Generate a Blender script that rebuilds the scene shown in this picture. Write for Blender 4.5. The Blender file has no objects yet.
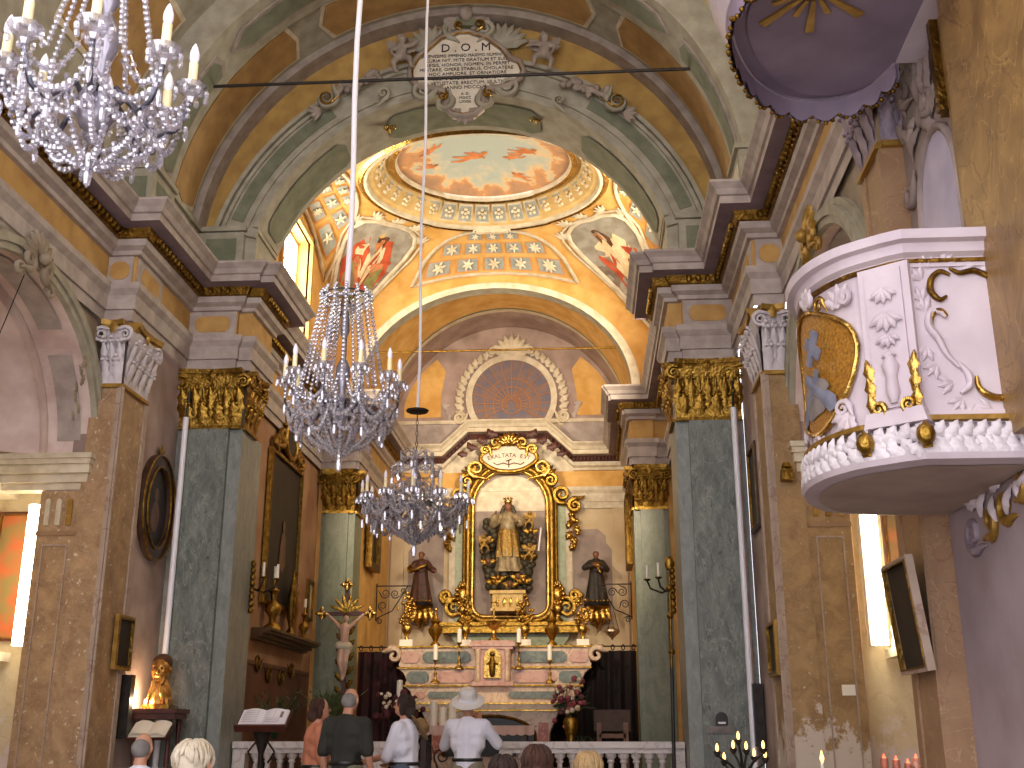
import bpy, math, random
from mathutils import Vector, Matrix
R=random.Random(7)
PI=math.pi
S_=bpy.context.scene
COL=S_.collection
# ---------------------------------------------------------------- camera
CAMX,CAMZ=1.70,1.30
F=1124.0; PITCH=math.radians(17.3424); YAW=math.radians(3.7898)
cam=bpy.data.cameras.new('camera'); co=bpy.data.objects.new('camera',cam); COL.objects.link(co)
cam.sensor_width=36; cam.lens=F/1024*36; cam.clip_end=100
co.location=(CAMX,0,CAMZ); co.rotation_euler=(PI/2+PITCH,0,YAW); S_.camera=co
_cf=(-math.sin(YAW)*math.cos(PITCH),math.cos(YAW)*math.cos(PITCH),math.sin(PITCH))
_cr=(math.cos(YAW),math.sin(YAW),0)
_cu=(math.sin(YAW)*math.sin(PITCH),-math.cos(YAW)*math.sin(PITCH),math.cos(PITCH))
def ray(x,y):
    a=(x-512)/F; b=(384-y)/F
    return [_cf[i]+a*_cr[i]+b*_cu[i] for i in range(3)]
def atY(x,y,Y):
    r=ray(x,y); k=Y/r[1]; return Vector((CAMX+r[0]*k,Y,CAMZ+r[2]*k))
def atX(x,y,X):
    r=ray(x,y); k=(X-CAMX)/r[0]; return Vector((X,r[1]*k,CAMZ+r[2]*k))
# ---------------------------------------------------------------- materials
def lin(h):
    h=h.lstrip('#'); o=[]
    for i in (0,2,4):
        c=int(h[i:i+2],16)/255; o.append(c/12.92 if c<=.04045 else ((c+.055)/1.055)**2.4)
    return (*o,1)
def newmat(n):
    m=bpy.data.materials.new(n); m.use_nodes=True; nt=m.node_tree; nt.nodes.clear()
    out=nt.nodes.new('ShaderNodeOutputMaterial'); b=nt.nodes.new('ShaderNodeBsdfPrincipled')
    nt.links.new(b.outputs[0],out.inputs[0]); return m,nt,b
def M(n,c1,c2=None,scale=6,rough=.7,bump=.0,metal=0,detail=5,bscale=None,lo=.35,hi=.65,coat=0,alpha=None):
    m,nt,b=newmat(n); b.inputs['Roughness'].default_value=rough; b.inputs['Metallic'].default_value=metal
    b.inputs['Base Color'].default_value=lin(c1); b.inputs['Coat Weight'].default_value=coat
    tc=nt.nodes.new('ShaderNodeTexCoord')
    if c2:
        no=nt.nodes.new('ShaderNodeTexNoise'); no.inputs['Scale'].default_value=scale; no.inputs['Detail'].default_value=detail
        cr=nt.nodes.new('ShaderNodeValToRGB'); cr.color_ramp.elements[0].position=lo; cr.color_ramp.elements[1].position=hi
        cr.color_ramp.elements[0].color=lin(c1); cr.color_ramp.elements[1].color=lin(c2)
        nt.links.new(tc.outputs['Object'],no.inputs[0]); nt.links.new(no.outputs[0],cr.inputs[0]); nt.links.new(cr.outputs[0],b.inputs['Base Color'])
    if bump:
        n2=nt.nodes.new('ShaderNodeTexNoise'); n2.inputs['Scale'].default_value=bscale or scale*4; n2.inputs['Detail'].default_value=4
        bp=nt.nodes.new('ShaderNodeBump'); bp.inputs['Strength'].default_value=bump; bp.inputs['Distance'].default_value=.03
        nt.links.new(tc.outputs['Object'],n2.inputs[0]); nt.links.new(n2.outputs[0],bp.inputs['Height']); nt.links.new(bp.outputs[0],b.inputs['Normal'])
    return m
def marble(n,base,base2,vein,scale=1.2,rough=.35,vein2=None,vw=.04,stretch=(1,1,1),peel=None,vs=.75,chip=None):
    m,nt,b=newmat(n); b.inputs['Roughness'].default_value=rough
    L=nt.links.new; N=nt.nodes.new
    tc=N('ShaderNodeTexCoord'); mp=N('ShaderNodeMapping'); mp.inputs['Scale'].default_value=stretch; mp.inputs['Rotation'].default_value=(.3,.5,.2)
    L(tc.outputs['Object'],mp.inputs[0])
    n1=N('ShaderNodeTexNoise'); n1.inputs['Scale'].default_value=scale*2; n1.inputs['Detail'].default_value=8; n1.inputs['Roughness'].default_value=.65; n1.inputs['Distortion'].default_value=.6
    L(mp.outputs[0],n1.inputs[0])
    c1=N('ShaderNodeValToRGB'); c1.color_ramp.elements[0].position=.32; c1.color_ramp.elements[1].position=.68
    c1.color_ramp.elements[0].color=lin(base); c1.color_ramp.elements[1].color=lin(base2); L(n1.outputs[0],c1.inputs[0])
    last=c1.outputs[0]
    for k,(v,sc) in enumerate([(vein,scale),(vein2,scale*1.7)]):
        if not v: continue
        n2=N('ShaderNodeTexNoise'); n2.inputs['Scale'].default_value=sc*1.3; n2.inputs['Detail'].default_value=6; n2.inputs['Distortion'].default_value=1.6
        L(mp.outputs[0],n2.inputs[0])
        s=N('ShaderNodeMath'); s.operation='SUBTRACT'; s.inputs[1].default_value=.5+.03*k; L(n2.outputs[0],s.inputs[0])
        a=N('ShaderNodeMath'); a.operation='ABSOLUTE'; L(s.outputs[0],a.inputs[0])
        mr=N('ShaderNodeMapRange'); mr.inputs['From Max'].default_value=vw; mr.inputs['To Min'].default_value=vs; mr.inputs['To Max'].default_value=0; L(a.outputs[0],mr.inputs[0])
        mx=N('ShaderNodeMix'); mx.data_type='RGBA'; L(mr.outputs[0],mx.inputs['Factor']); L(last,mx.inputs['A']); mx.inputs['B'].default_value=lin(v); last=mx.outputs['Result']
    if chip:   # small chips or flecks in the stone
        cc,csc,th=chip
        n4=N('ShaderNodeTexNoise'); n4.inputs['Scale'].default_value=csc; n4.inputs['Detail'].default_value=3; n4.inputs['Distortion'].default_value=.4; L(mp.outputs[0],n4.inputs[0])
        c4=N('ShaderNodeMapRange'); c4.inputs['From Min'].default_value=th; c4.inputs['From Max'].default_value=th+.03; c4.inputs['To Max'].default_value=.75; L(n4.outputs[0],c4.inputs[0])
        mx=N('ShaderNodeMix'); mx.data_type='RGBA'; L(c4.outputs[0],mx.inputs['Factor']); L(last,mx.inputs['A']); mx.inputs['B'].default_value=lin(cc); last=mx.outputs['Result']
    if peel:   # flaked whitewash patches low on the wall: height and noise
        pc,ztop,zr=peel
        sx=N('ShaderNodeSeparateXYZ'); L(tc.outputs['Object'],sx.inputs[0])
        z=N('ShaderNodeMapRange'); z.inputs['From Min'].default_value=ztop-zr; z.inputs['From Max'].default_value=ztop; z.inputs['To Min'].default_value=.16; z.inputs['To Max'].default_value=-.25; L(sx.outputs[2],z.inputs[0])
        n3=N('ShaderNodeTexNoise'); n3.inputs['Scale'].default_value=3.5; n3.inputs['Detail'].default_value=8; n3.inputs['Roughness'].default_value=.7; L(tc.outputs['Object'],n3.inputs[0])
        ad=N('ShaderNodeMath'); ad.operation='ADD'; L(z.outputs[0],ad.inputs[0]); L(n3.outputs[0],ad.inputs[1])
        st=N('ShaderNodeMapRange'); st.inputs['From Min'].default_value=.52; st.inputs['From Max'].default_value=.57; L(ad.outputs[0],st.inputs[0])
        mx=N('ShaderNodeMix'); mx.data_type='RGBA'; L(st.outputs[0],mx.inputs['Factor']); L(last,mx.inputs['A']); mx.inputs['B'].default_value=lin(pc); last=mx.outputs['Result']
    L(last,b.inputs['Base Color']); return m
def emit(n,c,s):
    m=bpy.data.materials.new(n); m.use_nodes=True; nt=m.node_tree; nt.nodes.clear()
    o=nt.nodes.new('ShaderNodeOutputMaterial'); e=nt.nodes.new('ShaderNodeEmission'); e.inputs[0].default_value=lin(c); e.inputs[1].default_value=s
    nt.links.new(e.outputs[0],o.inputs[0]); return m
def crystal(n):
    m=bpy.data.materials.new(n); m.use_nodes=True; nt=m.node_tree; nt.nodes.clear(); N=nt.nodes.new; L=nt.links.new
    o=N('ShaderNodeOutputMaterial'); t=N('ShaderNodeBsdfTransparent'); g=N('ShaderNodeBsdfGlossy'); d=N('ShaderNodeBsdfDiffuse')
    g.inputs['Roughness'].default_value=.02; g.inputs[0].default_value=(.74,.73,.77,1); d.inputs[0].default_value=(.62,.60,.64,1); t.inputs[0].default_value=(.97,.96,.98,1)
    geo=N('ShaderNodeNewGeometry'); wn=N('ShaderNodeTexWhiteNoise'); wn.noise_dimensions='3D'; sn=N('ShaderNodeVectorMath'); sn.operation='SNAP'; sn.inputs[1].default_value=(.013,.013,.013)
    L(geo.outputs['Position'],sn.inputs[0]); L(sn.outputs[0],wn.inputs[0])
    mr=N('ShaderNodeMapRange'); mr.inputs['To Min'].default_value=.05; mr.inputs['To Max'].default_value=.5; L(wn.outputs[0],mr.inputs[0])
    a=N('ShaderNodeMixShader'); L(mr.outputs[0],a.inputs[0]); L(g.outputs[0],a.inputs[1]); L(d.outputs[0],a.inputs[2])
    bm=N('ShaderNodeMixShader'); bm.inputs[0].default_value=.5; L(t.outputs[0],bm.inputs[1]); L(a.outputs[0],bm.inputs[2]); L(bm.outputs[0],o.inputs[0]); return m
MT={}
MT['lilac']=M('lilac grey painted stucco','#b7aaa1','#9f9188',5,.6,.15,bscale=30)
MT['lilac2']=M('brown grey stucco mouldings','#a5988a','#8c7d72',5,.65,.15,bscale=30)
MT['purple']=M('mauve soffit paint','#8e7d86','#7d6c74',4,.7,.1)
MT['ochre']=M('ochre yellow wall paint','#c39a58','#ad8346',3.5,.75,.1,bscale=40)
MT['amber']=M('warm amber wall paint','#deb066','#c99648',3,.75,.08,bscale=40)
MT['wall']=M('grey beige old plaster','#a2937f','#85755f',2.5,.8,.15,bscale=14)
MT['wallrose']=M('rose grey plaster','#b09a90','#927c72',2.2,.8,.15,bscale=14)
MT['lavwall']=M('mauve grey plaster','#a8989c','#8f7d80',1.6,.8,.2,bscale=9)
MT['greengrey']=M('grey green stucco','#ada793','#97907c',5,.7,.1,bscale=30)
MT['greenpan']=M('sage green painted panel','#7f826a','#6b6e58',5,.75,.1,bscale=40)
MT['brownpan']=M('brown ochre vault paint','#b38d54','#9b7644',4,.75,.1,bscale=40)
MT['tanpan']=M('olive ochre tympanum paint','#b8954e','#a07c40',4,.75,.1,bscale=40)
MT['cream']=M('cream moulding','#dcd0b6','#c2b396',6,.6,.1)
MT['white']=M('white stucco','#ddd6d8','#c3b9bd',6,.6,.25,bscale=25)
MT['gold']=M('burnished gold leaf','#bf9745','#826326',14,.32,.5,1,bscale=30)
MT['golddk']=M('dull gilding','#93702f','#664a1c',14,.4,.5,1,bscale=30)
MT['goldlt']=M('bright gilding','#d9b463','#a68038',14,.27,.3,1,bscale=30)
MT['gmarble']=marble('dark green marble','#545a54','#878c82','#a6aa9e',1.7,.42,'#474d46',.02,(1.8,1.8,.8),None,.5,('#3f4540',11,.66))
MT['gmarble2']=marble('pale grey green marble','#727670','#90948c','#a6a9a0',2.4,.4,None,.016,(1.6,1.6,.7),None,.4)
MT['gmarbleB']=marble('olive green marble','#656d57','#868b72','#9a9c84',2.2,.4,'#566049',.016,(1.6,1.6,.7),None,.45)
MT['omarble']=marble('ochre marble','#86683f','#b08f5e','#8a5038',2.2,.5,'#bfa27a',.008,peel=('#cdbfae',2.1,1.1),vs=.5,chip=('#cfbfa4',17,.69))
MT['omarbleL']=marble('ochre marble with small chips','#8c6c4c','#b9986f','#8f5a42',2.2,.5,'#d0bca0',.008,vs=.6,chip=('#dccdb6',17,.655))
MT['omarbleN']=marble('brown ochre marble','#6d5230','#a37f4a','#5f3f26',1.0,.45,'#b8955c',.012,vs=.6)
MT['omarble2']=marble('red brown marble','#8a6a4c','#a2805e','#7e4a36',1.4,.5,'#bfa283',.01,vs=.5)
MT['olilac']=marble('pale rose marble','#a08a78','#b8a390','#8c6a58',1.4,.45,None,.02)
MT['bluecoffer']=M('blue grey coffer ground','#a9a89c','#959a94',8,.8)
MT['flower']=M('pale plaster flowers','#efe3c8','#d8c6a0',8,.7)
MT['orange']=M('peach orange paint','#d99a56','#c78645',6,.8)
MT['dark']=M('black lacquer','#181512',None,rough=.4)
MT['iron']=M('wrought iron','#2a2522','#3a332d',10,.5,0,.6)
MT['wood']=M('dark brown wood','#4a3020','#38231a',8,.5)
MT['woodred']=M('red brown wood','#5a2c1e','#42201a',8,.45)
MT['floor']=M('worn stone floor','#8d8074','#6f635a',2,.5,.05)
MT['skin']=M('skin','#c89478','#b98468',8,.6)
MT['glass']=crystal('cut crystal')
MT['wax']=M('ivory candle wax','#efe2b4','#e0cf98',8,.5)
MT['bulb']=M('frosted glass bulb','#e9e4ea',None,rough=.25)
MT['candle']=M('cream wax','#efe6d2',None,rough=.5)
MT['rope']=M('white cord','#e6e2e6',None,rough=.8)
# ---------------------------------------------------------------- mesh helper
ORG={}
class MB:
    def __init__(s): s.v=[]; s.f=[]; s.mi=[]; s.k=0
    def add(s,vs,fs):
        o=len(s.v); s.v+= [Vector(p) for p in vs]
        for f in fs: s.f.append([i+o for i in f]); s.mi.append(s.k)
        return s
    def box(s,x0,x1,y0,y1,z0,z1):
        p=[(x,y,z) for z in (z0,z1) for y in (y0,y1) for x in (x0,x1)]
        return s.add(p,[(0,2,3,1),(4,5,7,6),(0,1,5,4),(2,6,7,3),(0,4,6,2),(1,3,7,5)])
    def grid(s,fn,nu,nv,wu=False,wv=False):
        ru=nu if wu else nu+1; rv=nv if wv else nv+1
        vs=[fn(i/nu,j/nv) for j in range(rv) for i in range(ru)]
        fs=[(j*ru+i,j*ru+(i+1)%ru,((j+1)%rv)*ru+(i+1)%ru,((j+1)%rv)*ru+i) for j in range(nv) for i in range(nu)]
        return s.add(vs,fs)
    def lathe(s,prof,c=(0,0,0),n=12,sx=1,sy=1,axis=None):
        c=Vector(c); Mx=Matrix.Identity(3)
        if axis is not None: Mx=Vector((0,0,1)).rotation_difference(Vector(axis)).to_matrix()
        vs=[c+Mx@Vector((r*sx*math.cos(2*PI*i/n),r*sy*math.sin(2*PI*i/n),z)) for r,z in prof for i in range(n)]
        m=len(prof)
        fs=[(j*n+i,j*n+(i+1)%n,(j+1)*n+(i+1)%n,(j+1)*n+i) for j in range(m-1) for i in range(n)]
        fs+=[tuple(range(n-1,-1,-1)),tuple((m-1)*n+i for i in range(n))]
        return s.add(vs,fs)
    def tube(s,pts,r,n=6,closed=False,flat=1.0,up=None):
        pts=[Vector(p) for p in pts]; m=len(pts)
        rs=r if isinstance(r,(list,tuple)) else [r]*m
        T=[]
        for i in range(m):
            a=pts[i-1] if (i>0 or closed) else pts[0]; b=pts[(i+1)%m] if (i<m-1 or closed) else pts[-1]
            t=b-a; T.append(t.normalized() if t.length>1e-9 else Vector((0,0,1)))
        u=Vector(up) if up else (Vector((0,0,1)) if abs(T[0].z)<.9 else Vector((1,0,0)))
        vs=[]
        for i in range(m):
            u=u-T[i]*u.dot(T[i]); u=u.normalized() if u.length>1e-6 else T[i].orthogonal().normalized()
            w=T[i].cross(u)
            for k in range(n):
                a=2*PI*k/n; vs.append(pts[i]+(w*math.cos(a)+u*math.sin(a)*flat)*rs[i])
        q=m if closed else m-1
        fs=[(j*n+k,j*n+(k+1)%n,((j+1)%m)*n+(k+1)%n,((j+1)%m)*n+k) for j in range(q) for k in range(n)]
        if not closed: fs+=[tuple(range(n-1,-1,-1)),tuple((m-1)*n+k for k in range(n))]
        return s.add(vs,fs)
    def blob(s,c,r,n=8,m=6,Mx=None):
        c=Vector(c); r=(r,r,r) if not isinstance(r,(tuple,list)) else r
        vs=[];
        for j in range(1,m):
            t=PI*j/m
            for i in range(n):
                a=2*PI*i/n; p=Vector((r[0]*math.sin(t)*math.cos(a),r[1]*math.sin(t)*math.sin(a),r[2]*math.cos(t)))
                vs.append(c+(Mx@p if Mx else p))
        top=Vector((0,0,r[2])); vs.append(c+(Mx@top if Mx else top)); vs.append(c-(Mx@top if Mx else top)); k=len(vs)
        fs=[(j*n+i,j*n+(i+1)%n,(j+1)*n+(i+1)%n,(j+1)*n+i) for j in range(m-2) for i in range(n)]
        fs=[f[::-1] for f in fs]
        fs+=[(k-2,i,(i+1)%n) for i in range(n)]+[(k-1,(m-2)*n+(i+1)%n,(m-2)*n+i) for i in range(n)]
        return s.add(vs,fs)
    def prism(s,poly,fr,d0,d1):
        n=len(poly); vs=[fr(a,b,d0) for a,b in poly]+[fr(a,b,d1) for a,b in poly]
        return s.add(vs,[tuple(range(n-1,-1,-1)),tuple(range(n,2*n))]+[(i,(i+1)%n,n+(i+1)%n,n+i) for i in range(n)])
    def ringprism(s,po,pi,fr,d0,d1):
        n=len(po); vs=[fr(*p,d) for d in (d0,d1) for p in po]+[fr(*p,d) for d in (d0,d1) for p in pi]; f=[]
        for i in range(n):
            j=(i+1)%n; f+=[(n+i,n+j,3*n+j,3*n+i),(i,j,n+j,n+i),(2*n+j,2*n+i,3*n+i,3*n+j),(j,i,2*n+i,2*n+j)]
        return s.add(vs,f)
    def build(s,name,mats,parent=None,smooth=40,loc=None,weld=False):
        o_=Vector((0,0,0))
        if parent is not None:
            q=parent
            while q is not None:
                if q.name in ORG: o_=ORG[q.name]
                q=q.parent
        elif loc is not None: o_=Vector(loc)
        me=bpy.data.meshes.new(name); me.from_pydata([tuple(p-o_) for p in s.v],[],s.f)
        for m in (mats if isinstance(mats,(list,tuple)) else [mats]): me.materials.append(MT[m] if isinstance(m,str) else m)
        if any(s.mi): me.polygons.foreach_set('material_index',s.mi)
        if smooth:
            me.polygons.foreach_set('use_smooth',[True]*len(me.polygons)); me.set_sharp_from_angle(angle=math.radians(smooth))
        ob=bpy.data.objects.new(name,me); COL.objects.link(ob)
        if parent is not None:
            ob.parent=parent
            if name in ('pink_flowers','white_flowers','red_flowers','blossoms','cloud','flowers'): ob['kind']='stuff'
        elif loc is not None: ob.location=loc; ORG[ob.name]=Vector(loc)
        return ob
def tag(o,label=None,cat=None,group=None,kind=None):
    if label: o['label']=label
    if cat: o['category']=cat
    if group: o['group']=group
    if kind: o['kind']=kind
    return o
def thing(name,label,cat,loc=(0,0,0),group=None):
    o=bpy.data.objects.new(name,None); COL.objects.link(o); o.location=loc; o.empty_display_size=.1
    ORG[o.name]=Vector(loc); return tag(o,label,cat,group)
def struct(mb,name,mats,smooth=40): return tag(mb.build(name,mats,None,smooth),kind='structure')
def dup(root,loc=None,rotz=None,label=None,group=None):
    r=root.copy(); COL.objects.link(r)
    if loc is not None: r.location=loc
    if rotz is not None: r.rotation_euler=(0,0,rotz)
    if label: r['label']=label
    if group: r['group']=group
    for ch in list(root.children):
        c=ch.copy(); COL.objects.link(c); c.parent=r
        for g in list(ch.children):
            d=g.copy(); COL.objects.link(d); d.parent=c
    return r
def frm(o,x,y,rot=0):
    o=Vector(o); x=Vector(x).normalized(); y=Vector(y).normalized(); n=x.cross(y)
    if rot: x,y=x*math.cos(rot)+y*math.sin(rot),y*math.cos(rot)-x*math.sin(rot)
    def f(a,b,d=0): return o+x*a+y*b+n*d
    f.n=n; f.x=x; f.y=y; f.o=o
    return f
def fF(o): return frm(o,(1,0,0),(0,0,1))      # wall facing the nave entrance (normal -Y)
def fL(o): return frm(o,(0,1,0),(0,0,1))      # left wall, normal +X
def fR(o): return frm(o,(0,-1,0),(0,0,1))     # right wall, normal -X
def lerp(a,b,t): return a+(b-a)*t
def arcpts(cx,cy,rx,ry,a0,a1,n): return [(cx+rx*math.cos(lerp(a0,a1,i/n)),cy+ry*math.sin(lerp(a0,a1,i/n))) for i in range(n+1)]
def octagon(w,h,c): return [(-w+c,-h),(w-c,-h),(w,-h+c),(w,h-c),(w-c,h),(-w+c,h),(-w,h-c),(-w,-h+c)]
def rect(w,h): return [(-w,-h),(w,-h),(w,h),(-w,h)]
def scroll(mb,fr,a,b,size,rot=0,hand=1,r=.03,turns=1.6,tail=1.3,d=.02):
    """a C/S scroll: spiral head with a tapering tail, lying on a wall frame"""
    pts=[];rs=[]
    n=int(14*turns)
    for i in range(n+1):
        t=i/n; an=t*turns*2*PI; rr=size*(.18+.82*t); pts.append((rr*math.cos(an),hand*rr*math.sin(an))); rs.append(r*(.5+.6*t))
    x0,y0=pts[-1]; an=turns*2*PI; tx,ty=-math.sin(an),hand*math.cos(an)
    for i in range(1,7):
        t=i/6; pts.append((x0+tx*size*tail*t+math.cos(an)*size*.35*t*t,y0+ty*size*tail*t+hand*math.sin(an)*size*.35*t*t)); rs.append(r*1.1*(1-.75*t))
    c,s=math.cos(rot),math.sin(rot)
    mb.tube([fr(a+x*c-y*s,b+x*s+y*c,d+r*.3) for x,y in pts],rs,6,up=tuple(fr.n))
def leaf(mb,fr,a,b,L,w,rot=0,bulge=.05,d=.0,lobes=4,curl=0):
    """an acanthus-like leaf on a wall frame, pointing along rot"""
    c,s=math.cos(rot),math.sin(rot)
    def fn(u,v):
        ww=w*(math.sin(PI*min(1,.12+.88*v))**.7)*(1-.35*abs(math.sin(PI*lobes*v)))
        x=(u-.5)*2*ww; y=v*L
        dd=d+bulge*(math.sin(PI*v)*.6+.4*v)*(1-.6*(2*u-1)**2)+curl*v*v
        return fr(a-y*s+x*c,b+y*c+x*s,dd)
    mb.grid(fn,4,lobes*4)
def sweep(mb,path,prof,sx=1,closed=False):
    """profile [(d,z,mat)] swept along plan path; d outwards to the right of travel"""
    n=len(path); offs=[]
    for i in range(n):
        def nrm(p,q): 
            t=Vector((q[0]-p[0],q[1]-p[1])).normalized(); return Vector((t.y,-t.x))
        if closed or 0<i<n-1:
            n1=nrm(path[i-1],path[i]); n2=nrm(path[i],path[(i+1)%n]); k=1+n1.dot(n2); offs.append((n1+n2)/max(k,.3))
        elif i==0: offs.append(nrm(path[0],path[1]))
        else: offs.append(nrm(path[-2],path[-1]))
    m=len(prof); q=n if closed else n-1
    for j in range(m-1):
        mb.k=prof[j][2]
        for i in range(q):
            i2=(i+1)%n; vs=[]
            for ii,pp in ((i,prof[j]),(i2,prof[j]),(i2,prof[j+1]),(i,prof[j+1])):
                p=path[ii]; vs.append((sx*(p[0]+offs[ii].x*pp[0]),p[1]+offs[ii].y*pp[0],pp[1]))
            mb.add(vs,[(0,1,2,3) if sx>0 else (3,2,1,0)])
    mb.k=0
# ================================================================ SETTING
MT['chapelwall']=M('rose white plaster','#e8d6cc','#c9aea4',2.4,.8,.15,bscale=12)
MT['chapelend']=marble('cream wall with damp patches','#c9b48c','#ddcba4','#b09470',1.5,.7,None,.02,peel=('#d8c8bc',2.1,1.2),vs=.3)
HW,HP,PY,PYB=4.10,3.75,14.40,15.35          # nave wall, pilaster face, chancel-arch front and back
PW=3.30; BY,BW,EY=20.5,2.60,24.5            # presbytery wall, back pilasters, chancel wall, east wall
ZC_=7.45
fl=MB().box(-7,7,-1,15.6,-.2,0); fl.box(-7,7,15.6,25,-.2,.3); struct(fl,'floor','floor')
# ---- entablature on both sides
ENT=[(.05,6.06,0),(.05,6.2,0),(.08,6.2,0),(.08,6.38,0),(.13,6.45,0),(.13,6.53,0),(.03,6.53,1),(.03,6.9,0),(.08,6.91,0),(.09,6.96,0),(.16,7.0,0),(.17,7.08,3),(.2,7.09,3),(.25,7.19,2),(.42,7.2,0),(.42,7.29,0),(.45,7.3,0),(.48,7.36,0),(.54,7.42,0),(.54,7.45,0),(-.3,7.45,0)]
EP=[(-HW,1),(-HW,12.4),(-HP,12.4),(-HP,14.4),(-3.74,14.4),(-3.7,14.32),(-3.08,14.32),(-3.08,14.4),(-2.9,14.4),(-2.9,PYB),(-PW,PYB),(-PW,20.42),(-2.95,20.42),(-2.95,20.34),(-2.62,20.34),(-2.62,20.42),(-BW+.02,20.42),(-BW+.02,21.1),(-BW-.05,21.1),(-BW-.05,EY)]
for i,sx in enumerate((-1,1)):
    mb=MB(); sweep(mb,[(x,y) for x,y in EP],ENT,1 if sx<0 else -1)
    mb.k=3
    for k in range(len(EP)-1):           # egg beads of the gilded band
        a=Vector(EP[k]); b=Vector(EP[k+1]); L=(b-a).length
        if a.y<7.5 and b.y<7: continue
        t=(b-a).normalized(); nn=Vector((t.y,-t.x)); st=.11; q=max(1,int(L/st))
        for j in range(q):
            p=a+t*((j+.5)*L/q)+nn*.24
            if p.y<7.5: continue
            x=p.x if sx<0 else -p.x
            mb.blob((x,p.y,7.14),(.04,.04,.055),6,4)
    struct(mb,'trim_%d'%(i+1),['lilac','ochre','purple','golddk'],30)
# east cornice: level ends and a raking middle over the altar
mb=MB()
def rake(x): return 0 if abs(x)>1.45 else min(.55,(1.45-abs(x))*.95)
xs=[-2.66,-1.45,-.88,.88,1.45,2.66]
for j in range(len(ENT)-1):
    if ENT[j][1]>7.44: continue
    mb.k=ENT[j][2]
    for a,b in zip(xs[:-1],xs[1:]):
        lo=lambda z,x: z+(rake(x) if z>6.9 else 0)
        (d0,z0,_),(d1,z1,_)=ENT[j],ENT[j+1]
        mb.add([(a,EY-d0,lo(z0,a)),(b,EY-d0,lo(z0,b)),(b,EY-d1,lo(z1,b)),(a,EY-d1,lo(z1,a))],[(0,1,2,3)])
mb.k=3
for sx in (-1,1):
    for j in range(22):
        x=sx*(.9+j*.08); mb.blob((x,EY-.24,7.14+rake(x)),(.032,.04,.05),6,4)
struct(mb,'trim_3',['cream','amber','lilac','woodred'],30)
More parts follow.
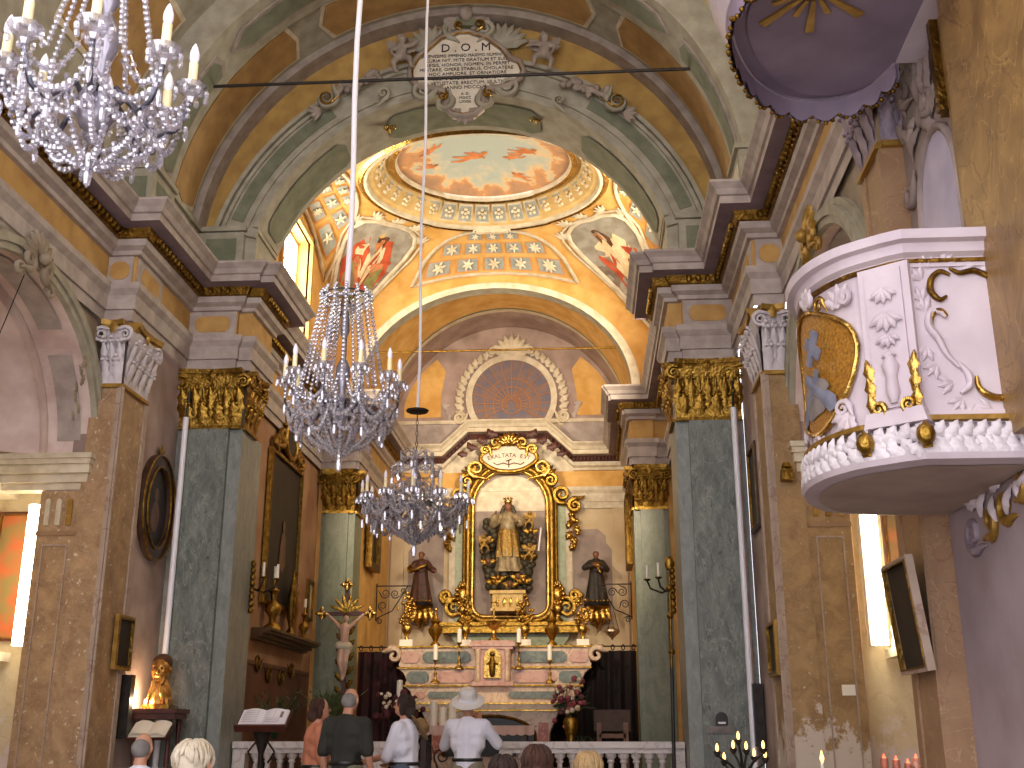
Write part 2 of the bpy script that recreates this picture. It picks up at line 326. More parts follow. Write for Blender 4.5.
# ---- side walls of the nave with the chapel arch
AC,AR,AS,AH=10.6,1.9,4.42,1.62     # arch centre y, half width, springing z, rise
def side(sx):
    mb=MB(); X=sx*HW
    fr=lambda y,z: (X,y,z)
    for k,(y0,y1) in enumerate(((1,AC-AR),(AC+AR,12.5))):
        mb.add([fr(y0,0),fr(y1,0),fr(y1,7.2),fr(y0,7.2)],[(0,1,2,3)])
    N=24; ins=[(AC+AR*math.cos(PI-PI*i/N),AS+AH*math.sin(PI-PI*i/N)) for i in range(N+1)]
    for i in range(N):
        (a,b),(c,d)=ins[i],ins[i+1]; mb.add([fr(a,b),fr(c,d),fr(c,7.2),fr(a,7.2)],[(0,1,2,3)])
    # plane above cornice (attic) and strip up to the vault
    mb.add([fr(1,7.4),fr(12.5,7.4),fr(12.5,8.0),fr(1,8.0)],[(0,1,2,3)])
    # chapel: soffit, jambs, back and end walls
    mb.k=1
    for i in range(N):
        (a,b),(c,d)=ins[i],ins[i+1]; mb.add([(X,a,b),(X,c,d),(sx*4.62,c,d),(sx*4.62,a,b)],[(0,1,2,3)])
    for y in (AC-AR,AC+AR): mb.add([(X,y,0),(sx*4.62,y,0),(sx*4.62,y,AS),(X,y,AS)],[(0,1,2,3)])
    mb.k=2
    xb=sx*5.35
    mb.add([(xb,AC-2.4,0),(xb,AC+2.4,0),(xb,AC+2.4,6.4),(xb,AC-2.4,6.4)],[(0,1,2,3)])
    for y in (AC-2.4,AC+2.4): mb.add([(xb,y,0),(sx*4.62,y,0),(sx*4.62,y,6.4),(xb,y,6.4)],[(0,1,2,3)])
    # rear face of the arch wall and inner conch
    mb.k=1
    for i in range(N):
        (a,b),(c,d)=ins[i],ins[i+1]; mb.add([(sx*4.62,a,b),(sx*4.62,c,d),(sx*4.62,c,6.6),(sx*4.62,a,6.6)],[(0,1,2,3)])
    mb.k=3
    def con(u,v):
        an=PI*u; rr=1-.0*v
        y=AC+AR*.93*math.cos(an)*(1-.45*v); z=AS+.1+AH*.93*math.sin(an)*(1-.45*v*0) if v<1 else AS+.1+AH*.93*math.sin(an)
        return (sx*(4.62+.62*math.sin(v*PI/2)),AC+AR*.94*math.cos(an)*(1-.3*v*v),AS+.02+AH*.94*math.sin(an)*(1-.3*v*v))
    mb.grid(con,24,6)
    mb.add([con(i/24,1) for i in range(25)],[tuple(range(25))])
    mb.k=1
    for i in range(N):
        (a,b),(c,d)=ins[i],ins[i+1]; g=lambda y,z:(AC+(y-AC)*.9,AS+(z-AS)*.9)
        mb.add([(sx*4.625,a,b),(sx*4.625,c,d),(sx*4.625,*g(c,d)),(sx*4.625,*g(a,b))],[(0,1,2,3)])
    mb.add([(sx*4.6,AC-2.4,6.4),(sx*4.6,AC+2.4,6.4),(xb,AC+2.4,6.4),(xb,AC-2.4,6.4)],[(0,1,2,3)])
    nm='wall_left' if sx<0 else 'wall_right'
    struct(mb,nm,['wall','chapelwall','chapelend','chapelwall'],30)
    # attic of second bay + wall strip beside the chancel arch
    mb=MB(); xs_=sx*3.80
    mb.add([(xs_,12.4,0),(xs_,14.45,0),(xs_,14.45,6.2),(xs_,12.4,6.2)],[(0,1,2,3)])
    mb.k=1; xa=sx*HP
    mb.box(min(xa,sx*4.3),max(xa,sx*4.3),12.46,14.6,7.4,8.2)
    mb.k=0
    mb.box(min(sx*3.82,sx*4.3),max(sx*3.82,sx*4.3),12.47,13.15,0,6.06)
    mb.box(min(sx*3.82,sx*4.4),max(sx*3.82,sx*4.4),12.44,14.5,7.4,8.5)
    struct(mb,'wall_%s_by_arch'%('left' if sx<0 else 'right'),['wallrose','greengrey'],30)
    # attic mouldings and painted panels; right ones cream, painting in warm light
    mb=MB()
    for (y0,y1,d) in ((12.4,13.15,.1),(13.15,14.4,.03)):
        x0,x1=sx*(HP-d),sx*4.2
        mb.box(min(x0,x1),max(x0,x1),y0,y1,7.45,8.13); mb.box(min(x0-sx*.05,x1),max(x0-sx*.05,x1),y0-.04,y1,8.13,8.2)
        mb.k=1; a,b=sx*(HP-d-.008),sx*(HP-d+.01); mb.box(min(a,b),max(a,b),y0+.14,y1-.14,7.6,8.02); mb.k=0
    mb.k=1; mb.box(min(sx*3.72,sx*4.08),max(sx*3.72,sx*4.08),12.39,12.41,7.6,8.02); mb.k=0
    struct(mb,'trim_%d'%(4 if sx<0 else 5),['greengrey','greenpan' if sx<0 else 'cream'],30)
side(-1); side(1)
# chapel archivolts, imposts
for k,sx in enumerate((-1,1)):
    mb=MB(); X=sx*HW
    fr=(fL if sx<0 else fR)((X,AC,AS))
    for r0,r1,d in ((1.0,1.045,.07),(1.045,1.10,.1),(1.10,1.14,.05)):
        po=arcpts(0,0,AR*r1,AH*r1+.0,0,PI,28); pi_=arcpts(0,0,AR*r0,AH*r0,0,PI,28)
        vs=[]
        for (p,q) in zip(po,pi_): vs+= [fr(*q,0),fr(*q,d),fr(*p,d),fr(*p,0)]
        mb.add(vs,[(4*i+j,4*i+(j+1)%4,4*(i+1)+(j+1)%4,4*(i+1)+j) for i in range(28) for j in range(4)])
    # soffit panel strips
    mb.k=1
    for a0,a1 in ((.12,.75),(.95,2.2),(2.4,3.0)):
        vs=[];n=14
        for i in range(n+1):
            a=lerp(a0,a1,i/n)
            for dx in (.12,.40): vs.append((X+sx*dx,AC+AR*.99*math.cos(a),AS+AH*.985*math.sin(a)))
        mb.add(vs,[(2*i,2*i+1,2*i+3,2*i+2) for i in range(n)])
    struct(mb,'trim_%d'%(6+k),['greengrey','lilac'],30)
    mb=MB()
    for y0,y1 in ((AC-AR-.28,AC-AR+.02),(AC+AR-.02,AC+AR+.15)):
        for z0,z1,d in ((4.02,4.1,.02),(4.1,4.2,.07),(4.2,4.3,.13),(4.3,4.36,.17),(4.36,4.42,.2)):
            a,b=X-sx*d*.6,sx*5.3; mb.box(min(a,b),max(a,b),y0-d if y0>AC else y0,y1 if y0>AC else y1+d,z0,z1)
    a,b=sx*5.1,sx*5.34
    mb.box(min(a,b),max(a,b),AC-2.3,AC+2.3,4.2,4.42); mb.box(min(a,b),max(a,b),AC-2.3,AC+2.3,4.0,4.1)
    struct(mb,'trim_%d'%(8+k),['cream','ochre'],30)
MT['litvault']=M('vault plaster with window light painted in','#dcd2ac','#cabf98',2,.8,.1)  # right side of the vault paled, painting in window light falling on it
# ---- nave vault
VC=7.77
def vault(y0,y1,r,n=1,a0=.105):
    def fn(u,v):
        a=lerp(a0,PI-a0,u); return (-r*math.cos(a),lerp(y0,y1,v),VC+r*math.sin(a))
    return fn
mb=MB(); V0=vault(1,12.5,4.14,a0=.05); mb.grid(lambda u,v: V0(u*.72,v),30,1); mb.k=2; mb.grid(lambda u,v: V0(.72+u*.28,v),14,1); mb.k=1; mb.grid(vault(13.1,14.45,3.8),40,1)
struct(mb,'ceiling',['greengrey','greengrey','litvault'],60)
def vribs(y0,y1,r0,r1,a0=.105):
    mb=MB(); n=44; vs=[]
    for i in range(n+1):
        a=lerp(a0,PI-a0,i/n)
        for y,r in ((y0,r1),(y0,r0),(y1,r0),(y1,r1)): vs.append((-r*math.cos(a),y,VC+r*math.sin(a)))
    return mb.add(vs,[(4*i+j,4*i+j+1,4*i+j+5,4*i+j+4) for i in range(n) for j in range(3)])
mb=vribs(12.4,13.2,3.72,4.2)
struct(mb,'ceiling_rib_1','greengrey',60)
def band(mb,y0,y1,r,a0,a1,d=.02,n=20,shape=None):
    """raised painted panel on the barrel vault between two angles (0 = left springing)"""
    vs=[]
    def p(a,y,rr): return (-rr*math.cos(a),y,VC+rr*math.sin(a))
    for i in range(n+1):
        t=i/n; a=lerp(a0,a1,t); s0,s1=(shape(t) if shape else (0,0))
        ya,yb=y0+s0*(y1-y0),y1-s1*(y1-y0)
        vs+=[p(a,ya,r),p(a,ya,r-d),p(a,yb,r-d),p(a,yb,r)]
    mb.add(vs,[(4*i+j,4*i+j+1,4*i+j+5,4*i+j+4) for i in range(n) for j in range(3)])
    mb.add(vs[:4],[(0,1,2,3)]); mb.add(vs[-4:],[(3,2,1,0)])
def rnd(t):   # rounded, notched ends
    e=min(t,1-t); return (max(0,.5-math.sqrt(max(0,e*9*(1-e*4.5)+.0)) if e<.11 else 0),)*2
mb=MB()
for a0,a1 in ((.12,.62),(.66,PI-.66),(PI-.62,PI-.12)):
    mb.k=1; band(mb,12.6,13.0,3.72,a0,a1,.03,24,rnd); mb.k=0; band(mb,12.64,12.96,3.72,a0+.02,a1-.02,.042,24,rnd)
struct(mb,'ceiling_panels_1',['greenpan','lilac2'],60)
mb=MB()
for a0,a1 in ((.12,.93),(1.02,PI-1.02),(PI-.93,PI-.12)):
    mb.k=1; band(mb,13.24,14.02,3.8,a0,a1,.03,30,rnd); mb.k=0; band(mb,13.29,13.97,3.8,a0+.015,a1-.015,.045,30,rnd)
struct(mb,'ceiling_panels_2',['brownpan','cream'],60)
mb=MB()
for y0,y1 in ((10.2,12.2),(7.6,9.7),(5,7.1)):
    for a0,a1 in ((.25,.62),(.75,PI-.75),(PI-.62,PI-.25)):
        mb.k=1; band(mb,y0,y1,4.14,a0,a1,.03,20); mb.k=0; band(mb,y0+.07,y1-.07,4.14,a0+.02,a1-.02,.045,20)
struct(mb,'ceiling_panels_3',['brownpan','cream'],60)
struct(vribs(14.12,14.46,3.69,3.9),'ceiling_rib_2','lilac2',60)
# ---- chancel arch wall
ACZ,ARI=7.22,3.02
mb=MB(); n=40; a0=math.asin((8.2-ACZ)/ARI)
ang=[lerp(a0,PI-a0,i/n) for i in range(n+1)]
vs=[]
for a in ang:
    c,s=math.cos(a),math.sin(a); vs+=[(ARI*c,PY,ACZ+ARI*s),(4.7*c,PY,ACZ+4.7*s),(ARI*c,PYB,ACZ+ARI*s),(4.7*c,PYB,ACZ+4.7*s)]
for i in range(n):
    o=4*i
    mb.k=0; mb.add([vs[o],vs[o+1],vs[o+5],vs[o+4]],[(0,1,2,3)])
    mb.k=1; mb.add([vs[o],vs[o+4],vs[o+6],vs[o+2]],[(0,1,2,3)])
    mb.k=2; mb.add([vs[o+2],vs[o+6],vs[o+7],vs[o+3]],[(0,1,2,3)])
struct(mb,'wall_arch',['tanpan','greengrey','amber'],40)
mb=MB()
for sx in (-1,1):                       # attic blocks over the green marble piers
    a,b=sx*2.9,sx*3.9; mb.k=0; mb.box(min(a,b),max(a,b),PY,PYB,7.3,8.2)
    a,b=sx*3.06,sx*3.72; mb.box(min(a,b),max(a,b),PY-.09,PY,7.45,8.12)
    mb.k=1; a,b=sx*3.16,sx*3.6; mb.box(min(a,b),max(a,b),PY-.1,PY,7.58,8.02)
    mb.k=0; a,b=sx*2.87,sx*3.85; mb.box(min(a,b),max(a,b),PY-.03,PYB,8.13,8.2); a,b=sx*3.02,sx*3.75; mb.box(min(a,b),max(a,b),PY-.13,PY,8.13,8.2)
for sx in (-1,1): mb.k=2; mb.box(min(sx*2.95,sx*4.0),max(sx*2.95,sx*4.0),PY+.012,PYB-.02,8.2,8.75)
struct(mb,'wall_arch_attic',['greengrey','greenpan','tanpan'],30)
def archband(mb,r0,r1,d0,d1,y=PY,a0=None,a1=None,n=44,dz=0):
    al=math.asin(min(1,(8.2-ACZ)/r1)) if a0 is None else a0; ah=PI-al if a1 is None else a1
    vs=[]
    for i in range(n+1):
        a=lerp(al,ah,i/n); c,s=math.cos(a),math.sin(a)
        vs+=[(r0*c,y-d0,ACZ+r0*s),(r0*c,y-d1,ACZ+r0*s),(r1*c,y-d1,ACZ+r1*s),(r1*c,y-d0,ACZ+r1*s)]
    mb.add(vs,[(4*i+j,4*i+(j+1)%4,4*i+4+(j+1)%4,4*i+4+j) for i in range(n) for j in range(4)]); mb.add(vs[:4],[(3,2,1,0)]); mb.add(vs[-4:],[(0,1,2,3)])
mb=MB(); archband(mb,3.02,3.6,0,.06); archband(mb,3.56,3.62,.0,.14); archband(mb,3.49,3.54,.05,.1); archband(mb,3.02,3.09,.05,.1); archband(mb,3.16,3.22,.05,.09)
mb.k=1
for a,b in ((.33,.98),(PI-.98,PI-.33)): archband(mb,3.27,3.45,.05,.075,PY,a,b,20)
mb.k=1
for a,b in ((.36,.95),(1.18,PI-1.18),(PI-.95,PI-.36)):     # soffit panels
    vs=[]
    for i in range(17):
        t=lerp(a,b,i/16); c,s=math.cos(t),math.sin(t); e=.0 if 0<i<16 else .12
        for y in (14.55+e,15.2-e): vs.append((3.0*c,y,ACZ+3.0*s))
    mb.add(vs,[(2*i,2*i+1,2*i+3,2*i+2) for i in range(16)])
struct(mb,'trim_10',['greengrey','greenpan'],40)
# ---- presbytery walls, windows
def pwall(sx):
    mb=MB(); X=sx*PW
    ys=[PYB,17.0,18.85,20.5]; zs=[0,8.1,10.0,12]
    for i in range(3):
        for j in range(3):
            if i==1 and j==1: continue
            mb.k=0 if j==0 else 1
            mb.add([(X,ys[i],zs[j]),(X,ys[i+1],zs[j]),(X,ys[i+1],zs[j+1]),(X,ys[i],zs[j+1])],[(0,1,2,3)])
    mb.k=1; xo=sx*3.62
    for y in (17.0,18.85): mb.add([(X,y,8.1),(xo,y,8.1),(xo,y,10),(X,y,10)],[(0,1,2,3)])
    for z in (8.1,10.0): mb.add([(X,17,z),(xo,17,z),(xo,18.85,z),(X,18.85,z)],[(0,1,2,3)])
    mb.k=2; mb.box(min(sx*3.0,sx*3.5),max(sx*3.0,sx*3.5),PY+.12,PYB-.04,0,7.3)
    struct(mb,'wall_presbytery_%s'%('left' if sx<0 else 'right'),['presb' if False else 'tanwall','amber','gmarble2'],30)
MT['tanwall']=M('tan brown plaster','#b08a66','#94694a',1.6,.8,.15,bscale=12)
MT['creamwall']=M('cream plaster','#d6c3a0','#c4ad86',2,.8,.1)
pwall(-1); pwall(1)
MT['lunetteglow']=emit('glow of the unseen nave lunettes','#fff3d8',8)  # for the nave windows that stay out of sight
MT['winlight']=emit('daylight in the panes','#fff6e0',26)
for k,sx in enumerate((-1,1)):
    mb=MB(); X=sx*3.55
    mb.add([(X,17.02,8.12),(X,18.83,8.12),(X,18.83,9.98),(X,17.02,9.98)],[(0,1,2,3)]); mb.k=1
    for y in (17.05,17.62,18.22,18.8): mb.box(X-.03,X+.03,y-.025,y+.025,8.1,10)
    for z in (8.13,8.75,9.35,9.96): mb.box(X-.025,X+.025,17,18.85,z-.02,z+.02)
    struct(mb,'window_%d'%(k+1),['winlight','cream'],30)
    mb=MB(); a,b=sx*3.24,sx*3.34
    for y0,y1,z0,z1 in ((16.9,17.0,8.0,10.1),(18.85,18.95,8.0,10.1),(16.9,18.95,10.0,10.1),(16.9,18.95,8.0,8.1)): mb.box(min(a,b),max(a,b),y0,y1,z0,z1)
    struct(mb,'trim_%d'%(11+k),'ochre',30)
mb=MB(); mb.add([(3.93,9.2,8.45),(3.93,11.6,8.45),(3.80,11.6,9.5),(3.80,9.2,9.5)],[(0,1,2,3)]); mb.k=1
for y in (9.2,10.0,10.8,11.6): mb.box(3.76,3.97,y-.03,y+.03,8.4,9.55)
for z in (8.42,8.98,9.52): mb.box(3.76,3.97,9.2,11.6,z-.03,z+.03)
struct(mb,'window_4',['lunetteglow','cream'],30)
for k,sx in enumerate((-1,1)):  # unseen pair of windows near the entrance, added to brighten the vault
    mb=MB(); mb.add([(sx*3.96,4,8.3),(sx*3.96,7,8.3),(sx*3.75,7,9.6),(sx*3.75,4,9.6)],[(0,1,2,3)]); mb.k=1
    for y in (4,5,6,7): mb.box(min(sx*3.7,sx*3.98),max(sx*3.7,sx*3.98),y-.03,y+.03,8.25,9.65)
    for z in (8.28,8.95,9.62): mb.box(min(sx*3.7,sx*3.98),max(sx*3.7,sx*3.98),4,7,z-.03,z+.03)
    struct(mb,'window_%d'%(5+k),['lunetteglow','cream'],30)
for k,sx in enumerate((-1,1)):      # lilac frieze blocks with ochre octagons over piers and pilasters
    mb=MB()
    for x0,x1,y in ((3.06,3.72,14.28),(3.76,4.08,12.36)):
        f=fF((sx*(x0+x1)/2,y,6.715)); w=(x1-x0)/2; mb.k=0; mb.prism(rect(w,.185),f,-.05,.01); mb.k=1; mb.prism(octagon(w*.74,.115,.06),f,.0,.02)
    f=(fL if sx<0 else fR)((sx*3.72,12.8,6.715)); mb.k=0; mb.prism(rect(.40,.185),f,-.03,.01); mb.k=1; mb.prism(octagon(.27,.115,.06),f,0,.02)
    struct(mb,'trim_%d'%(16+k),['lilac','ochre'],0)
# ---- sail vault with oval ring
SCY,SHX,SHY=17.925,3.3,2.575
RX,RY,RZ=2.1,1.78,10.70
def edge(th):
    c,s=math.cos(th),math.sin(th); t=min(SHX/max(abs(c),1e-6),SHY/max(abs(s),1e-6)); x,y=c*t,s*t
    if abs(abs(y)-SHY)<1e-6:
        ap=9.95 if y>0 else 10.45; u=x/SHX
    else: ap=10.35; u=y/SHY
    return x,y,8.0+(ap-8.0)*math.sqrt(max(0,1-u*u))
def SV(th,s,off=0):
    def P(th,s):
        x,y,z=edge(th); k=math.sqrt((math.cos(th)/RX)**2+(math.sin(th)/RY)**2); rx,ry=math.cos(th)/k,math.sin(th)/k
        return Vector((lerp(x,rx,s),SCY+lerp(y,ry,s),lerp(z,RZ,math.sin(s*PI/2)**.9)))
    p=P(th,s)
    if off:
        e=.004; a=P(th+e,s)-P(th-e,s); s0,s1=max(0,s-.01),min(1,s+.01); b=P(th,s1)-P(th,s0)
        n=a.cross(b)
        if n.length>1e-9:
            n.normalize(); c=Vector((0,SCY,8.2))-p
            if n.dot(c)<0: n=-n
            p=p+n*off
    return p
mb=MB(); mb.grid(lambda u,v: SV(2*PI*u,v),160,14,wu=True)
struct(mb,'ceiling_dome','amber',60)
def ell(rx,ry,z,n=96): return [(rx*math.cos(-2*PI*i/n),SCY+ry*math.sin(-2*PI*i/n)) for i in range(n)]
MT['covecol']=M('straw cove paint','#dcbf82','#cca866',4,.8)
mb=MB()
def ovring(prof):   # [(scale,z,mat)] rings
    n=96
    for j in range(len(prof)-1):
        mb.k=prof[j][2]
        (f0,z0,_),(f1,z1,_)=prof[j],prof[j+1]
        vs=[]
        for i in range(n):
            a=2*PI*i/n; br=.03*(1 if abs(math.sin(a))>.86 else 0)
            for f,z in ((f0,z0),(f1,z1)): vs.append(((RX*f+br)*math.cos(a),SCY+(RY*f+br)*math.sin(a),z))
        mb.add(vs,[(2*i,2*((i+1)%n),2*((i+1)%n)+1,2*i+1) for i in range(n)])
ovring([(1.06,10.72,0),(1.06,10.62,1),(1.03,10.58,1),(1.01,10.6,0),(.985,10.60,0),(.97,10.66,2),(.93,10.70,2),(.83,11.0,2),(.80,11.02,0),(.80,10.97,1),(.77,10.95,1),(.75,10.98,0),(.735,11.02,0),(.735,11.08,0)])
struct(mb,'trim_13',['cream','goldlt','covecol'],50)
# ---- chancel: arch at the back pilasters, barrel, walls, east wall
mb=MB(); n=36
def ea(rx,ry,z0,a): return (rx*math.cos(a),z0+ry*math.sin(a))
vs=[]
for i in range(n+1):
    a=PI*i/n
    x,z=ea(2.62,2.07,7.6,a); x2,z2=ea(2.78,2.19,7.6,a); x3,z3=ea(4.2,4,7.4,a)
    vs+=[(x,20.42,z),(x2,20.42,z2),(x3,20.5,z3),(x,20.72,z),(x2,20.5,z2),(x,20.72,z+.9),]
for i in range(n):
    o=6*i; q=o+6
    mb.k=0; mb.add([vs[o],vs[o+1],vs[q+1],vs[q]],[(0,1,2,3)]); mb.k=3; mb.add([vs[o],vs[q],vs[q+3],vs[o+3]],[(0,1,2,3)]); mb.k=0; mb.add([vs[o+1],vs[q+1],vs[q+4],vs[o+4]],[(0,1,2,3)])
    mb.k=1; mb.add([vs[o+4],vs[o+2],vs[q+2],vs[q+4]],[(0,1,2,3)])
    mb.k=2; mb.add([vs[o+3],vs[q+3],vs[q+5],vs[o+5]],[(0,1,2,3)])
struct(mb,'wall_chancel_arch',['cream','amber','amber','greengrey'],40)
mb=MB()
def cb(y0,y1,k):
    def fn(u,v):
        a=PI*u; return (2.72*math.cos(a),lerp(y0,y1,v),7.4+2.95*math.sin(a))
    mb.k=k; mb.grid(fn,40,1)
cb(20.68,23.25,0); cb(23.25,23.33,1); cb(23.33,23.5,3); cb(23.5,24.55,2)
struct(mb,'ceiling_chancel',['amber','greenpan','wallrose','cream'],60)
mb=MB()
for sx in (-1,1):
    X=sx*2.65; mb.k=0; mb.add([(X,20.6,0),(X,24.55,0),(X,24.55,8),(X,20.6,8)],[(0,1,2,3)])
    a,b=sx*2.6,sx*3.4; mb.box(min(a,b),max(a,b),20.5,21.1,0,7.4)
struct(mb,'wall_chancel_sides','amber',30)
mb=MB(); mb.add([(-2.8,EY,0),(2.8,EY,0),(2.8,EY,6.6),(-2.8,EY,6.6)],[(0,1,2,3)])
mb.k=1; mb.add([(-2.8,EY,6.5),(2.8,EY,6.5),(2.8,EY,11),(-2.8,EY,11)],[(0,1,2,3)])
mb.k=2; mb.box(-2.66,-1.0,EY-.06,EY,7.5,8.02); mb.box(1.0,2.66,EY-.06,EY,7.5,8.02); mb.k=3; mb.box(-2.7,2.7,EY-.1,EY,8.02,8.1)
mb.k=4
for sx in (-1,1):   # yellow painted fields on both sides of the fan light
    pts=[(sx*1.55,8.2),(sx*2.38,8.2)]+[(sx*2.42*math.cos(a),8.2+1.9*math.sin(a)) for a in (.12,.25,.4,.55,.7,.82)]+[(sx*1.45,9.3),(sx*1.55,8.7)]
    mb.prism(pts if sx>0 else pts[::-1],fF((0,EY,0)),0,.012)
struct(mb,'wall_back',['creamwall','wallrose','lilac','cream','amber'],30)
# ================================================================ helpers for carved work
DG=bpy.context.evaluated_depsgraph_get
def solid(mb,name,mats,parent=None,voxel=.02,smooth=3,loc=None,factor=.6):
    """fuse the overlapping closed pieces of mb into one continuous skin"""
    o=mb.build(name,mats,parent,0,loc)
    r=o.modifiers.new('r','REMESH'); r.mode='VOXEL'; r.voxel_size=voxel
    if smooth:
        s=o.modifiers.new('s','SMOOTH'); s.iterations=smooth; s.factor=factor
    bpy.context.view_layer.update()
    me=bpy.data.meshes.new_from_object(o.evaluated_get(DG())); o.modifiers.clear(); old=o.data; o.data=me
    me.materials.clear()
    for m in old.materials: me.materials.append(m)
    me.polygons.foreach_set('use_smooth',[True]*len(me.polygons)); return o
def cap2(mb,p,q,r0,r1,n=8):
    """tapered limb with round ends"""
    p,q=Vector(p),Vector(q); d=(q-p); L=d.length or 1e-6; d/=L
    pts=[p-d*r0*.95,p-d*r0*.6,p,q,q+d*r1*.6,q+d*r1*.95]
    mb.tube(pts,[r0*.3,r0*.8,r0,r1,r1*.8,r1*.3],n)
def limb(mb,pts,rs,n=8):
    for i in range(len(pts)-1): cap2(mb,pts[i],pts[i+1],rs[i],rs[i+1],n)
def text(s,fr,a,b,size,mat,parent,name='lettering',align='CENTER',ext=.004,sx=1,d=0):
    cu=bpy.data.curves.new(name,'FONT'); cu.body=s; cu.size=size; cu.align_x=align; cu.extrude=ext; cu.resolution_u=2
    o=bpy.data.objects.new(name,cu); COL.objects.link(o); bpy.context.view_layer.update()
    me=bpy.data.meshes.new_from_object(o.evaluated_get(DG())); bpy.data.objects.remove(o); bpy.data.curves.remove(cu)
    mb=MB(); mb.add([fr(a+v.co.x*sx,b+v.co.y,d+v.co.z+ext) for v in me.vertices],[tuple(p.vertices) for p in me.polygons]); bpy.data.meshes.remove(me)
    return mb.build(name,mat,parent,0)
def putto(name,label,fr,a,b,s,mat,flip=1,group=None,pose=0):
    """a small winged cherub seated on a moulding; height about s"""
    t=thing(name,label,'statue',fr(a,b,.0),group); m=MB()
    def p(x,y,d): return fr(a+flip*x*s,b+y*s,d*s+.06)
    m.blob(p(0,.80,.12),(.115*s,.115*s,.125*s),10,8); m.blob(p(.03,.85,.02),.11*s,8,6)
    limb(m,[p(0,.66,.08),p(0,.52,.08),p(0,.36,.1)],[.075*s,.125*s,.13*s])
    limb(m,[p(.09,.62,.1),p(.26,.60,.16),p(.40,.70 if pose else .52,.2)],[.06*s,.05*s,.035*s])
    limb(m,[p(-.09,.62,.1),p(-.24,.5,.16),p(-.2,.34,.22)],[.06*s,.05*s,.035*s])
    for k in range(4): limb(m,[p(.40+.0*k,(.70 if pose else .52)-.02+.015*k,.2),p(.46,(.72 if pose else .5)-.03+.025*k,.2)],[.014*s,.010*s],6)
    limb(m,[p(.06,.34,.12),p(.22,.22,.22),p(.26,.02,.18)],[.095*s,.075*s,.045*s]); limb(m,[p(.26,.02,.18),p(.34,-.02,.24)],[.045*s,.03*s])
    limb(m,[p(-.06,.34,.12),p(-.16,.14,.2),p(-.12,-.08,.14)],[.095*s,.075*s,.045*s]); limb(m,[p(-.12,-.08,.14),p(-.04,-.12,.2)],[.045*s,.03*s])
    m.blob(p(.0,.79,.235),(.02*s,.03*s,.025*s),6,4)
    solid(m,'body',mat,t,max(.012,.028*s),2)
    h=MB()
    for k in range(14): h.blob(p(R.uniform(-.1,.1),.84+R.uniform(-.02,.08),R.uniform(-.02,.16)),.04*s,6,4)
    h.build('hair',mat,t)
    for sg in (-1,1):
        w_=MB(); leaf(w_,frm(p(sg*.06,.6,-.02),fr.x,fr.y),0,0,.42*s,.13*s,-sg*flip*.9,.03*s,0,3); leaf(w_,frm(p(sg*.06,.56,-.02),fr.x,fr.y),0,0,.32*s,.1*s,-sg*flip*1.35,.03*s,0,3); w_.build('wing',mat,t)
    return t
def drape(mb,fr,prof,n=18,folds=9,amp=.12,ph=0,sy=.75):
    """robe: elliptical sections [(height,halfwidth,offset a,offset d)] with pleats deepening to the hem"""
    m=len(prof); zmax=max(p[0] for p in prof); zmin=min(p[0] for p in prof)
    def fn(u,v):
        i=min(m-2,int(v*(m-1))); t=v*(m-1)-i; q=[lerp(prof[i][k],prof[i+1][k],t) for k in range(4)]
        an=2*PI*u; k=(zmax-q[0])/(zmax-zmin+1e-6); w=q[1]*(1+amp*k*math.sin(folds*an+ph+2*k))
        return fr(q[2]+w*math.cos(an),q[0],q[3]+w*sy*math.sin(an))
    mb.grid(fn,folds*4,(m-1)*3,wu=True)
    for v in (0,1): mb.add([fn(i/(folds*4),v) for i in range(folds*4)],[tuple(range(folds*4))])
MT['mauvecap']=M('mauve grey weathered stucco','#a2929a','#7d6f7c',7,.6,.3,bscale=25)
MT['ochregold']=M('ochre gilt edge','#b08a3e','#8d6a2a',8,.45,.2,.5)
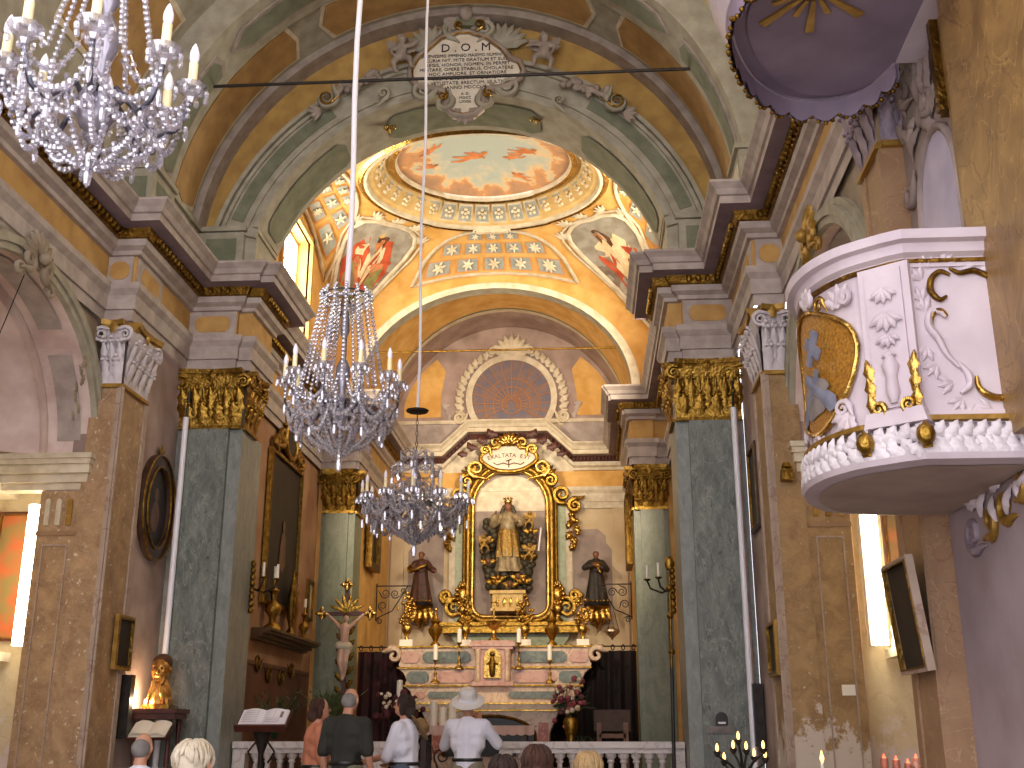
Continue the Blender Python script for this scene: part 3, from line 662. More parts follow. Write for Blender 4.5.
# ================================================================ CAPITALS AND PILASTERS
def capital(parent,faces,z0,z1,mat,abmat,leafmat=None,parts=True):
    """faces: list of (frame at the face's left lower corner with b=z, width). Corinthian: bell, two leaf rows, volutes, abacus"""
    h=z1-z0; c=MB(); lm=leafmat or mat
    for fr,w in faces:
        def bell(u,v): return fr(u*w,z0+h*.88*v,.02+.07*max(0,(v-.55)/.45)**2)
        c.grid(bell,6,8)
        for v0,d in ((0,.03),(.035,.05),(.06,.03)): pass
        n1=max(2,round(w/.2))
        for i in range(n1):
            a=(i+.5)*w/n1; leaf(c,frm(fr(0,0,0),fr.x,fr.y),a,z0+.02,h*.40,w/n1*.46,0,.05,.02,3,.07); [c.blob(fr(a+q*w/n1*.2,z0+.0+h*(.42-.05*abs(q)),.115-.02*abs(q)),(.028,.03,.024),6,4) for q in (-1,0,1)]
        for i in range(n1+1):
            a=min(max(i*w/n1,.04),w-.04); leaf(c,frm(fr(0,0,0),fr.x,fr.y),a,z0+.10,h*.56,w/n1*.40,0,.05,.02,3,.10); [c.blob(fr(a+q*w/n1*.17,z0+.10+h*(.575-.05*abs(q)),.145-.02*abs(q)),(.027,.03,.024),6,4) for q in (-1,0,1)]
        for i in range(n1):
            a=(i+.5)*w/n1; scroll(c,fr,a-w/n1*.22,z0+h*.70,.035,2.2,1,.012,1.3); scroll(c,fr,a+w/n1*.22,z0+h*.70,.035,PI-2.2,-1,.012,1.3)
            leaf(c,frm(fr(0,0,0),fr.x,fr.y),a,z0+h*.45,h*.26,.03,0,.03,.03,2,.05)
    c.build('capital',lm,parent,60)
    a=MB()
    for fr,w in faces:
        n=10
        for zz,dz,dd in ((z1-.11,.05,.06),(z1-.06,.06,.10)):
            po=[(-.09*0+lerp(0,w,i/n),dd+.05*(2*i/n-1)**2) for i in range(n+1)]
            vs=[]
            for x,d in po: vs+=[fr(x,zz,0),fr(x,zz,d),fr(x,zz+dz,d+.015),fr(x,zz+dz,0)]
            a.add(vs,[(4*i+j,4*i+(j+1)%4,4*i+4+(j+1)%4,4*i+4+j) for i in range(n) for j in range(4)]); a.add(vs[:4],[(0,1,2,3)]); a.add(vs[-4:],[(0,1,2,3)])
        leaf(a,frm(fr(0,0,0),fr.x,fr.y),w/2,z1-.16,.15,.07,0,.03,.10,2)
    a.build('abacus',abmat,parent,40)
    seen=[]
    for fr,w in faces:
        for e in (0,1):
            p=fr(e*w,z1-.17,.07)
            if any((p-q).length<.12 for q in seen): continue
            seen.append(p); v=MB(); scroll(v,fr,e*w+(.015 if e else -.015),z1-.18,.095,(PI*1.25 if e else -PI*.25),(1 if e else -1),.026,1.7,1.0,.09); v.build('volute',lm,parent,60)
    k=MB()
    for fr,w in faces:
        for zz,dd,hh in ((z0-.045,.045,.03),(z0-.015,.03,.02)): k.prism([(-.0,zz),(w,zz),(w,zz+hh),(0,zz+hh)],fr,-.01,dd)
    k.build('astragal',abmat,parent,30)
def shaft(parent,x0,x1,y0,y1,z0,z1,mat,name='shaft'):
    m=MB(); m.box(min(x0,x1),max(x0,x1),y0,y1,z0,z1); return m.build(name,mat,parent,0)
def pil_label(n,l,loc): return thing(n,l,'pilaster',loc)
for sx,lab in ((-1,'ochre marble pilaster with peeling white capital beside the oval painting'),(1,'ochre marble pilaster with white capital left of the pulpit, flaking plaster at its foot')):
    X0,X1=sx*3.77,sx*4.04
    t=pil_label('pilaster',lab,(sx*3.9,12.8,0))
    shaft(t,X0,sx*4.13,12.42,13.18,0,5.26,'omarble' if sx>0 else 'omarbleL')
    m=MB(); fr=(fL if sx<0 else fR)((sx*3.77,12.8,0))
    for s in (-1,1): m.prism([(s*.38-.05,0),(s*.38+.05,0),(s*.38+.05,5.24),(s*.38-.05,5.24)] ,fr,0,.02)
    fr2=fF((sx*3.905,12.42,0)); e=-sx
    m.prism([(e*.135-.045,0),(e*.135+.045,0),(e*.135+.045,5.24),(e*.135-.045,5.24)],fr2,0,.02)
    m.build('border_strip','olilac',t,0)
    ff=fF((min(X0,X1),12.42,0)); fs=(fL((X0,12.42,0)) if sx<0 else fR((X0,13.18,0)))
    capital(t,[(ff,.27),(fs,.76)],5.28,6.06,'white','ochregold')
for sx,lab in ((-1,'dark green marble pilaster with gilded capital on the left of the chancel arch'),(1,'dark green marble pilaster with gilded capital on the right of the chancel arch')):
    t=pil_label('pilaster',lab,(sx*3.3,14.8,0))
    shaft(t,sx*2.9,sx*3.79,PY,15.33,0,5.26,'gmarble2','pier')
    shaft(t,sx*3.07,sx*3.71,PY-.08,PY,0,5.24,'gmarble')
    x0=min(sx*2.91,sx*3.77); ff=fF((x0,PY-.04,0)); fs=(fL((sx*2.9,PY,0)) if sx<0 else fR((sx*2.9,15.0,0)))
    capital(t,[(ff,.86),(fs,.6)],5.28,6.06,'gold','golddk','gold')
for sx,lab in ((-1,'olive green pilaster at the far end of the chancel, behind the crucifix'),(1,'olive green pilaster at the far end of the chancel, right of the altar')):
    t=pil_label('pilaster',lab,(sx*2.9,20.8,.3))
    shaft(t,sx*2.58,sx*3.22,20.46,21.1,.3,5.26,'gmarbleB','pier'); shaft(t,sx*2.7,sx*3.12,20.40,20.46,.3,5.24,'gmarbleB')
    ff=fF((min(sx*2.6,sx*3.2),20.44,0)); fs=(fL((sx*2.58,20.46,0)) if sx<0 else fR((sx*2.58,21.06,0)))
    capital(t,[(ff,.6),(fs,.6)],5.28,6.06,'golddk','gold','golddk')
# pilaster by the pulpit and the pulpit pier
t=pil_label('pilaster','ochre marble pilaster behind the pulpit with a damaged mauve capital',(3.9,7.85,0))
shaft(t,3.82,4.08,7.2,7.75,0,5.26,'omarble2')
m=MB(); fr=fR((3.82,7.475,0))
for s in (-1,1): m.prism([(s*.22-.05,0),(s*.22+.05,0),(s*.22+.05,5.24),(s*.22-.05,5.24)],fr,0,.015)
m.build('border_strip','omarble2',t,0)
capital(t,[(fF((3.82,7.2,0)),.24),(fR((3.82,7.75,0)),.55)],5.28,6.06,'mauvecap','ochregold')
mb=MB(); mb.box(3.99,4.12,2.0,7.22,0,6.2)
struct(mb,'wall_pulpit_pier',['lavwall','lavwall'],0)
t=pil_label('pilaster','broad ochre marble pilaster at the right edge above the pulpit',(3.95,5.6,2.75))
shaft(t,3.93,3.99,4.4,6.13,2.75,6.1,'omarbleN'); shaft(t,3.86,3.93,4.4,5.9,2.75,6.1,'omarbleN','raised_panel')
m=MB(); m.box(3.88,3.99,6.13,6.19,4.9,6.1); m.box(3.91,3.99,6.19,6.23,4.9,6.1); m.build('gilt_moulding','golddk',t,0)
# chapel jamb pilasters with fluted heads
for sx,lab in ((-1,'ochre marble jamb pilaster with three white flutes beside the left chapel light'),(1,'ochre marble jamb pilaster with three gilt flutes beside the right chapel light')):
    t=thing('jamb_pilaster',lab,'pilaster',(sx*4.35,12.44,0)); ff=fF((sx*4.36,12.5,0)); m=MB()
    m.prism(rect(.235,.001) and [(-.235,0),(.235,0),(.235,4.0),(-.235,4.0)],ff,0,.06); m.build('shaft','omarble' if sx>0 else 'omarbleL',t,0)
    m=MB(); m.ringprism([(-.15,.4),(.15,.4),(.15,3.38),(-.15,3.38)],[(-.135,.42),(.135,.42),(.135,3.36),(-.135,3.36)],ff,.05,.075); m.build('panel_moulding','olilac',t,0)
    m=MB(); m.prism([(-.24,3.48),(.24,3.48),(.24,3.53),(-.24,3.53)],ff,.05,.08); m.build('collar','omarble2',t,0)
    for k in (-1,0,1):
        m=MB(); m.prism([(k*.13-.03,3.6),(k*.13+.03,3.6),(k*.13+.03,3.88)]+[(k*.13+.03*math.cos(a),3.88+.03*math.sin(a)) for a in (.8,1.57,2.3)]+[(k*.13-.03,3.88)],ff,.06,.085); tag(m.build('flute',('cream' if sx<0 and k<1 else 'ochregold'),t,30))
# ================================================================ TIE RODS
t=tag(MB().tube([(-3.42,12.95,9.66),(-3.42,12.95,9.60),(-3.42,12.95,9.63)],.02).tube([(-3.45,12.95,9.63),(3.45,12.95,9.63)],.022,8).tube([(3.4,12.95,9.53),(3.42,12.95,9.73)],.03).tube([(-3.4,12.95,9.53),(-3.42,12.95,9.73)],.03).build('tie_rod','iron',None,40,(0,12.95,9.63)),'iron tie rod stretched across the nave vault in front of the inscription','rod')
t=tag(MB().tube([(-2.62,20.7,8.48),(2.62,20.7,8.48)],.02,8).tube([(-2.6,20.7,8.38),(-2.6,20.7,8.58)],.03).tube([(2.6,20.7,8.38),(2.6,20.7,8.58)],.03).build('tie_rod','golddk',None,40,(0,20.7,8.48)),'thin tie rod across the far arch in front of the fan window','rod')
# ================================================================ INSCRIPTION CARTOUCHE
def px(pts,Y): return [atY(x,y,Y) for x,y in pts]
def pxF(fr,pts):
    o=[]
    for x,y in pts:
        p=atY(x,y,fr.o.y)-fr.o; o.append((p.dot(fr.x),p.dot(fr.y)))
    return o
fw=fF(atY(466,68,14.28))
t=thing('inscription_cartouche','white stucco cartouche with a Latin inscription headed D.O.M over the chancel arch','cartouche',fw.o)
tab=pxF(fw,[(460,34),(470,34),(488,40),(503,51),(510,60),(520,64),(524,73),(520,81),(508,88),(488,91),(484,94),(484,108),(474,116),(464,118),(452,116),(446,108),(446,94),(440,91),(420,89),(411,80),(411,71),(417,61),(428,51),(441,40)])
MT['tablet']=M('pale tablet','#e6dcc8','#d6c9b2',5,.7,.05)
m=MB(); m.prism(tab[::-1] if False else tab,fw,-.1,.05); m.build('tablet','tablet',t,30)
n=len(tab); cx=sum(p[0] for p in tab)/n; cy=sum(p[1] for p in tab)/n
m=MB(); m.tube([fw(a,b,.05) for a,b in tab],.05,8,True); m.build('rim','lilac2',t,60)
m=MB(); m.tube([fw(lerp(cx,a,.965),lerp(cy,b,.965),.075) for a,b in tab],.018,6,True); m.build('gilt_line','gold',t,60)
text('D . O . M',fw,.0,.25,.19,'dark',t,d=.05)
LN=['SERENISSIMO IMMENSO MAXIMO NUMINI CAELI','CURIA NIT. MITE GRATIUM ET SUIS','REGIS, HONOR, NOMEN, IN PERPET','MILITARE, OPERE STABILIS, CHOLATERE','HOC AMPLIORE, ET ORNATIORE','CULTU EXORNAVIT DOMUM','VETUSTATE, ERECTUM, MULTIS','ANNO MDCCLX']
for i,s in enumerate(LN): text(s,fw,.03-.02*(i%2),.155-.076*i,.074,'dark',t,d=.05,sx=.86 if len(s)>35 else 1.05)
for i,s in enumerate(['A. D.','MDCC','LXXIX']): text(s,fw,.0,-.48-.065*i,.06,'dark',t,d=.05)
for a,b,sz,ro,h in ((-.62,-.38,.16,2.6,1),(.62,-.36,.16,.5,-1),(-.3,-.60,.12,3.6,1),(.3,-.58,.12,-.5,-1),(-.2,.62,.13,1.2,1),(.28,.62,.13,1.9,-1)): m=MB(); scroll(m,fw,a,b,sz,ro,h,.05,1.5,1.4,.04); m.build('scroll','greengrey',t,60)
for a,b,sz,ro,h in ((-.32,-.52,.07,3.6,1),(.34,-.50,.07,-.5,-1),(.2,.66,.08,2.0,-1),(-.1,.66,.06,1.2,1)): m=MB(); scroll(m,fw,a,b,sz,ro,h,.02,1.5,1.4,.12); m.build('gilt_scroll','goldlt',t,60)
m=MB()
for k in range(7): leaf(m,fw,0,-.74,.22,.07,PI+(k-3)*.55,.06,.02,3)
m.build('bottom_leaf','lilac2',t,60)
for sx in (-1,1):   # fluted shells behind the shoulders
    m=MB()
    for k in range(7): leaf(m,fw,sx*.52,.34,.42,.09,sx*(-1.15+k*.3)-sx*.2,.09,-.02,2)
    m.build('shell','greengrey',t,60)
t=thing('crowning_ornament','stucco leaf crest on top of the inscription cartouche','ornament',fw(0,.8)); m=MB()
for k in range(9): leaf(m,fw,.0,.72,.38,.1,(k-4)*.42,.1,.02,3)
for a in (-.2,.22): scroll(m,fw,a,.78,.12,1.5,1 if a<0 else -1,.05,1.5)
m.blob(fw(0,.86,.12),(.12,.1,.14),8,6); m.build('leaf_crest','lilac2',t,60)
m=MB(); m.prism([(fw.o.x*0-.18,.66),(.18,.66),(.14,.8),(-.14,.8)],fw,.0,.1); m.build('pedestal','greenpan',t,30)
putto('putto','stucco putto seated left of the Latin inscription, arm raised to the tablet',fF(atY(402,74,14.25)),0,0,.62,'lilac2',1,None,1)
putto('putto','stucco putto leaning on the right shoulder of the Latin inscription',fF(atY(545,72,14.25)),0,0,.62,'lilac2',-1,None,0)
for lab,x,y,h in (('garland of stucco flowers trailing left from the cartouche along the arch',378,78,-1),('garland of stucco flowers trailing right from the cartouche along the arch',566,84,1)):
    fg=fF(atY(x,y,14.25)); t=thing('stucco_garland',lab,'ornament',fg.o); m=MB()
    for k in range(22):
        q=k/21; a=h*q*.62; b=-q*.26+.05*math.sin(q*9); 
        for _ in range(2): m.blob(fg(a+R.uniform(-.06,.06),b+R.uniform(-.06,.06),.06),R.uniform(.035,.06),6,5)
    m.build('flowers','lilac2',t,60)
    m=MB(); scroll(m,fg,h*.72,-.36,.16,0 if h>0 else PI,-h,.04,1.6,1.2,.06); m.build('scroll','greengrey',t,60); m=MB(); scroll(m,fg,h*-.1,-.3,.09,PI/2,h,.03,1.4,2.0,.06); m.build('scroll','greengrey',t,60)
    m=MB(); scroll(m,fg,h*.72,-.36,.12,0 if h>0 else PI,-h,.018,1.4,1.2,.12); m.build('gilt_line','goldlt',t,60)
    m=MB()
    for k in range(4): leaf(m,fg,h*.82,-.52,.2,.05,-h*(1.2+.5*k),.05,.03,3)
    m.build('leaf_tip','lilac2',t,60)
for lab,x,y in (('left pair of small gilt scrolls on the underside edge of the chancel arch',390,137),('right pair of small gilt scrolls on the underside edge of the chancel arch',536,128)):
    fg=fF(atY(x,y-8,PYB-.6)); m=MB()
    for s in (-1,1): scroll(m,fg,s*.05,0,.05,PI/2,s,.018,1.3,1.6,.02)
    tag(m.build('gilt_scroll','goldlt',None,60,tuple(fg.o)),lab,'ornament')
# shells on the side chapel arches
for lab,f0,mt in (('scallop shell ornament on the crown of the left chapel arch',fL((-4.04,10.55,6.10)),'wall'),('gilded figure-like shell ornament over the right chapel arch, behind the pulpit',fR((4.04,10.5,6.10)),'ochregold')):
    t=thing('shell_ornament',lab,'ornament',f0.o); m=MB()
    for k in range(9): leaf(m,f0,0,-.05,.34,.075,(k-4)*.36,.1,.02,2)
    m.build('shell',mt,t,60); m=MB()
    for s in (-1,1): scroll(m,f0,s*.2,-.1,.11,PI/2 if s>0 else PI/2,s,.04,1.5,1.3,.05); scroll(m,f0,s*.34,-.26,.07,0 if s>0 else PI,s,.03,1.4,1.3,.03)
    m.build('scrolls',mt,t,60); m=MB(); m.blob(f0(0,-.02,.12),.07,8,6); m.build('boss',mt,t,60)
for lab,f0 in (('low relief of plaster leaves beside the left chapel arch',fL((-4.07,12.1,5.2))),):
    t=thing('leaf_relief',lab,'ornament',f0.o); m=MB()
    for k in range(10): leaf(m,f0,-.1+R.uniform(-.08,.08),-.5+k*.11,.16,.05,R.uniform(-1,1),.03,.0,3)
    m.build('leaves','wall',t,60)
t=thing('hanging_wire','thin iron hanging wire in front of the left chapel lunette','wire',(-4.2,10.5,4.9)); m=MB(); m.tube([(-4.1,10.55,6.0),(-4.45,10.75,5.2)],.006,5); m.build('wire','iron',t)
# ================================================================ DOME PAINTINGS
def poly_on(mb,fn,pts,off):
    n=len(pts); cx=sum(p[0] for p in pts)/n; cy=sum(p[1] for p in pts)/n
    K=3; vs=[]
    for k in range(1,K+1):
        for a,b in pts: vs.append(fn(lerp(cx,a,k/K),lerp(cy,b,k/K),off))
    vs.append(fn(cx,cy,off)); c=K*n
    fs=[(c,i,(i+1)%n) for i in range(n)]+[(k*n+i,(k+1)*n+i,(k+1)*n+(i+1)%n,k*n+(i+1)%n) for k in range(K-1) for i in range(n)]
    mb.add(vs,fs)
def ov(cx,cy,rx,ry,rot=0,n=14,jit=0):
    o=[]
    for i in range(n):
        a=2*PI*i/n; q=1+jit*R.uniform(-1,1); x,y=rx*q*math.cos(a),ry*q*math.sin(a); o.append((cx+x*math.cos(rot)-y*math.sin(rot),cy+x*math.sin(rot)+y*math.cos(rot)))
    return o
def stroke(x0,y0,x1,y1,w0,w1):
    dx,dy=x1-x0,y1-y0; L=math.hypot(dx,dy) or 1; nx,ny=-dy/L,dx/L
    return [(x0+nx*w0,y0+ny*w0),(x0-dx/L*w0*.8,y0-dy/L*w0*.8),(x0-nx*w0,y0-ny*w0),(x1-nx*w1,y1-ny*w1),(x1+dx/L*w1*.8,y1+dy/L*w1*.8),(x1+nx*w1,y1+ny*w1)]
PAINT=dict(sky=('#b3b3a0','#c8b894'),cloudp=('#d7a06a','#c9a884'),cloudg=('#b79a7c','#9d8570'),fleshp=('#d68a52','#bd6e3a'),fleshd=('#bb7a48','#a0663c'),red=('#c4562e','#a23e20'),rose=('#cf8458','#b86a44'),ivory=('#e2cfa6','#cfb78a'),hairb=('#6b4226','#4e2f1c'),greenp=('#8f8a52','#76733f'),greyp=('#a19a8c','#8a8070'),dusk=('#8a7868','#6f5d50'),teal=('#9aa79c','#b0b0a0'))
for k,(a,b) in PAINT.items(): MT[k]=M('fresco '+k,a,b,2.2 if k in('sky','cloudp','cloudg') else 5,.85,.06,bscale=40,lo=.4,hi=.62)
KX,KY=RX*.735,RY*.735
def fresco_sky():
    """pale blue-green sky, peach clouds gathering towards the rim"""
    m,nt,b=newmat('fresco sky and clouds'); N=nt.nodes.new; L=nt.links.new; b.inputs['Roughness'].default_value=.85
    tc=N('ShaderNodeTexCoord'); mp=N('ShaderNodeMapping'); mp.inputs['Scale'].default_value=(1/KX,1/KY,0); L(tc.outputs['Object'],mp.inputs[0])
    ln=N('ShaderNodeVectorMath'); ln.operation='LENGTH'; L(mp.outputs[0],ln.inputs[0])
    no=N('ShaderNodeTexNoise'); no.inputs['Scale'].default_value=2.3; no.inputs['Detail'].default_value=7; no.inputs['Roughness'].default_value=.6; L(tc.outputs['Object'],no.inputs[0])
    ma=N('ShaderNodeMath'); ma.operation='MULTIPLY_ADD'; ma.inputs[1].default_value=1.5; L(no.outputs[0],ma.inputs[0]); L(ln.outputs['Value'],ma.inputs[2])
    cr=N('ShaderNodeValToRGB'); e=cr.color_ramp.elements; e[0].position=.5; e[0].color=lin('#a9b0a6'); e[1].position=1.0; e[1].color=lin('#9c7a5c')
    for p,c in ((.62,'#b9b7a4'),(.70,'#d8b98a'),(.76,'#c98f5c'),(.84,'#b48a68')): x=e.new(p); x.color=lin(c)
    sc=N('ShaderNodeMapRange'); sc.inputs['From Min'].default_value=.6; sc.inputs['From Max'].default_value=1.95; L(ma.outputs[0],sc.inputs[0]); L(sc.outputs[0],cr.inputs[0]); L(cr.outputs[0],b.inputs['Base Color']); return m
def fd(a,b,off=0):
    r2=min(1,a*a+b*b); return Vector((KX*a,SCY-KY*b,11.06+.32*(1-r2)-off))
t=thing('ceiling_fresco','oval ceiling fresco of putti among peach clouds in a pale sky, in the dome','painting',(0,SCY,11.06))
m=MB(); m.grid(lambda u,v: fd(math.cos(2*PI*u)*max(v,.001),math.sin(2*PI*u)*max(v,.001)),64,10,wu=True); m.build('painted_sky',fresco_sky(),t,60)
def pputto(a,b,s,rot,fl=1):
    m=MB(); c,sn=math.cos(rot),math.sin(rot)
    def f(x,y,off): return fd(a+(x*fl*c-y*sn)*s,b+(x*fl*sn+y*c)*s,off)
    k=.006
    for i,pp in enumerate([ov(0,0,.5,.3),ov(.55,.22,.2,.2),stroke(-.3,-.05,-.85,-.3,.2,.12),stroke(-.85,-.3,-1.35,-.15,.12,.07),stroke(-.2,.05,-.8,.1,.18,.1),stroke(-.8,.1,-1.2,.35,.1,.06),stroke(.25,.1,.5,-.3,.12,.06),stroke(.2,.2,-.05,.55,.1,.06)]): poly_on(m,f,pp,k+.0006*i)
    o=m.build('painted_putto','fleshp',t,60); h=MB(); poly_on(h,f,ov(.6,.32,.2,.12,.4),k+.006); h.build('painted_hair','fleshd',o,60)
    w_=MB(); poly_on(w_,f,stroke(.0,.2,-.5,.6,.2,.05),k-.002); w_.build('painted_wing','rose',o,60)
for q in ((-.12,-.22,.21,.1,1),(.32,-.24,.13,.5,-1),(.5,-.05,.18,.3,1),(.38,-.62,.12,-.2,-1),(-.62,.1,.16,.9,-1),(-.2,.55,.14,.2,1),(.35,.45,.15,-.3,-1),(-.66,-.28,.12,-.4,1)): pputto(*q)
# cove of small flower coffers round the oval
t=thing('flower_cove','oval cove of small square coffers with plaster flowers round the ceiling fresco','ornament',(0,SCY,10.8))
m=MB(); fl_=MB(); fm=MB()
def cv(th,v,off=0):
    f,z=lerp(.965,.835,v),lerp(10.67,10.995,v); br=-off
    return Vector(((RX*f+br)*math.cos(th),SCY+(RY*f+br)*math.sin(th),z-off*.5))
for i in range(36):
    th=2*PI*(i+.5)/36; d=2*PI/36*.36
    poly_on(m,lambda a,b,o: cv(th+a*d,.5+.36*b,o),[(-1,-1),(1,-1),(1,1),(-1,1)],.012)
    poly_on(fm,lambda a,b,o: cv(th+a*d*1.18,.5+.44*b,o),[(-1,-1),(1,-1),(1,1),(-1,1)],.006)
    for k in range(5): fl_.blob(cv(th+.5*d*math.cos(k*1.257+.3),.5+.2*math.sin(k*1.257+.3),.03),.035,6,4)
    fl_.blob(cv(th,.5,.045),.03,6,4)
fm.build('coffer_borders','cream',t,60); m.build('coffer_fields','bluecoffer',t,60); tag(fl_.build('flowers','flower',t,60),kind='stuff')
# four panels of coffers on the sail vault
def coffers(label,th0,th1,rows,topf):
    t=thing('coffered_panel',label,'ornament',tuple(SV((th0+th1)/2,.3)))
    bf=MB();bb=MB(); ncol=len(rows[0]) if False else 0
    n=30; out=[(lerp(th0,th1,i/n),.035) for i in range(n+1)]+[(lerp(th1,th0,i/n),max(.05,topf(1-i/n))) for i in range(1,n)]
    m=MB(); m.tube([SV(a,s,.02) for a,s in out],.035,6,True); m.build('moulding','cream',t,60)
    for (s0,s1,c) in rows:
        for j in range(c):
            # columns spread over the width where this row is open
            lo,hi=0,1
            us=[i/60 for i in range(61) if topf(i/60)>s1-.02]
            if not us: continue
            lo,hi=max(us[0],.04),min(us[-1],.96)
            u0,u1=lerp(lo,hi,j/c),lerp(lo,hi,(j+1)/c); tc,dt=lerp(th0,th1,(u0+u1)/2),(th1-th0)*(u1-u0)/2
            sc,ds=(s0+s1)/2,(s1-s0)/2
            fn=lambda a,b,o: SV(tc+a*dt,sc+b*ds,o)
            poly_on(bf,fn,[(-.86,-.86),(.86,-.86),(.86,.86),(-.86,.86)],.008); poly_on(bb,fn,[(-.72,-.74),(.72,-.74),(.72,.74),(-.72,.74)],.016)
            f=MB(); np_=R.choice((6,6,8,5)); p0=fn(0,0,.04); ex=(fn(.1,0,.04)-p0)/.1; ey=(fn(0,.1,.04)-p0)/.1
            sz=min(ex.length,ey.length)*.80; ex.normalize(); ey.normalize(); ff=frm(p0,ex,ey); ro=R.uniform(0,1)
            sg=-1 if (SV(tc,sc,.5)-p0).dot(ff.n)<0 else 1
            for k in range(np_): leaf(f,ff,0,0,sz,sz*.3,ro+k*2*PI/np_,.03*sg,.0,1)
            f.blob(p0,sz*.24,8,5); f.build('flower','flower',t,60)
    bf.build('coffer_borders','orange',t,60); bb.build('coffer_fields','bluecoffer',t,60)
top=lambda u: .80*max(0,1-(2*u-1)**2)**.5
coffers('coffered panel with plaster flowers at the back of the dome, over the far arch',math.radians(57),math.radians(123),[(.06,.28,5),(.30,.52,5),(.54,.74,3)],top)
coffers('coffered panel with plaster flowers on the left side of the dome by the bright window',math.radians(150),math.radians(208),[(.08,.28,4),(.30,.52,4),(.54,.74,3)],top)
coffers('coffered panel of flowers on the right edge of the dome, half hidden by the arch',math.radians(-28),math.radians(30),[(.08,.28,4),(.30,.52,4),(.54,.74,3)],top)
# seated figures painted on the pendentives
def pend(label,thc,fl,parts):
    W=math.radians(14.0)
    def fn(a,b,off): return SV(thc-a*W,.05+.74*b,off)
    t=thing('painted_pendentive',label,'painting',tuple(fn(0,.4,0)))
    out=[(0.02,-.02),(.4,.08),(.62,.22),(.86,.4),(.98,.6),(.9,.78),(.6,.92),(.2,1.0),(-.2,1.0),(-.6,.92),(-.9,.78),(-.98,.6),(-.86,.4),(-.62,.22),(-.4,.08)]
    m=MB(); poly_on(m,fn,out,.012); m.build('painted_sky','greyp',t,60)
    m=MB()
    for i,q in enumerate(((0,.1,.3,.12),(-.3,.24,.35,.1),(.3,.26,.35,.1),(0,.3,.5,.1))): poly_on(m,fn,ov(q[0],q[1],q[2],q[3],0,14,.1),.016+.001*i)
    m.build('painted_cloud','dusk',t,60)
    for i,(nm,mt,polys) in enumerate(parts):
        m=MB()
        for k,pp in enumerate(polys): poly_on(m,fn,[(fl*x,y) for x,y in pp],.018+.003*i+.0006*k)
        m.build(nm,mt,t,60)
    m=MB(); m.tube([fn(a,b,.02) for a,b in out],.045,6,True); m.build('frame_moulding','cream',t,60)
    m=MB(); m.tube([fn(a*1.22,b*1.04-.02,.015) for a,b in out],.025,6,True); m.build('outer_moulding','cream',t,60)
    m=MB()
    for a,b in ((-.75,.98),(.75,.98),(0,1.1),(-1.1,.7),(1.1,.7)):
        p=fn(a,b,.02); q=fn(a+.1,b,.02); r_=fn(a,b+.05,.02); f0=frm(p,q-p,r_-p)
        if (SV(thc,.4,.5)-p).dot(f0.n)<0: f0=frm(p,p-q,r_-p)
        for k in range(5): leaf(m,f0,0,-.05,.2,.05,(k-2)*.5,.04,.0,2)
    m.build('leaf_cresting','cream',t,60)
pend('fresco of a seated figure in a red cloak and long hair, on the left pendentive',math.radians(141),1,[
 ('painted_hair','hairb',[ov(0,.79,.15,.055),stroke(-.12,.79,-.17,.68,.06,.05),stroke(.12,.79,.16,.67,.06,.05)]),
 ('painted_robe','red',[stroke(-.14,.52,-.45,.36,.2,.2),stroke(.08,.5,.40,.36,.18,.2),stroke(-.28,.66,-.46,.44,.12,.12),stroke(.22,.68,.34,.48,.13,.14),ov(-.02,.42,.6,.07)]),
 ('painted_torso','ivory',[stroke(-.02,.655,-.04,.5,.2,.19),stroke(-.2,.65,-.42,.52,.06,.05),stroke(.16,.64,.26,.5,.07,.05)]),
 ('painted_legs','greenp',[stroke(-.22,.36,-.26,.24,.17,.12),stroke(.26,.36,.28,.24,.17,.12)]),
 ('painted_fold','rose',[stroke(-.3,.47,.02,.40,.05,.03),stroke(.1,.47,.38,.42,.05,.03)]),
 ('painted_face','fleshp',[ov(0.0,.768,.095,.045),stroke(0,.73,0,.70,.05,.06)])])
pend('fresco of a bearded figure in white with a red cloak, on the right pendentive',math.radians(39.5),1,[
 ('painted_hair','hairb',[ov(-.05,.80,.16,.055),stroke(.06,.79,.13,.69,.07,.06)]),
 ('painted_cloak','red',[stroke(.02,.40,.14,.16,.28,.22),stroke(.1,.46,.46,.24,.2,.16),ov(-.22,.36,.26,.07,-.3)]),
 ('painted_robe','ivory',[stroke(.0,.66,.06,.48,.2,.24),stroke(-.1,.62,-.38,.52,.09,.07),stroke(.22,.64,.38,.48,.12,.1)]),
 ('painted_book','greyp',[[(-.62,.5),(-.27,.47),(-.22,.54),(-.57,.56)]]),
 ('painted_face','fleshd',[ov(-.09,.765,.10,.045)]),
 ('painted_beard','hairb',[stroke(-.12,.735,-.13,.69,.06,.03)])])
# cartouche over the back coffers, scrolled frames at the ring
for k,(th,lab) in enumerate(((90,'small plaster shell cartouche under the dome ring, above the far coffers'),)):
    p=SV(math.radians(th),.93,.05); f0=fF(tuple(p)); t=thing('shell_cartouche',lab,'ornament',tuple(p)); m=MB(); m.prism([(-.3,-.1),(.3,-.1),(.34,.06),(-.34,.06)],f0,-.05,.04)
    for s in (-1,1): scroll(m,f0,s*.36,0,.06,PI/2,s,.025,1.4,1,.02)
    m.build('cartouche','flower',t,60)
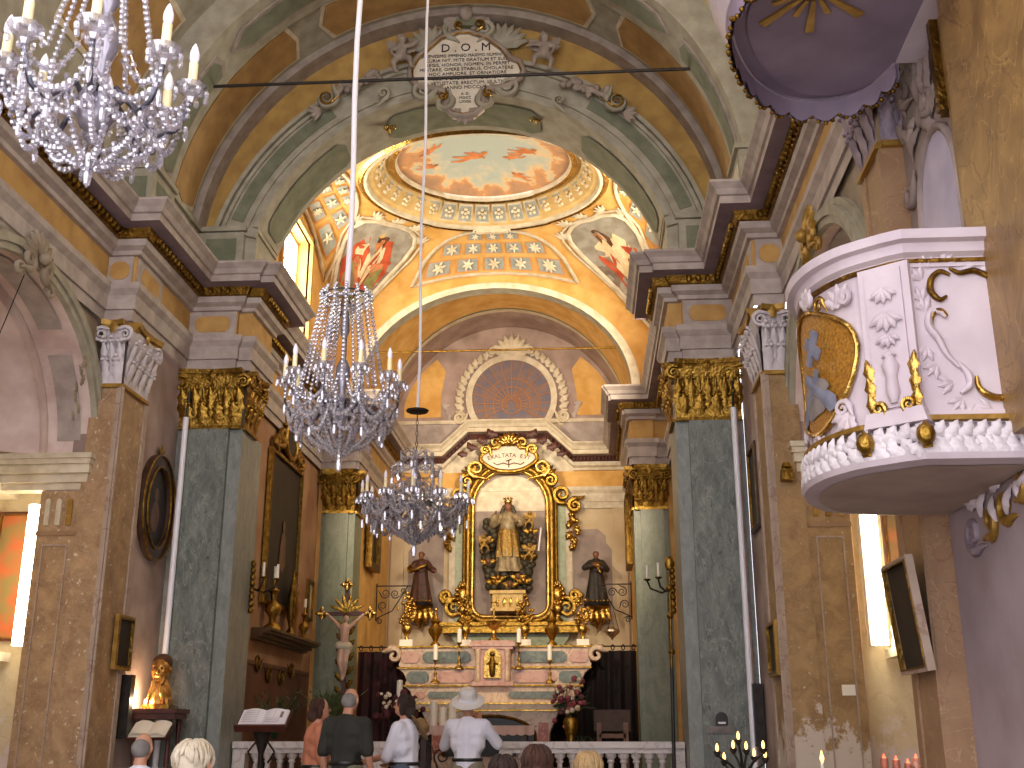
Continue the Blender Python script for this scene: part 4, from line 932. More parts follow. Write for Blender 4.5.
# ================================================================ FAN WINDOW OF THE EAST WALL
wc=(0.07,8.62)
MT['fanglass']=M('dim coloured panes','#8a7168','#6c6a78',5,.3)
MT['fanbar']=M('orange brown window bars','#b07a48',None,rough=.6)
f0=fF((wc[0],EY-.02,wc[1])); cut=-.58; r0=.9; aa=math.asin(cut/r0)
mb=MB(); mb.prism(arcpts(0,0,r0,r0,aa,PI-aa,40),f0,-.02,.02)
w3=struct(mb,'window_3','fanglass',30)
m=MB(); cc=(0,-.16)
for rr in (.22,.42,.62): m.tube([f0(cc[0]+rr*math.cos(a)*1.0,cc[1]+rr*math.sin(a),.03) for a in [lerp(-.5 if rr>.3 else 0,PI+(.5 if rr>.3 else 0) if rr>.3 else 2*PI,i/32) for i in range(33)] if cc[1]+rr*math.sin(a)>cut],.013,5)
for k in range(17):
    a=lerp(-.45,PI+.45,k/16); e=.9
    x,y=cc[0]+.1*math.cos(a),cc[1]+.1*math.sin(a); L=0
    while math.hypot(x+L*math.cos(a),y+L*math.sin(a))<.88 and y+L*math.sin(a)>cut and L<1.3: L+=.02
    m.tube([f0(x,y,.03),f0(x+L*math.cos(a),y+L*math.sin(a),.03)],.012,5)
m.build('window_muntins','fanbar',w3,40)
m=MB(); po=arcpts(0,0,1.04,1.04,aa,PI-aa,44); pi_=arcpts(0,0,.9,.9,aa,PI-aa,44); vs=[]
for p,q in zip(po,pi_): vs+=[f0(*q,0),f0(*q,.07),f0(*p,.09),f0(*p,0)]
m.add(vs,[(4*i+j,4*i+(j+1)%4,4*i+4+(j+1)%4,4*i+4+j) for i in range(44) for j in range(4)]); m.box(wc[0]-1.0,wc[0]+1.0,EY-.12,EY,8.0,8.05); m.build('window_frame','cream',w3,40)
t=thing('window_surround','painted stucco surround of leaves and a crowning shell around the fan window','ornament',(wc[0],EY,8.1))
m=MB()
for k in range(34):
    a=lerp(-.55,PI+.55,k/33); rr=1.17
    if abs(a-PI/2)<.3: continue
    leaf(m,f0,rr*math.cos(a)*.95,rr*math.sin(a)*1.0-.06,.25,.085,(a-PI/2)+(1 if a>PI/2 else -1)*-.75,.06,.02,2)
m.build('leaf_garland','cream',t,60)
m=MB()
for k in range(9): leaf(m,f0,0,1.06,.5,.11,(k-4)*.36,.1,.02,2)
m.build('shell','cream',t,60)
for s in (-1,1): m=MB(); scroll(m,f0,s*1.18,-.46,.13,PI/2,-s,.05,1.7,2.2,.04); scroll(m,f0,s*.42,1.12,.11,0 if s>0 else PI,s,.04,1.5,1.2,.04); m.build('scroll','cream',t,60)
m=MB()
for s in (-1,1):
    for k in range(4): leaf(m,f0,s*1.42,-.5+.12*k,.2,.06,-s*.5*k,.04,.0,2)
m.build('side_leaves','lilac',t,60)
MT['goldcream']=M('cream gilt','#dcbf7c','#c29a4c',8,.5,.1,.2)
MT['tubewhite']=M('white tube','#f2f0f4',None,rough=.3)
MT['canvas']=M('dark varnished canvas','#2c2018','#17110d',2.5,.6,lo=.3,hi=.7)
MT['nichelilac']=M('grey mauve niche wall','#a8988c','#8f8078',3,.8,.1)
MT['silver']=M('tarnished silver','#c9b8a0','#8d7c6a',9,.3,.1,.9)
# ================================================================ ALTAR (stands between the far pilasters)
MT['agreenlt']=marble('pale green marble','#8e9a72','#a5ae88','#7a875f',2,.4)
MT['amarble']=marble('pink and cream altar marble','#c2a587','#d3ba9a','#9c785c',2.2,.35,'#a9897a',.03)
MT['apink']=marble('rose marble inlay','#b28875','#c49d88','#a2604e',3,.35,None,.03)
MT['agreen']=marble('grey green marble inlay','#565e54','#747c6e','#424c45',3,.35,None,.04)
MT['ared']=marble('red brown marble inlay','#9a4e38','#b8694e','#d8a98a',3,.35,None,.03)
AY=20.75
t=thing('high_altar','stepped high altar of pink marble with gilt edges under the altarpiece','altar',(0,AY,.3)); f=fF((0,AY,0))
m=MB(); m.box(-2.3,2.3,18.9,21.3,.3,.45); m.box(-2.0,2.0,19.25,21.3,.45,.6); m.box(-1.75,1.75,19.6,21.3,.6,.75); m.build('steps','olilac',t,30)
m=MB()   # table block with splayed sides
sec=[(.75,1.05),(.85,1.05),(.9,.98),(1.35,1.02),(1.62,1.14),(1.72,1.2)]
vs=[]
for z,w in sec: vs+=[(-w,19.95,z),(w,19.95,z),(w,20.7,z),(-w,20.7,z)]
m.add(vs,[(4*i+j,4*i+(j+1)%4,4*i+4+(j+1)%4,4*i+4+j) for i in range(5) for j in range(4)]+[(0,1,2,3),(20,21,22,23)]); m.build('table_block','amarble',t,30)
m=MB(); m.box(-1.28,1.28,19.85,20.75,1.72,1.80); m.build('mensa','amarble',t,30)
m=MB(); m.box(-1.30,1.30,19.83,20.7,1.80,1.83); m.box(-1.22,1.22,19.9,20.7,1.69,1.72); m.build('gilt_edge','goldlt',t,30)
fa=fF((0,19.94,0)); m=MB(); arch=[(-.78,.95)]+[(.78*math.cos(a),1.28+.33*math.sin(a)) for a in [PI-PI*i/18 for i in range(19)]]+[(.78,.95)]
m.prism(arch[::-1],fa,-.02,.01); m.build('dark_recess','dark',t,30)
m=MB(); m.tube([fa(x,y,.02) for x,y in arch],.03,6); m.build('recess_moulding','golddk',t,60)
for s in (-1,1): m=MB(); m.prism([(s*.9-.09,1.0),(s*.9+.09,1.0),(s*.9+.11,1.5),(s*.9-.07,1.5)],fF((0,19.98,0)),0,.05); m.build('side_inlay','ared',t,30)
TI=[(1.83,2.12,1.45,20.55),(2.15,2.44,1.6,20.72),(2.48,2.82,1.75,20.86)]
for k,(z0,z1,w,y) in enumerate(TI):
    m=MB(); prof=[(z0,w-.02),(z0+.04,w),(lerp(z0,z1,.3),w-.03),(lerp(z0,z1,.75),w+.03),(z1,w+.12)]; vs=[]
    for z,ww in prof: vs+=[(-ww,y,z),(ww,y,z),(ww,21.25,z),(-ww,21.25,z)]
    m.add(vs,[(4*i+j,4*i+(j+1)%4,4*i+4+(j+1)%4,4*i+4+j) for i in range(4) for j in range(4)]+[(0,1,2,3),(16,17,18,19)]); tr=m.build('tier','amarble',t,30)
    m=MB(); m.box(-w-.15,w+.15,y-.04,21.25,z1,z1+.03); m.build('gilt_edge','gold',tr,30)
    ft=fF((0,y,0)); zc=(z0+z1)/2
    for s in (-1,1):
        for (cx,hw,mt) in (((.87,.44,'agreen'),(1.53,.17,'apink')) if k==2 else ((.74,.38,'apink'),(1.37,.2,'agreen')) if k==1 else ((.72,.44,'agreen'),(1.3,.1,'apink'))):
            m=MB(); m.prism([(s*cx+x,zc+yy) for x,yy in octagon(hw,.10 if k else .06,.06 if k else .04)],ft,-.01,.03); m.build('inlay_panel',mt,tr,30)
for s in (-1,1):   # big end volutes
    m=MB(); scroll(m,fF((0,20.9,0)),s*1.84,2.68,.14,PI/2,-s,.06,1.1,1.0,.03); m.build('end_volute','amarble',t,60)
tb=thing('tabernacle','rose marble tabernacle with a gilt door in the middle of the altar tiers','tabernacle',(0,20.6,2.12)); m=MB()
for z0,z1,w in ((2.13,2.2,.37),(2.2,2.76,.31),(2.76,2.81,.36),(2.81,2.88,.40),(2.88,2.91,.36)): m.box(-w,w,20.42+(.37-w)*.5,21.0,z0,z1)
m.build('case','apink',tb,30); fd_=fF((0,20.44,2.2)); m=MB(); m.prism([(-.15,.06),(.15,.06),(.15,.42)]+[(.15*math.cos(a),.42+.15*math.sin(a)) for a in (.5,1.05,1.57,2.1,2.6)]+[(-.15,.42)],fd_,0,.04); dr=m.build('door','goldlt',tb,30)
m=MB(); limb(m,[fd_(0,.12,.05),fd_(0,.3,.05),fd_(0,.42,.05)],[.05,.06,.035]); m.blob(fd_(0,.47,.06),.05,8,6); limb(m,[fd_(-.09,.3,.05),fd_(0,.36,.05),fd_(.09,.3,.05)],[.02,.03,.02]); m.build('relief_figure','golddk',dr,60)
for s in (-1,1): m=MB(); m.lathe([(.035,2.2),(.05,2.25),(.04,2.3),(.04,2.64),(.055,2.72),(.05,2.76)],(s*.26,20.44,0),10); m.build('colonnette','amarble',tb,60)
# gilt chalice-like monstrance on the tabernacle
m=thing('monstrance','gilt winged monstrance standing on the tabernacle','monstrance',(0,20.7,2.91)); mb=MB(); mb.lathe([(.12,0),(.10,.04),(.03,.1),(.05,.15),(.03,.2),(.12,.27),(.16,.36),(.02,.38),(.02,.6)],(0,20.7,2.91),12); mb.build('cup','goldlt',m,50)
for s in (-1,1): mb=MB(); mb.tube([(s*.1,20.7,3.18),(s*.2,20.7,3.21),(s*.28,20.7,3.33),(s*.26,20.7,3.40)],[.02,.018,.014,.01]); mb.build('wing','goldlt',m,60)
mb=MB(); mb.tube([(0,20.7,3.48),(0,20.7,3.68)],.014); mb.tube([(-.07,20.7,3.61),(.07,20.7,3.61)],.014); mb.build('cross','gold',m,60)
def reliquary(loc,s,label,mat):
    t=thing('flower_vase_reliquary',label,'reliquary',loc,'gilt bouquets on the altar'); x,y,z=loc
    m=MB(); m.box(x-.13*s,x+.13*s,y-.08*s,y+.08*s,z,z+.14*s); m.build('foot','candle',t,30)
    m=MB(); m.lathe([(.05*s,.14*s),(.03*s,.2*s),(.07*s,.26*s),(.11*s,.34*s),(.09*s,.42*s),(.06*s,.44*s)],(x,y,z),12); m.build('vase','goldlt',t,50)
    m=MB(); f=fF((x,y,z))
    for k in range(44):
        a=R.uniform(0,2*PI); r_=R.uniform(0,1)**.6; b=.74*s+.34*s*r_*math.sin(a); aa_=.19*s*r_*math.cos(a)*(1-.6*max(0,math.sin(a)))
        m.blob(f(aa_,b,R.uniform(-.02,.09)*s),R.uniform(.028,.05)*s,7,5)
    for k in range(6): leaf(m,f,0,.5*s,.20*s,.04*s,(k-2.5)*.5,.05,.0,3)
    m.blob(f(0,1.06*s,.03),.05*s,8,6); m.build('bouquet',mat,t,60)
for x,l in ((406,'tall bright gilt bouquet at the left end of the altar top'),(465,'slender gilt bouquet left of the tabernacle top'),(525,'slender gilt bouquet right of the tabernacle top'),(583,'gilt bouquet at the right end of the altar top')):
    p=atY(x,647,21.0); reliquary((p.x,21.05,2.85),.92 if x in(406,) else .86,l,'goldlt' if x!=465 and x!=525 else 'gold')
for x,l in ((435,'gilt turned urn left of the altar centre, behind a candlestick'),(552,'gilt turned urn right of the altar centre')):
    p=atY(x,647,21.1); t=thing('urn',l,'urn',(p.x,21.12,2.85),'gilt urns on the altar'); m=MB(); m.lathe([(.10,0),(.09,.05),(.04,.1),(.06,.16),(.12,.24),(.14,.32),(.09,.38),(.07,.42),(.11,.46),(.05,.52),(.03,.62),(.0,.66)],(p.x,21.12,2.85),14); m.build('body','gold',t,50); m=MB(); m.blob((p.x,21.12,3.53),.035,8,6); m.build('finial','goldlt',t,60)
def candlestick(px_,ytop,ybase,Y,label,wh=.22):
    a=atY(px_,ytop,Y); b=atY(px_,ybase,Y); h=a.z-b.z; t=thing('altar_candlestick',label,'candlestick',(b.x,Y,b.z),'candlesticks on the altar tiers')
    hs=h-wh; m=MB(); m.lathe([(.09,0),(.08,.03),(.03,.06),(.02,.12),(.035,.16),(.015,.2),(.013,hs*.6),(.03,hs*.64),(.013,hs*.68),(.015,hs*.9),(.05,hs*.97),(.05,hs)],(b.x,Y,b.z),10); m.build('stem','gold',t,50)
    m=MB(); m.lathe([(.042,hs),(.042,h),(.008,h+.005),(.004,h+.025)],(b.x,Y,b.z),10); m.build('candle','candle',t,50)
candlestick(435,645,683,20.5,'candlestick with a cream candle on the left of the altar tiers',.26)
candlestick(459,629,669,20.68,'candlestick with a tall candle just left of the tabernacle',.24)
candlestick(519,629,669,20.68,'candlestick with a tall candle just right of the tabernacle',.24)
candlestick(550,645,683,20.5,'candlestick with a cream candle on the right of the altar tiers',.26)
# ================================================================ ALTARPIECE ON THE EAST WALL
G=fF((.05,24.42,0)); T=thing('altarpiece','gilded altarpiece frame with an arched niche on the far wall','altarpiece',(.05,24.42,3.3))
def wz(y): return atY(508,y,24.3).z
inn=[]
for a in [PI+PI/2*i/6 for i in range(7)]: inn.append((-.55+.25*math.cos(a),3.98+.25*math.sin(a)))
for a in [-PI/2+PI/2*i/6 for i in range(7)]: inn.append((.55+.25*math.cos(a),3.98+.25*math.sin(a)))
for i in range(17): inn.append((.80*math.cos(PI*i/16),6.1+.80*math.sin(PI*i/16)))
def off(pts,d):
    n=len(pts);o=[]
    for i in range(n):
        p,q=Vector(pts[i-1]),Vector(pts[(i+1)%n]); t=(q-p).normalized(); o.append((pts[i][0]+t.y*d,pts[i][1]-t.x*d))
    return o
m=MB(); m.prism([(-1.34,3.42),(1.34,3.42),(1.34,6.2),(1.0,6.75),(.6,7.05),(-.6,7.05),(-1.0,6.75),(-1.34,6.2)],G,-.08,.02); m.build('backing','cream',T,30)
for s in (-1,1): m=MB(); m.prism([(s*1.1-.1,3.6),(s*1.1+.1,3.6),(s*1.1+.1,6.2),(s*1.1-.1,6.2)],G,0,.05); m.build('green_strip','agreenlt',T,30)
m=MB(); m.prism(inn,G,-.06,.03); m.build('niche_lining','nichelilac',T,30)
m=MB(); m.prism([(.80*math.cos(PI*i/16),6.0+.8*math.sin(PI*i/16)) for i in range(17)],G,.0,.04); m.build('niche_head','cream',T,30)
for k,(d,r,z,mt) in enumerate(((.02,.05,.12,'goldlt'),(.11,.06,.2,'gold'),(.2,.045,.12,'golddk'))): m=MB(); m.tube([G(a,b,z) for a,b in off(inn,d)],r,8,True); m.build('frame_moulding',mt,T,60)
m=MB(); m.ringprism(off(inn,.24),inn,G,0,.14); m.build('frame_body','golddk',T,30)
m=MB(); m.prism([(-1.45,3.36),(1.45,3.36),(1.38,3.56),(-1.38,3.56)],G,-.05,.35); m.prism([(-1.5,3.50),(1.5,3.50),(1.5,3.57),(-1.5,3.57)],G,-.05,.42); m.build('gradine','gold',T,30)
m=MB(); m.prism([(-1.0,2.9),(1.0,2.9),(1.3,3.36),(-1.3,3.36)],G,-.05,.12); m.build('green_cove','agreenlt',T,30)
for s in (-1,1):
    for k,(a,b,sz,ro,h) in enumerate(((1.2,3.9,.2,-PI/2,s),(1.38,4.15,.13,PI/2,-s),(1.14,6.35,.2,PI/2,s),(1.42,6.1,.15,-PI/2,-s))): m=MB(); scroll(m,G,s*a,b,sz,ro if s>0 else PI-ro,h,.06,1.5,1.5,.1); m.build('gilt_scroll','gold',T,60)
    m=MB()
    for k in range(8): leaf(m,G,s*(1.36+.05*math.sin(k*2)),6.15-.12*k,.24,.09,PI+s*.5*(-1)**k,.08,.04,3)
    for k in range(6): m.blob(G(s*1.42+R.uniform(-.06,.06),5.9-.14*k,.09),.05,7,5)
    m.build('gilt_drop','goldlt' if s>0 else 'gold',T,60)
    m=MB(); q=(s*1.02,3.57)
    m.lathe([(.13,0),(.12,.05),(.05,.12),(.07,.2),(.13,.3),(.1,.36),(.05,.4)],tuple(G(q[0],q[1],.18)),12)
    for k in range(12):
        a=k*PI/6; m.blob(G(q[0]+.13*math.cos(a),q[1]+.6+.2*math.sin(a),.2),.05,7,5)
    m.blob(G(q[0],q[1]+.6,.18),(.11,.06,.16),10,8)
    for k in range(3): leaf(m,G,q[0],q[1]+.74,.16,.05,(k-1)*.4,.05,.18,3)
    tag(m.build('gilt_vase','goldlt',T,60))
# crowning cartouche with the motto
C=fF((.03,24.2,7.13)); t=thing('motto_cartouche','gilded cartouche lettered EXALTATA EST crowning the altarpiece','cartouche',C.o)
m=MB(); m.prism([(.56*math.cos(a)*(1+.05*math.cos(4*a)),.27*math.sin(a)+.02) for a in [2*PI*i/28 for i in range(28)]],C,-.15,.06); m.build('tablet','tablet',t,30)
for i,ch in enumerate('EXALTATA EST'):
    if ch==' ': continue
    u=(i-5.5)/5.5; text(ch,frm(C(u*.43,.035-.06*u*u,.06),(math.cos(-.28*u),0,math.sin(-.28*u)),(-math.sin(-.28*u),0,math.cos(-.28*u))),0,0,.13,'hairb',t)
m=MB()
for s in (-1,1): m.tube([C(0,-.14,.07),C(s*.12,-.1,.07),C(s*.26,-.14,.07),C(s*.34,-.09,.07)],.012,5); 
m.tube([C(0,-.2,.07),C(0,-.03,.07)],.014,5); m.tube([C(-.06,-.06,.07),C(.06,-.02,.07)],.012,5); m.build('painted_flourish','hairb',t,60)
m=MB(); m.tube([C(.6*math.cos(a)*(1+.05*math.cos(4*a)),.31*math.sin(a)+.02,.04) for a in [2*PI*i/32 for i in range(32)]],.055,8,True); m.build('rim','gold',t,60)
for s in (-1,1):
    for k,(a,b,sz,ro,h) in enumerate(((.72,-.22,.19,PI/2,-s),(.52,.2,.11,0 if s>0 else PI,s),(.3,.36,.12,PI/2,s),(.92,-.5,.14,-PI/2,s))): m=MB(); scroll(m,C,s*a,b,sz,ro,h,.05,1.5,1.6,.06); m.build('gilt_scroll','goldlt' if k!=3 else 'gold',t,60)
    m=MB()
    for k in range(4): leaf(m,C,s*.74,-.42,.36,.09,-s*(.1+k*.32),.1,.02,2)
    m.build('shell','gold',t,60)
m=MB()
for k in range(7): leaf(m,C,0,.3,.32,.08,(k-3)*.4,.1,.08,3)
for k in range(9): m.blob(C(R.uniform(-.2,.2),.34+R.uniform(0,.12),.1),.05,7,5)
m.build('crest','goldlt',t,60)
m=MB()
for s in (-1,1):
    for k in range(4): m.blob(C(s*(.1+.0*k)+R.uniform(-.1,.1),.58+R.uniform(-.03,.08),-.05),(.1,.06,.08),7,5)
m.build('wooden_leaves','woodred',t,60)
for s in (-1,1):
    q_=atY(484 if s<0 else 540,438,23.88); f0=fF((q_.x,23.88,q_.z-.12)); m=MB()
    for k in range(7): leaf(m,f0,-s*.3+s*k*.11,.2-k*.075,.24,.09,-s*(1.0+.5*(-1)**k),.05,.0,2)
    tag(m.build('leaf_spray','woodred',None,60,tuple(f0.o)),'dark carved leaf spray on the %s raking cornice of the altarpiece'%('left' if s<0 else 'right'),'ornament')
# ---- statues
MT['vrobe']=M('gilded brocade robe','#c9a250','#8a6a38',22,.45,.3,.5)
MT['vskirt']=M('grey gold skirt','#b8a680','#8d7c5a',14,.5,.2,.25)
MT['vdark']=M('dark bronze green cloud','#5b5440','#3e3a2e',9,.5,.4,.3)
MT['brownrobe']=M('dark brown habit','#55301f','#3a2016',9,.6,.2)
MT['blackrobe']=M('dark habit','#33291f','#221b16',9,.6,.2)
def person_top(m,p,s,arms,hd=0):
    m.blob(p(hd,.905,.02),(.055*s,.055*s,.07*s),10,8); cap2(m,p(hd*.5,.80,.0),p(hd*.8,.87,.01),.032*s,.03*s)
    limb(m,[p(0,.60,.0),p(0,.72,.0),p(0,.78,.0)],[.10*s,.115*s,.075*s]); limb(m,[p(-.10,.765,0),p(.10,.765,0)],[.055*s,.055*s])
    for a in arms:
        limb(m,[p(*q) for q in a],[.052*s,.042*s,.03*s]); e,w=Vector(a[-2]),Vector(a[-1]); d=(w-e).normalized()
        for k in range(5):
            o=Vector((.012*(k-2),.008*(k-2)*(-1 if k%2 else 1),.004*k)); limb(m,[p(*(w+o*.6)),p(*(w+d*(.055 if k else .03)+o))],[.009*s,.007*s],6)
        m.blob(p(*(w+d*.01)),.022*s,7,5)
def hands(a): return a
def saint(name,label,base,s,robe,prof,arms,extras,hairm='hairb',skin='skin',rotz=0,cape=None):
    t=thing(name,label,'statue',base); f=fF(base)
    f2=frm(base,(math.cos(rotz),math.sin(rotz),0),(0,0,1))
    p=lambda x,y,d: f2(x*s,y*s,d*s)
    m=MB(); person_top(m,p,s,arms); solid(m,'body',skin,t,.013*max(s,.9),2)
    m=MB(); drape(m,f2,[(y*s,w*s,a*s,d*s) for y,w,a,d in prof],18,8,.13); 
    limb(m,[p(-.11,.755,0),p(.11,.755,0)],[.066*s,.066*s]); limb(m,[p(0,.62,0),p(0,.75,0)],[.125*s,.11*s])
    for a in arms: limb(m,[p(*a[0]),p(*a[1]),p(*(Vector(a[1]).lerp(Vector(a[2]),.7)))],[.065*s,.058*s,.062*s])
    m.build('habit',robe,t,70)
    m=MB(); m.blob(p(0,.925,-.015),(.062*s,.062*s,.06*s),9,7); m.build('hair',hairm,t,60)
    extras(t,p,f2,s); return t
hab=[(.0,.21,0,0),(.06,.2,0,0),(.3,.165,0,0),(.5,.135,0,0),(.62,.125,0,0),(.74,.12,0,0),(.79,.06,0,0)]
def exL(t,p,f,s):
    m=MB(); limb(m,[p(-.18,.6,.14),p(-.05,.63,.18),p(.1,.70,.15)],[.03*s,.035*s,.03*s]); m.tube([p(-.18+.05*math.cos(a),.63+.07*math.sin(a),.16) for a in [i*.6 for i in range(9)]],.016*s); m.build('gilt_sash','gold',t,60)
    m=MB(); m.lathe([(.24*s,-.06*s),(.25*s,-.02*s),(.22*s,0)],tuple(p(0,0,0)),14); m.build('plinth','dark',t,40)
    m=MB()
    for k in range(7): m.blob(p(-.2+.067*k,.03,.16),.025*s,6,5)
    m.build('gilt_hem','gold',t,60)
def exR(t,p,f,s):
    m=MB(); m.blob(p(0,.70,.1),(.13*s,.07*s,.07*s),9,6); limb(m,[p(.02,.66,.16),p(.08,.55,.2)],[.03*s,.02*s]); m.build('gilt_stole','gold',t,60)
    m=MB(); m.lathe([(.24*s,-.06*s),(.25*s,-.02*s),(.22*s,0)],tuple(p(0,0,0)),14); m.build('plinth','dark',t,40)
    m=MB()
    for k in range(7): m.blob(p(-.2+.067*k,.03,.16),.025*s,6,5)
    m.build('gilt_hem','gold',t,60)
MT['darkskin']=M('dark painted flesh','#8a5c40','#6f4730',8,.5)
bL=atY(420,603,24.0); bR=atY(597,603,24.0)
saint('saint_statue','small statue of a friar in a brown habit with gilt sash on the left bracket',(bL.x,24.05,bL.z),1.12,'brownrobe',hab,[[(-.12,.75,0),(-.2,.62,.06),(-.06,.64,.17)],[(.12,.75,0),(.2,.64,.1),(.29,.58,.2)]],exL,'hairb','darkskin')
saint('saint_statue','small statue of a friar in a dark habit with gilt stole on the right bracket',(bR.x,24.05,bR.z),1.12,'blackrobe',hab,[[(-.12,.75,0),(-.22,.66,.08),(-.05,.70,.17)],[(.12,.75,0),(.2,.62,.08),(.06,.66,.18)]],exR,'hairb','darkskin')
for b,l in ((bL,'gilded leaf bracket under the left friar statue'),(bR,'gilded leaf bracket under the right friar statue')):
    t=thing('wall_bracket',l,'bracket',(b.x,24.2,b.z-.45)); m=MB(); m.lathe([(.02,-.52),(.06,-.45),(.09,-.38),(.16,-.28),(.2,-.14),(.27,-.1),(.28,-.07)],(b.x,24.12,b.z),14); m.build('corbel','gold',t,50)
    f0=fF((b.x,23.95,b.z)); m=MB()
    for k in range(5): leaf(m,f0,(k-2)*.1,-.12,.3,.07,PI+(k-2)*.15,.05,.0,3)
    m.build('leaves','goldlt',t,60); m=MB(); m.box(b.x-.14,b.x+.14,24.15,24.5,b.z-.4,b.z-.1); m.build('wall_block','golddk',t,30)
# the Virgin in the niche
def exV(t,p,f,s):
    m=MB(); m.lathe([(.055*s,0),(.062*s,.03*s),(.05*s,.035*s)],tuple(p(0,.965,.01)),12)
    for k in range(8): a=k*PI/4; m.blob(p(.055*math.cos(a),1.03,.01+.055*math.sin(a)),.016*s,6,4)
    m.build('crown','goldlt',t,60)
    m=MB()
    for sg in (-1,1): limb(m,[p(sg*.06,.92,-.02),p(sg*.085,.84,-.02),p(sg*.09,.76,-.03)],[.025*s,.03*s,.02*s])
    m.build('veil','vdark',t,60)
    m=MB(); drape(m,f,[(.20*s,.155*s,0,.02),(.4*s,.15*s,0,.02),(.55*s,.13*s,0,.02),(.64*s,.105*s,0,.02),(.74*s,.12*s,0,0),(.79*s,.07*s,0,0)],18,9,.16,1); m.build('brocade_mantle','vrobe',t,70)
V=atY(508,578,24.1)
saint('crowned_statue','crowned gilded female statue standing on cloud in the altarpiece niche',(.02,24.08,4.62),1.55,'vskirt',[(.0,.18,0.02,0),(.05,.17,0.01,0),(.2,.15,0,0),(.4,.14,0,0),(.6,.115,0,0),(.76,.11,0,0),(.79,.05,0,0)],[[(-.11,.75,0),(-.2,.66,.06),(-.17,.78,.14)],[(.11,.75,0),(.21,.68,.06),(.15,.66,.16)]],exV,'hairb','darkskin')
t=thing('cloud_base','dark gilded cloud with cherub heads swirling round the crowned statue','ornament',(.02,24.08,4.25)); m=MB()
for k in range(150):
    a=R.uniform(0,2*PI)
    if k<60: x,z=R.uniform(-.46,.46),4.28+R.uniform(0,.4)
    else:
        sg=R.choice((-1,1)); z=R.uniform(4.6,5.75); x=sg*(.36+.10*math.sin((z-4.5)*2.6)+R.uniform(-.14,.12))
    m.blob((.02+x,24.12+R.uniform(-.08,.1),z),R.uniform(.05,.11),7,5)
m.build('cloud','vdark',t,60)
for k,(x,z) in enumerate(((-.3,4.42),(.05,4.36),(.34,4.44),(-.42,4.85),(.44,4.95),(-.46,5.3),(.5,5.5),(.46,5.15),(-.2,4.5),(.22,4.52))):
    m=MB(); m.blob((.02+x,23.98,z),(.065,.065,.075),9,7); tag(m.build('cherub_head','darkskin' if k%2 else 'gold',t,60))
    m=MB()
    for s in (-1,1): leaf(m,fF((.02+x,23.98,z-.05)),0,0,.2,.06,-s*1.2,.03,.0,3)
    m.build('cherub_wing','gold',t,60)
for k,(x,z,l) in enumerate(((-.5,5.05,'little gilded cherub beside the left elbow of the crowned statue'),(.48,5.55,'little gilded cherub high on the right of the crowned statue'),(.47,4.85,'little gilded cherub low on the right beside the skirt of the crowned statue'))):
    putto('cherub',l.replace('’',"'"),fF((.02+x,23.98,z)),0,0,.38,'vrobe',1 if x<0 else -1,None,1)
t=tag(MB().tube([(.68,23.95,5.05),(.74,23.95,5.55)],.022,8).build('neon_tube','tubewhite',None,60,(.7,23.95,5.3)),'short white lamp tube leaning inside the niche, right of the crowned statue','lamp')
t=thing('statue_pedestal','cream and gilt pedestal under the cloud of the crowned statue','pedestal',(.02,24.1,3.78)); m=MB(); m.box(-.34,.38,23.9,24.4,3.79,3.85); m.box(-.3,.34,23.93,24.4,3.85,4.15); m.box(-.36,.4,23.88,24.4,4.15,4.22); m.build('block','goldcream',t,30)
m=MB()
for k in range(4): leaf(m,fF((.02,23.93,3.88)),(k-1.5)*.14,0,.2,.05,0,.02,.0,2)
m.build('relief','goldlt',t,60)
# ---- painted side recess outlines behind the friars
for s,x0,x1 in ((-1,-2.2,-1.42),(1,1.42,2.25)):
    m=MB(); f0=fF((0,EY,0)); pts=[(x0,3.55),(x1,3.55),(x1,5.6),(x0,5.6)]
    if s>0: pts=[(x0,3.55),(x1,3.55),(x1,5.15),(x1-.12,5.3),(x1-.12,5.45),(x1-.3,5.6),(x0,5.6)]
    else: pts=[(x0,3.55),(x1,3.55),(x1,5.6),(x0+.3,5.6),(x0+.12,5.45),(x0+.12,5.3),(x0,5.15)]
    m.prism(pts,f0,0,.015); struct(m,'wall_back_field_%d'%(1 if s<0 else 2),'nichelilac',30)
for s in (-1,1):
    m=MB(); m.box(min(s*2.58,s*2.3),max(s*2.58,s*2.3),EY-.08,EY,2.9,6.06); struct(m,'trim_%d'%(14 if s<0 else 15),'creamwall',30)
# ---- wrought iron lamp brackets, hanging lamp
def ironbr(s,label):
    X=s*2.6; f0=frm((X,22.9,0),(-s,0,0),(0,0,1)); t=thing('iron_bracket',label,'bracket',(X,22.9,4.0)); m=MB()
    q=lambda a,b: f0(a,b,0)
    m.tube([q(0,4.2),q(.75,4.2)],.014); m.tube([q(.02,4.25),q(.02,3.5)],.014); m.tube([q(.02,3.55),q(.35,3.7),q(.6,4.1),q(.66,4.2)],.012); m.build('arm','iron',t,60)
    for a,b,sz in ((.2,4.05,.1),(.4,4.04,.09),(.15,3.8,.09),(.56,4.1,.06),(.1,3.5,.06)): m=MB(); scroll(m,f0,a,b,sz,R.uniform(0,6),R.choice((-1,1)),.012,1.6,1.0,0); m.build('scroll','iron',t,60)
ironbr(-1,'black wrought iron scroll bracket on the left chancel wall'); ironbr(1,'black wrought iron scroll bracket on the right chancel wall')
p=atY(612,632,23.0); t=thing('sanctuary_lamp','small silver sanctuary lamp hanging on thin chains right of the altar','lamp',(p.x,23,p.z)); m=MB(); m.lathe([(.01,-.16),(.03,-.12),(.1,-.06),(.16,0),(.15,.04),(.06,.08),(.04,.12)],(p.x,23,p.z),14); m.build('bowl','silver',t,50)
m=MB()
for k in range(3): a=k*2.1; m.tube([(p.x+.14*math.cos(a),23+.14*math.sin(a),p.z+.03),(p.x,23,p.z+.62)],.005,4)
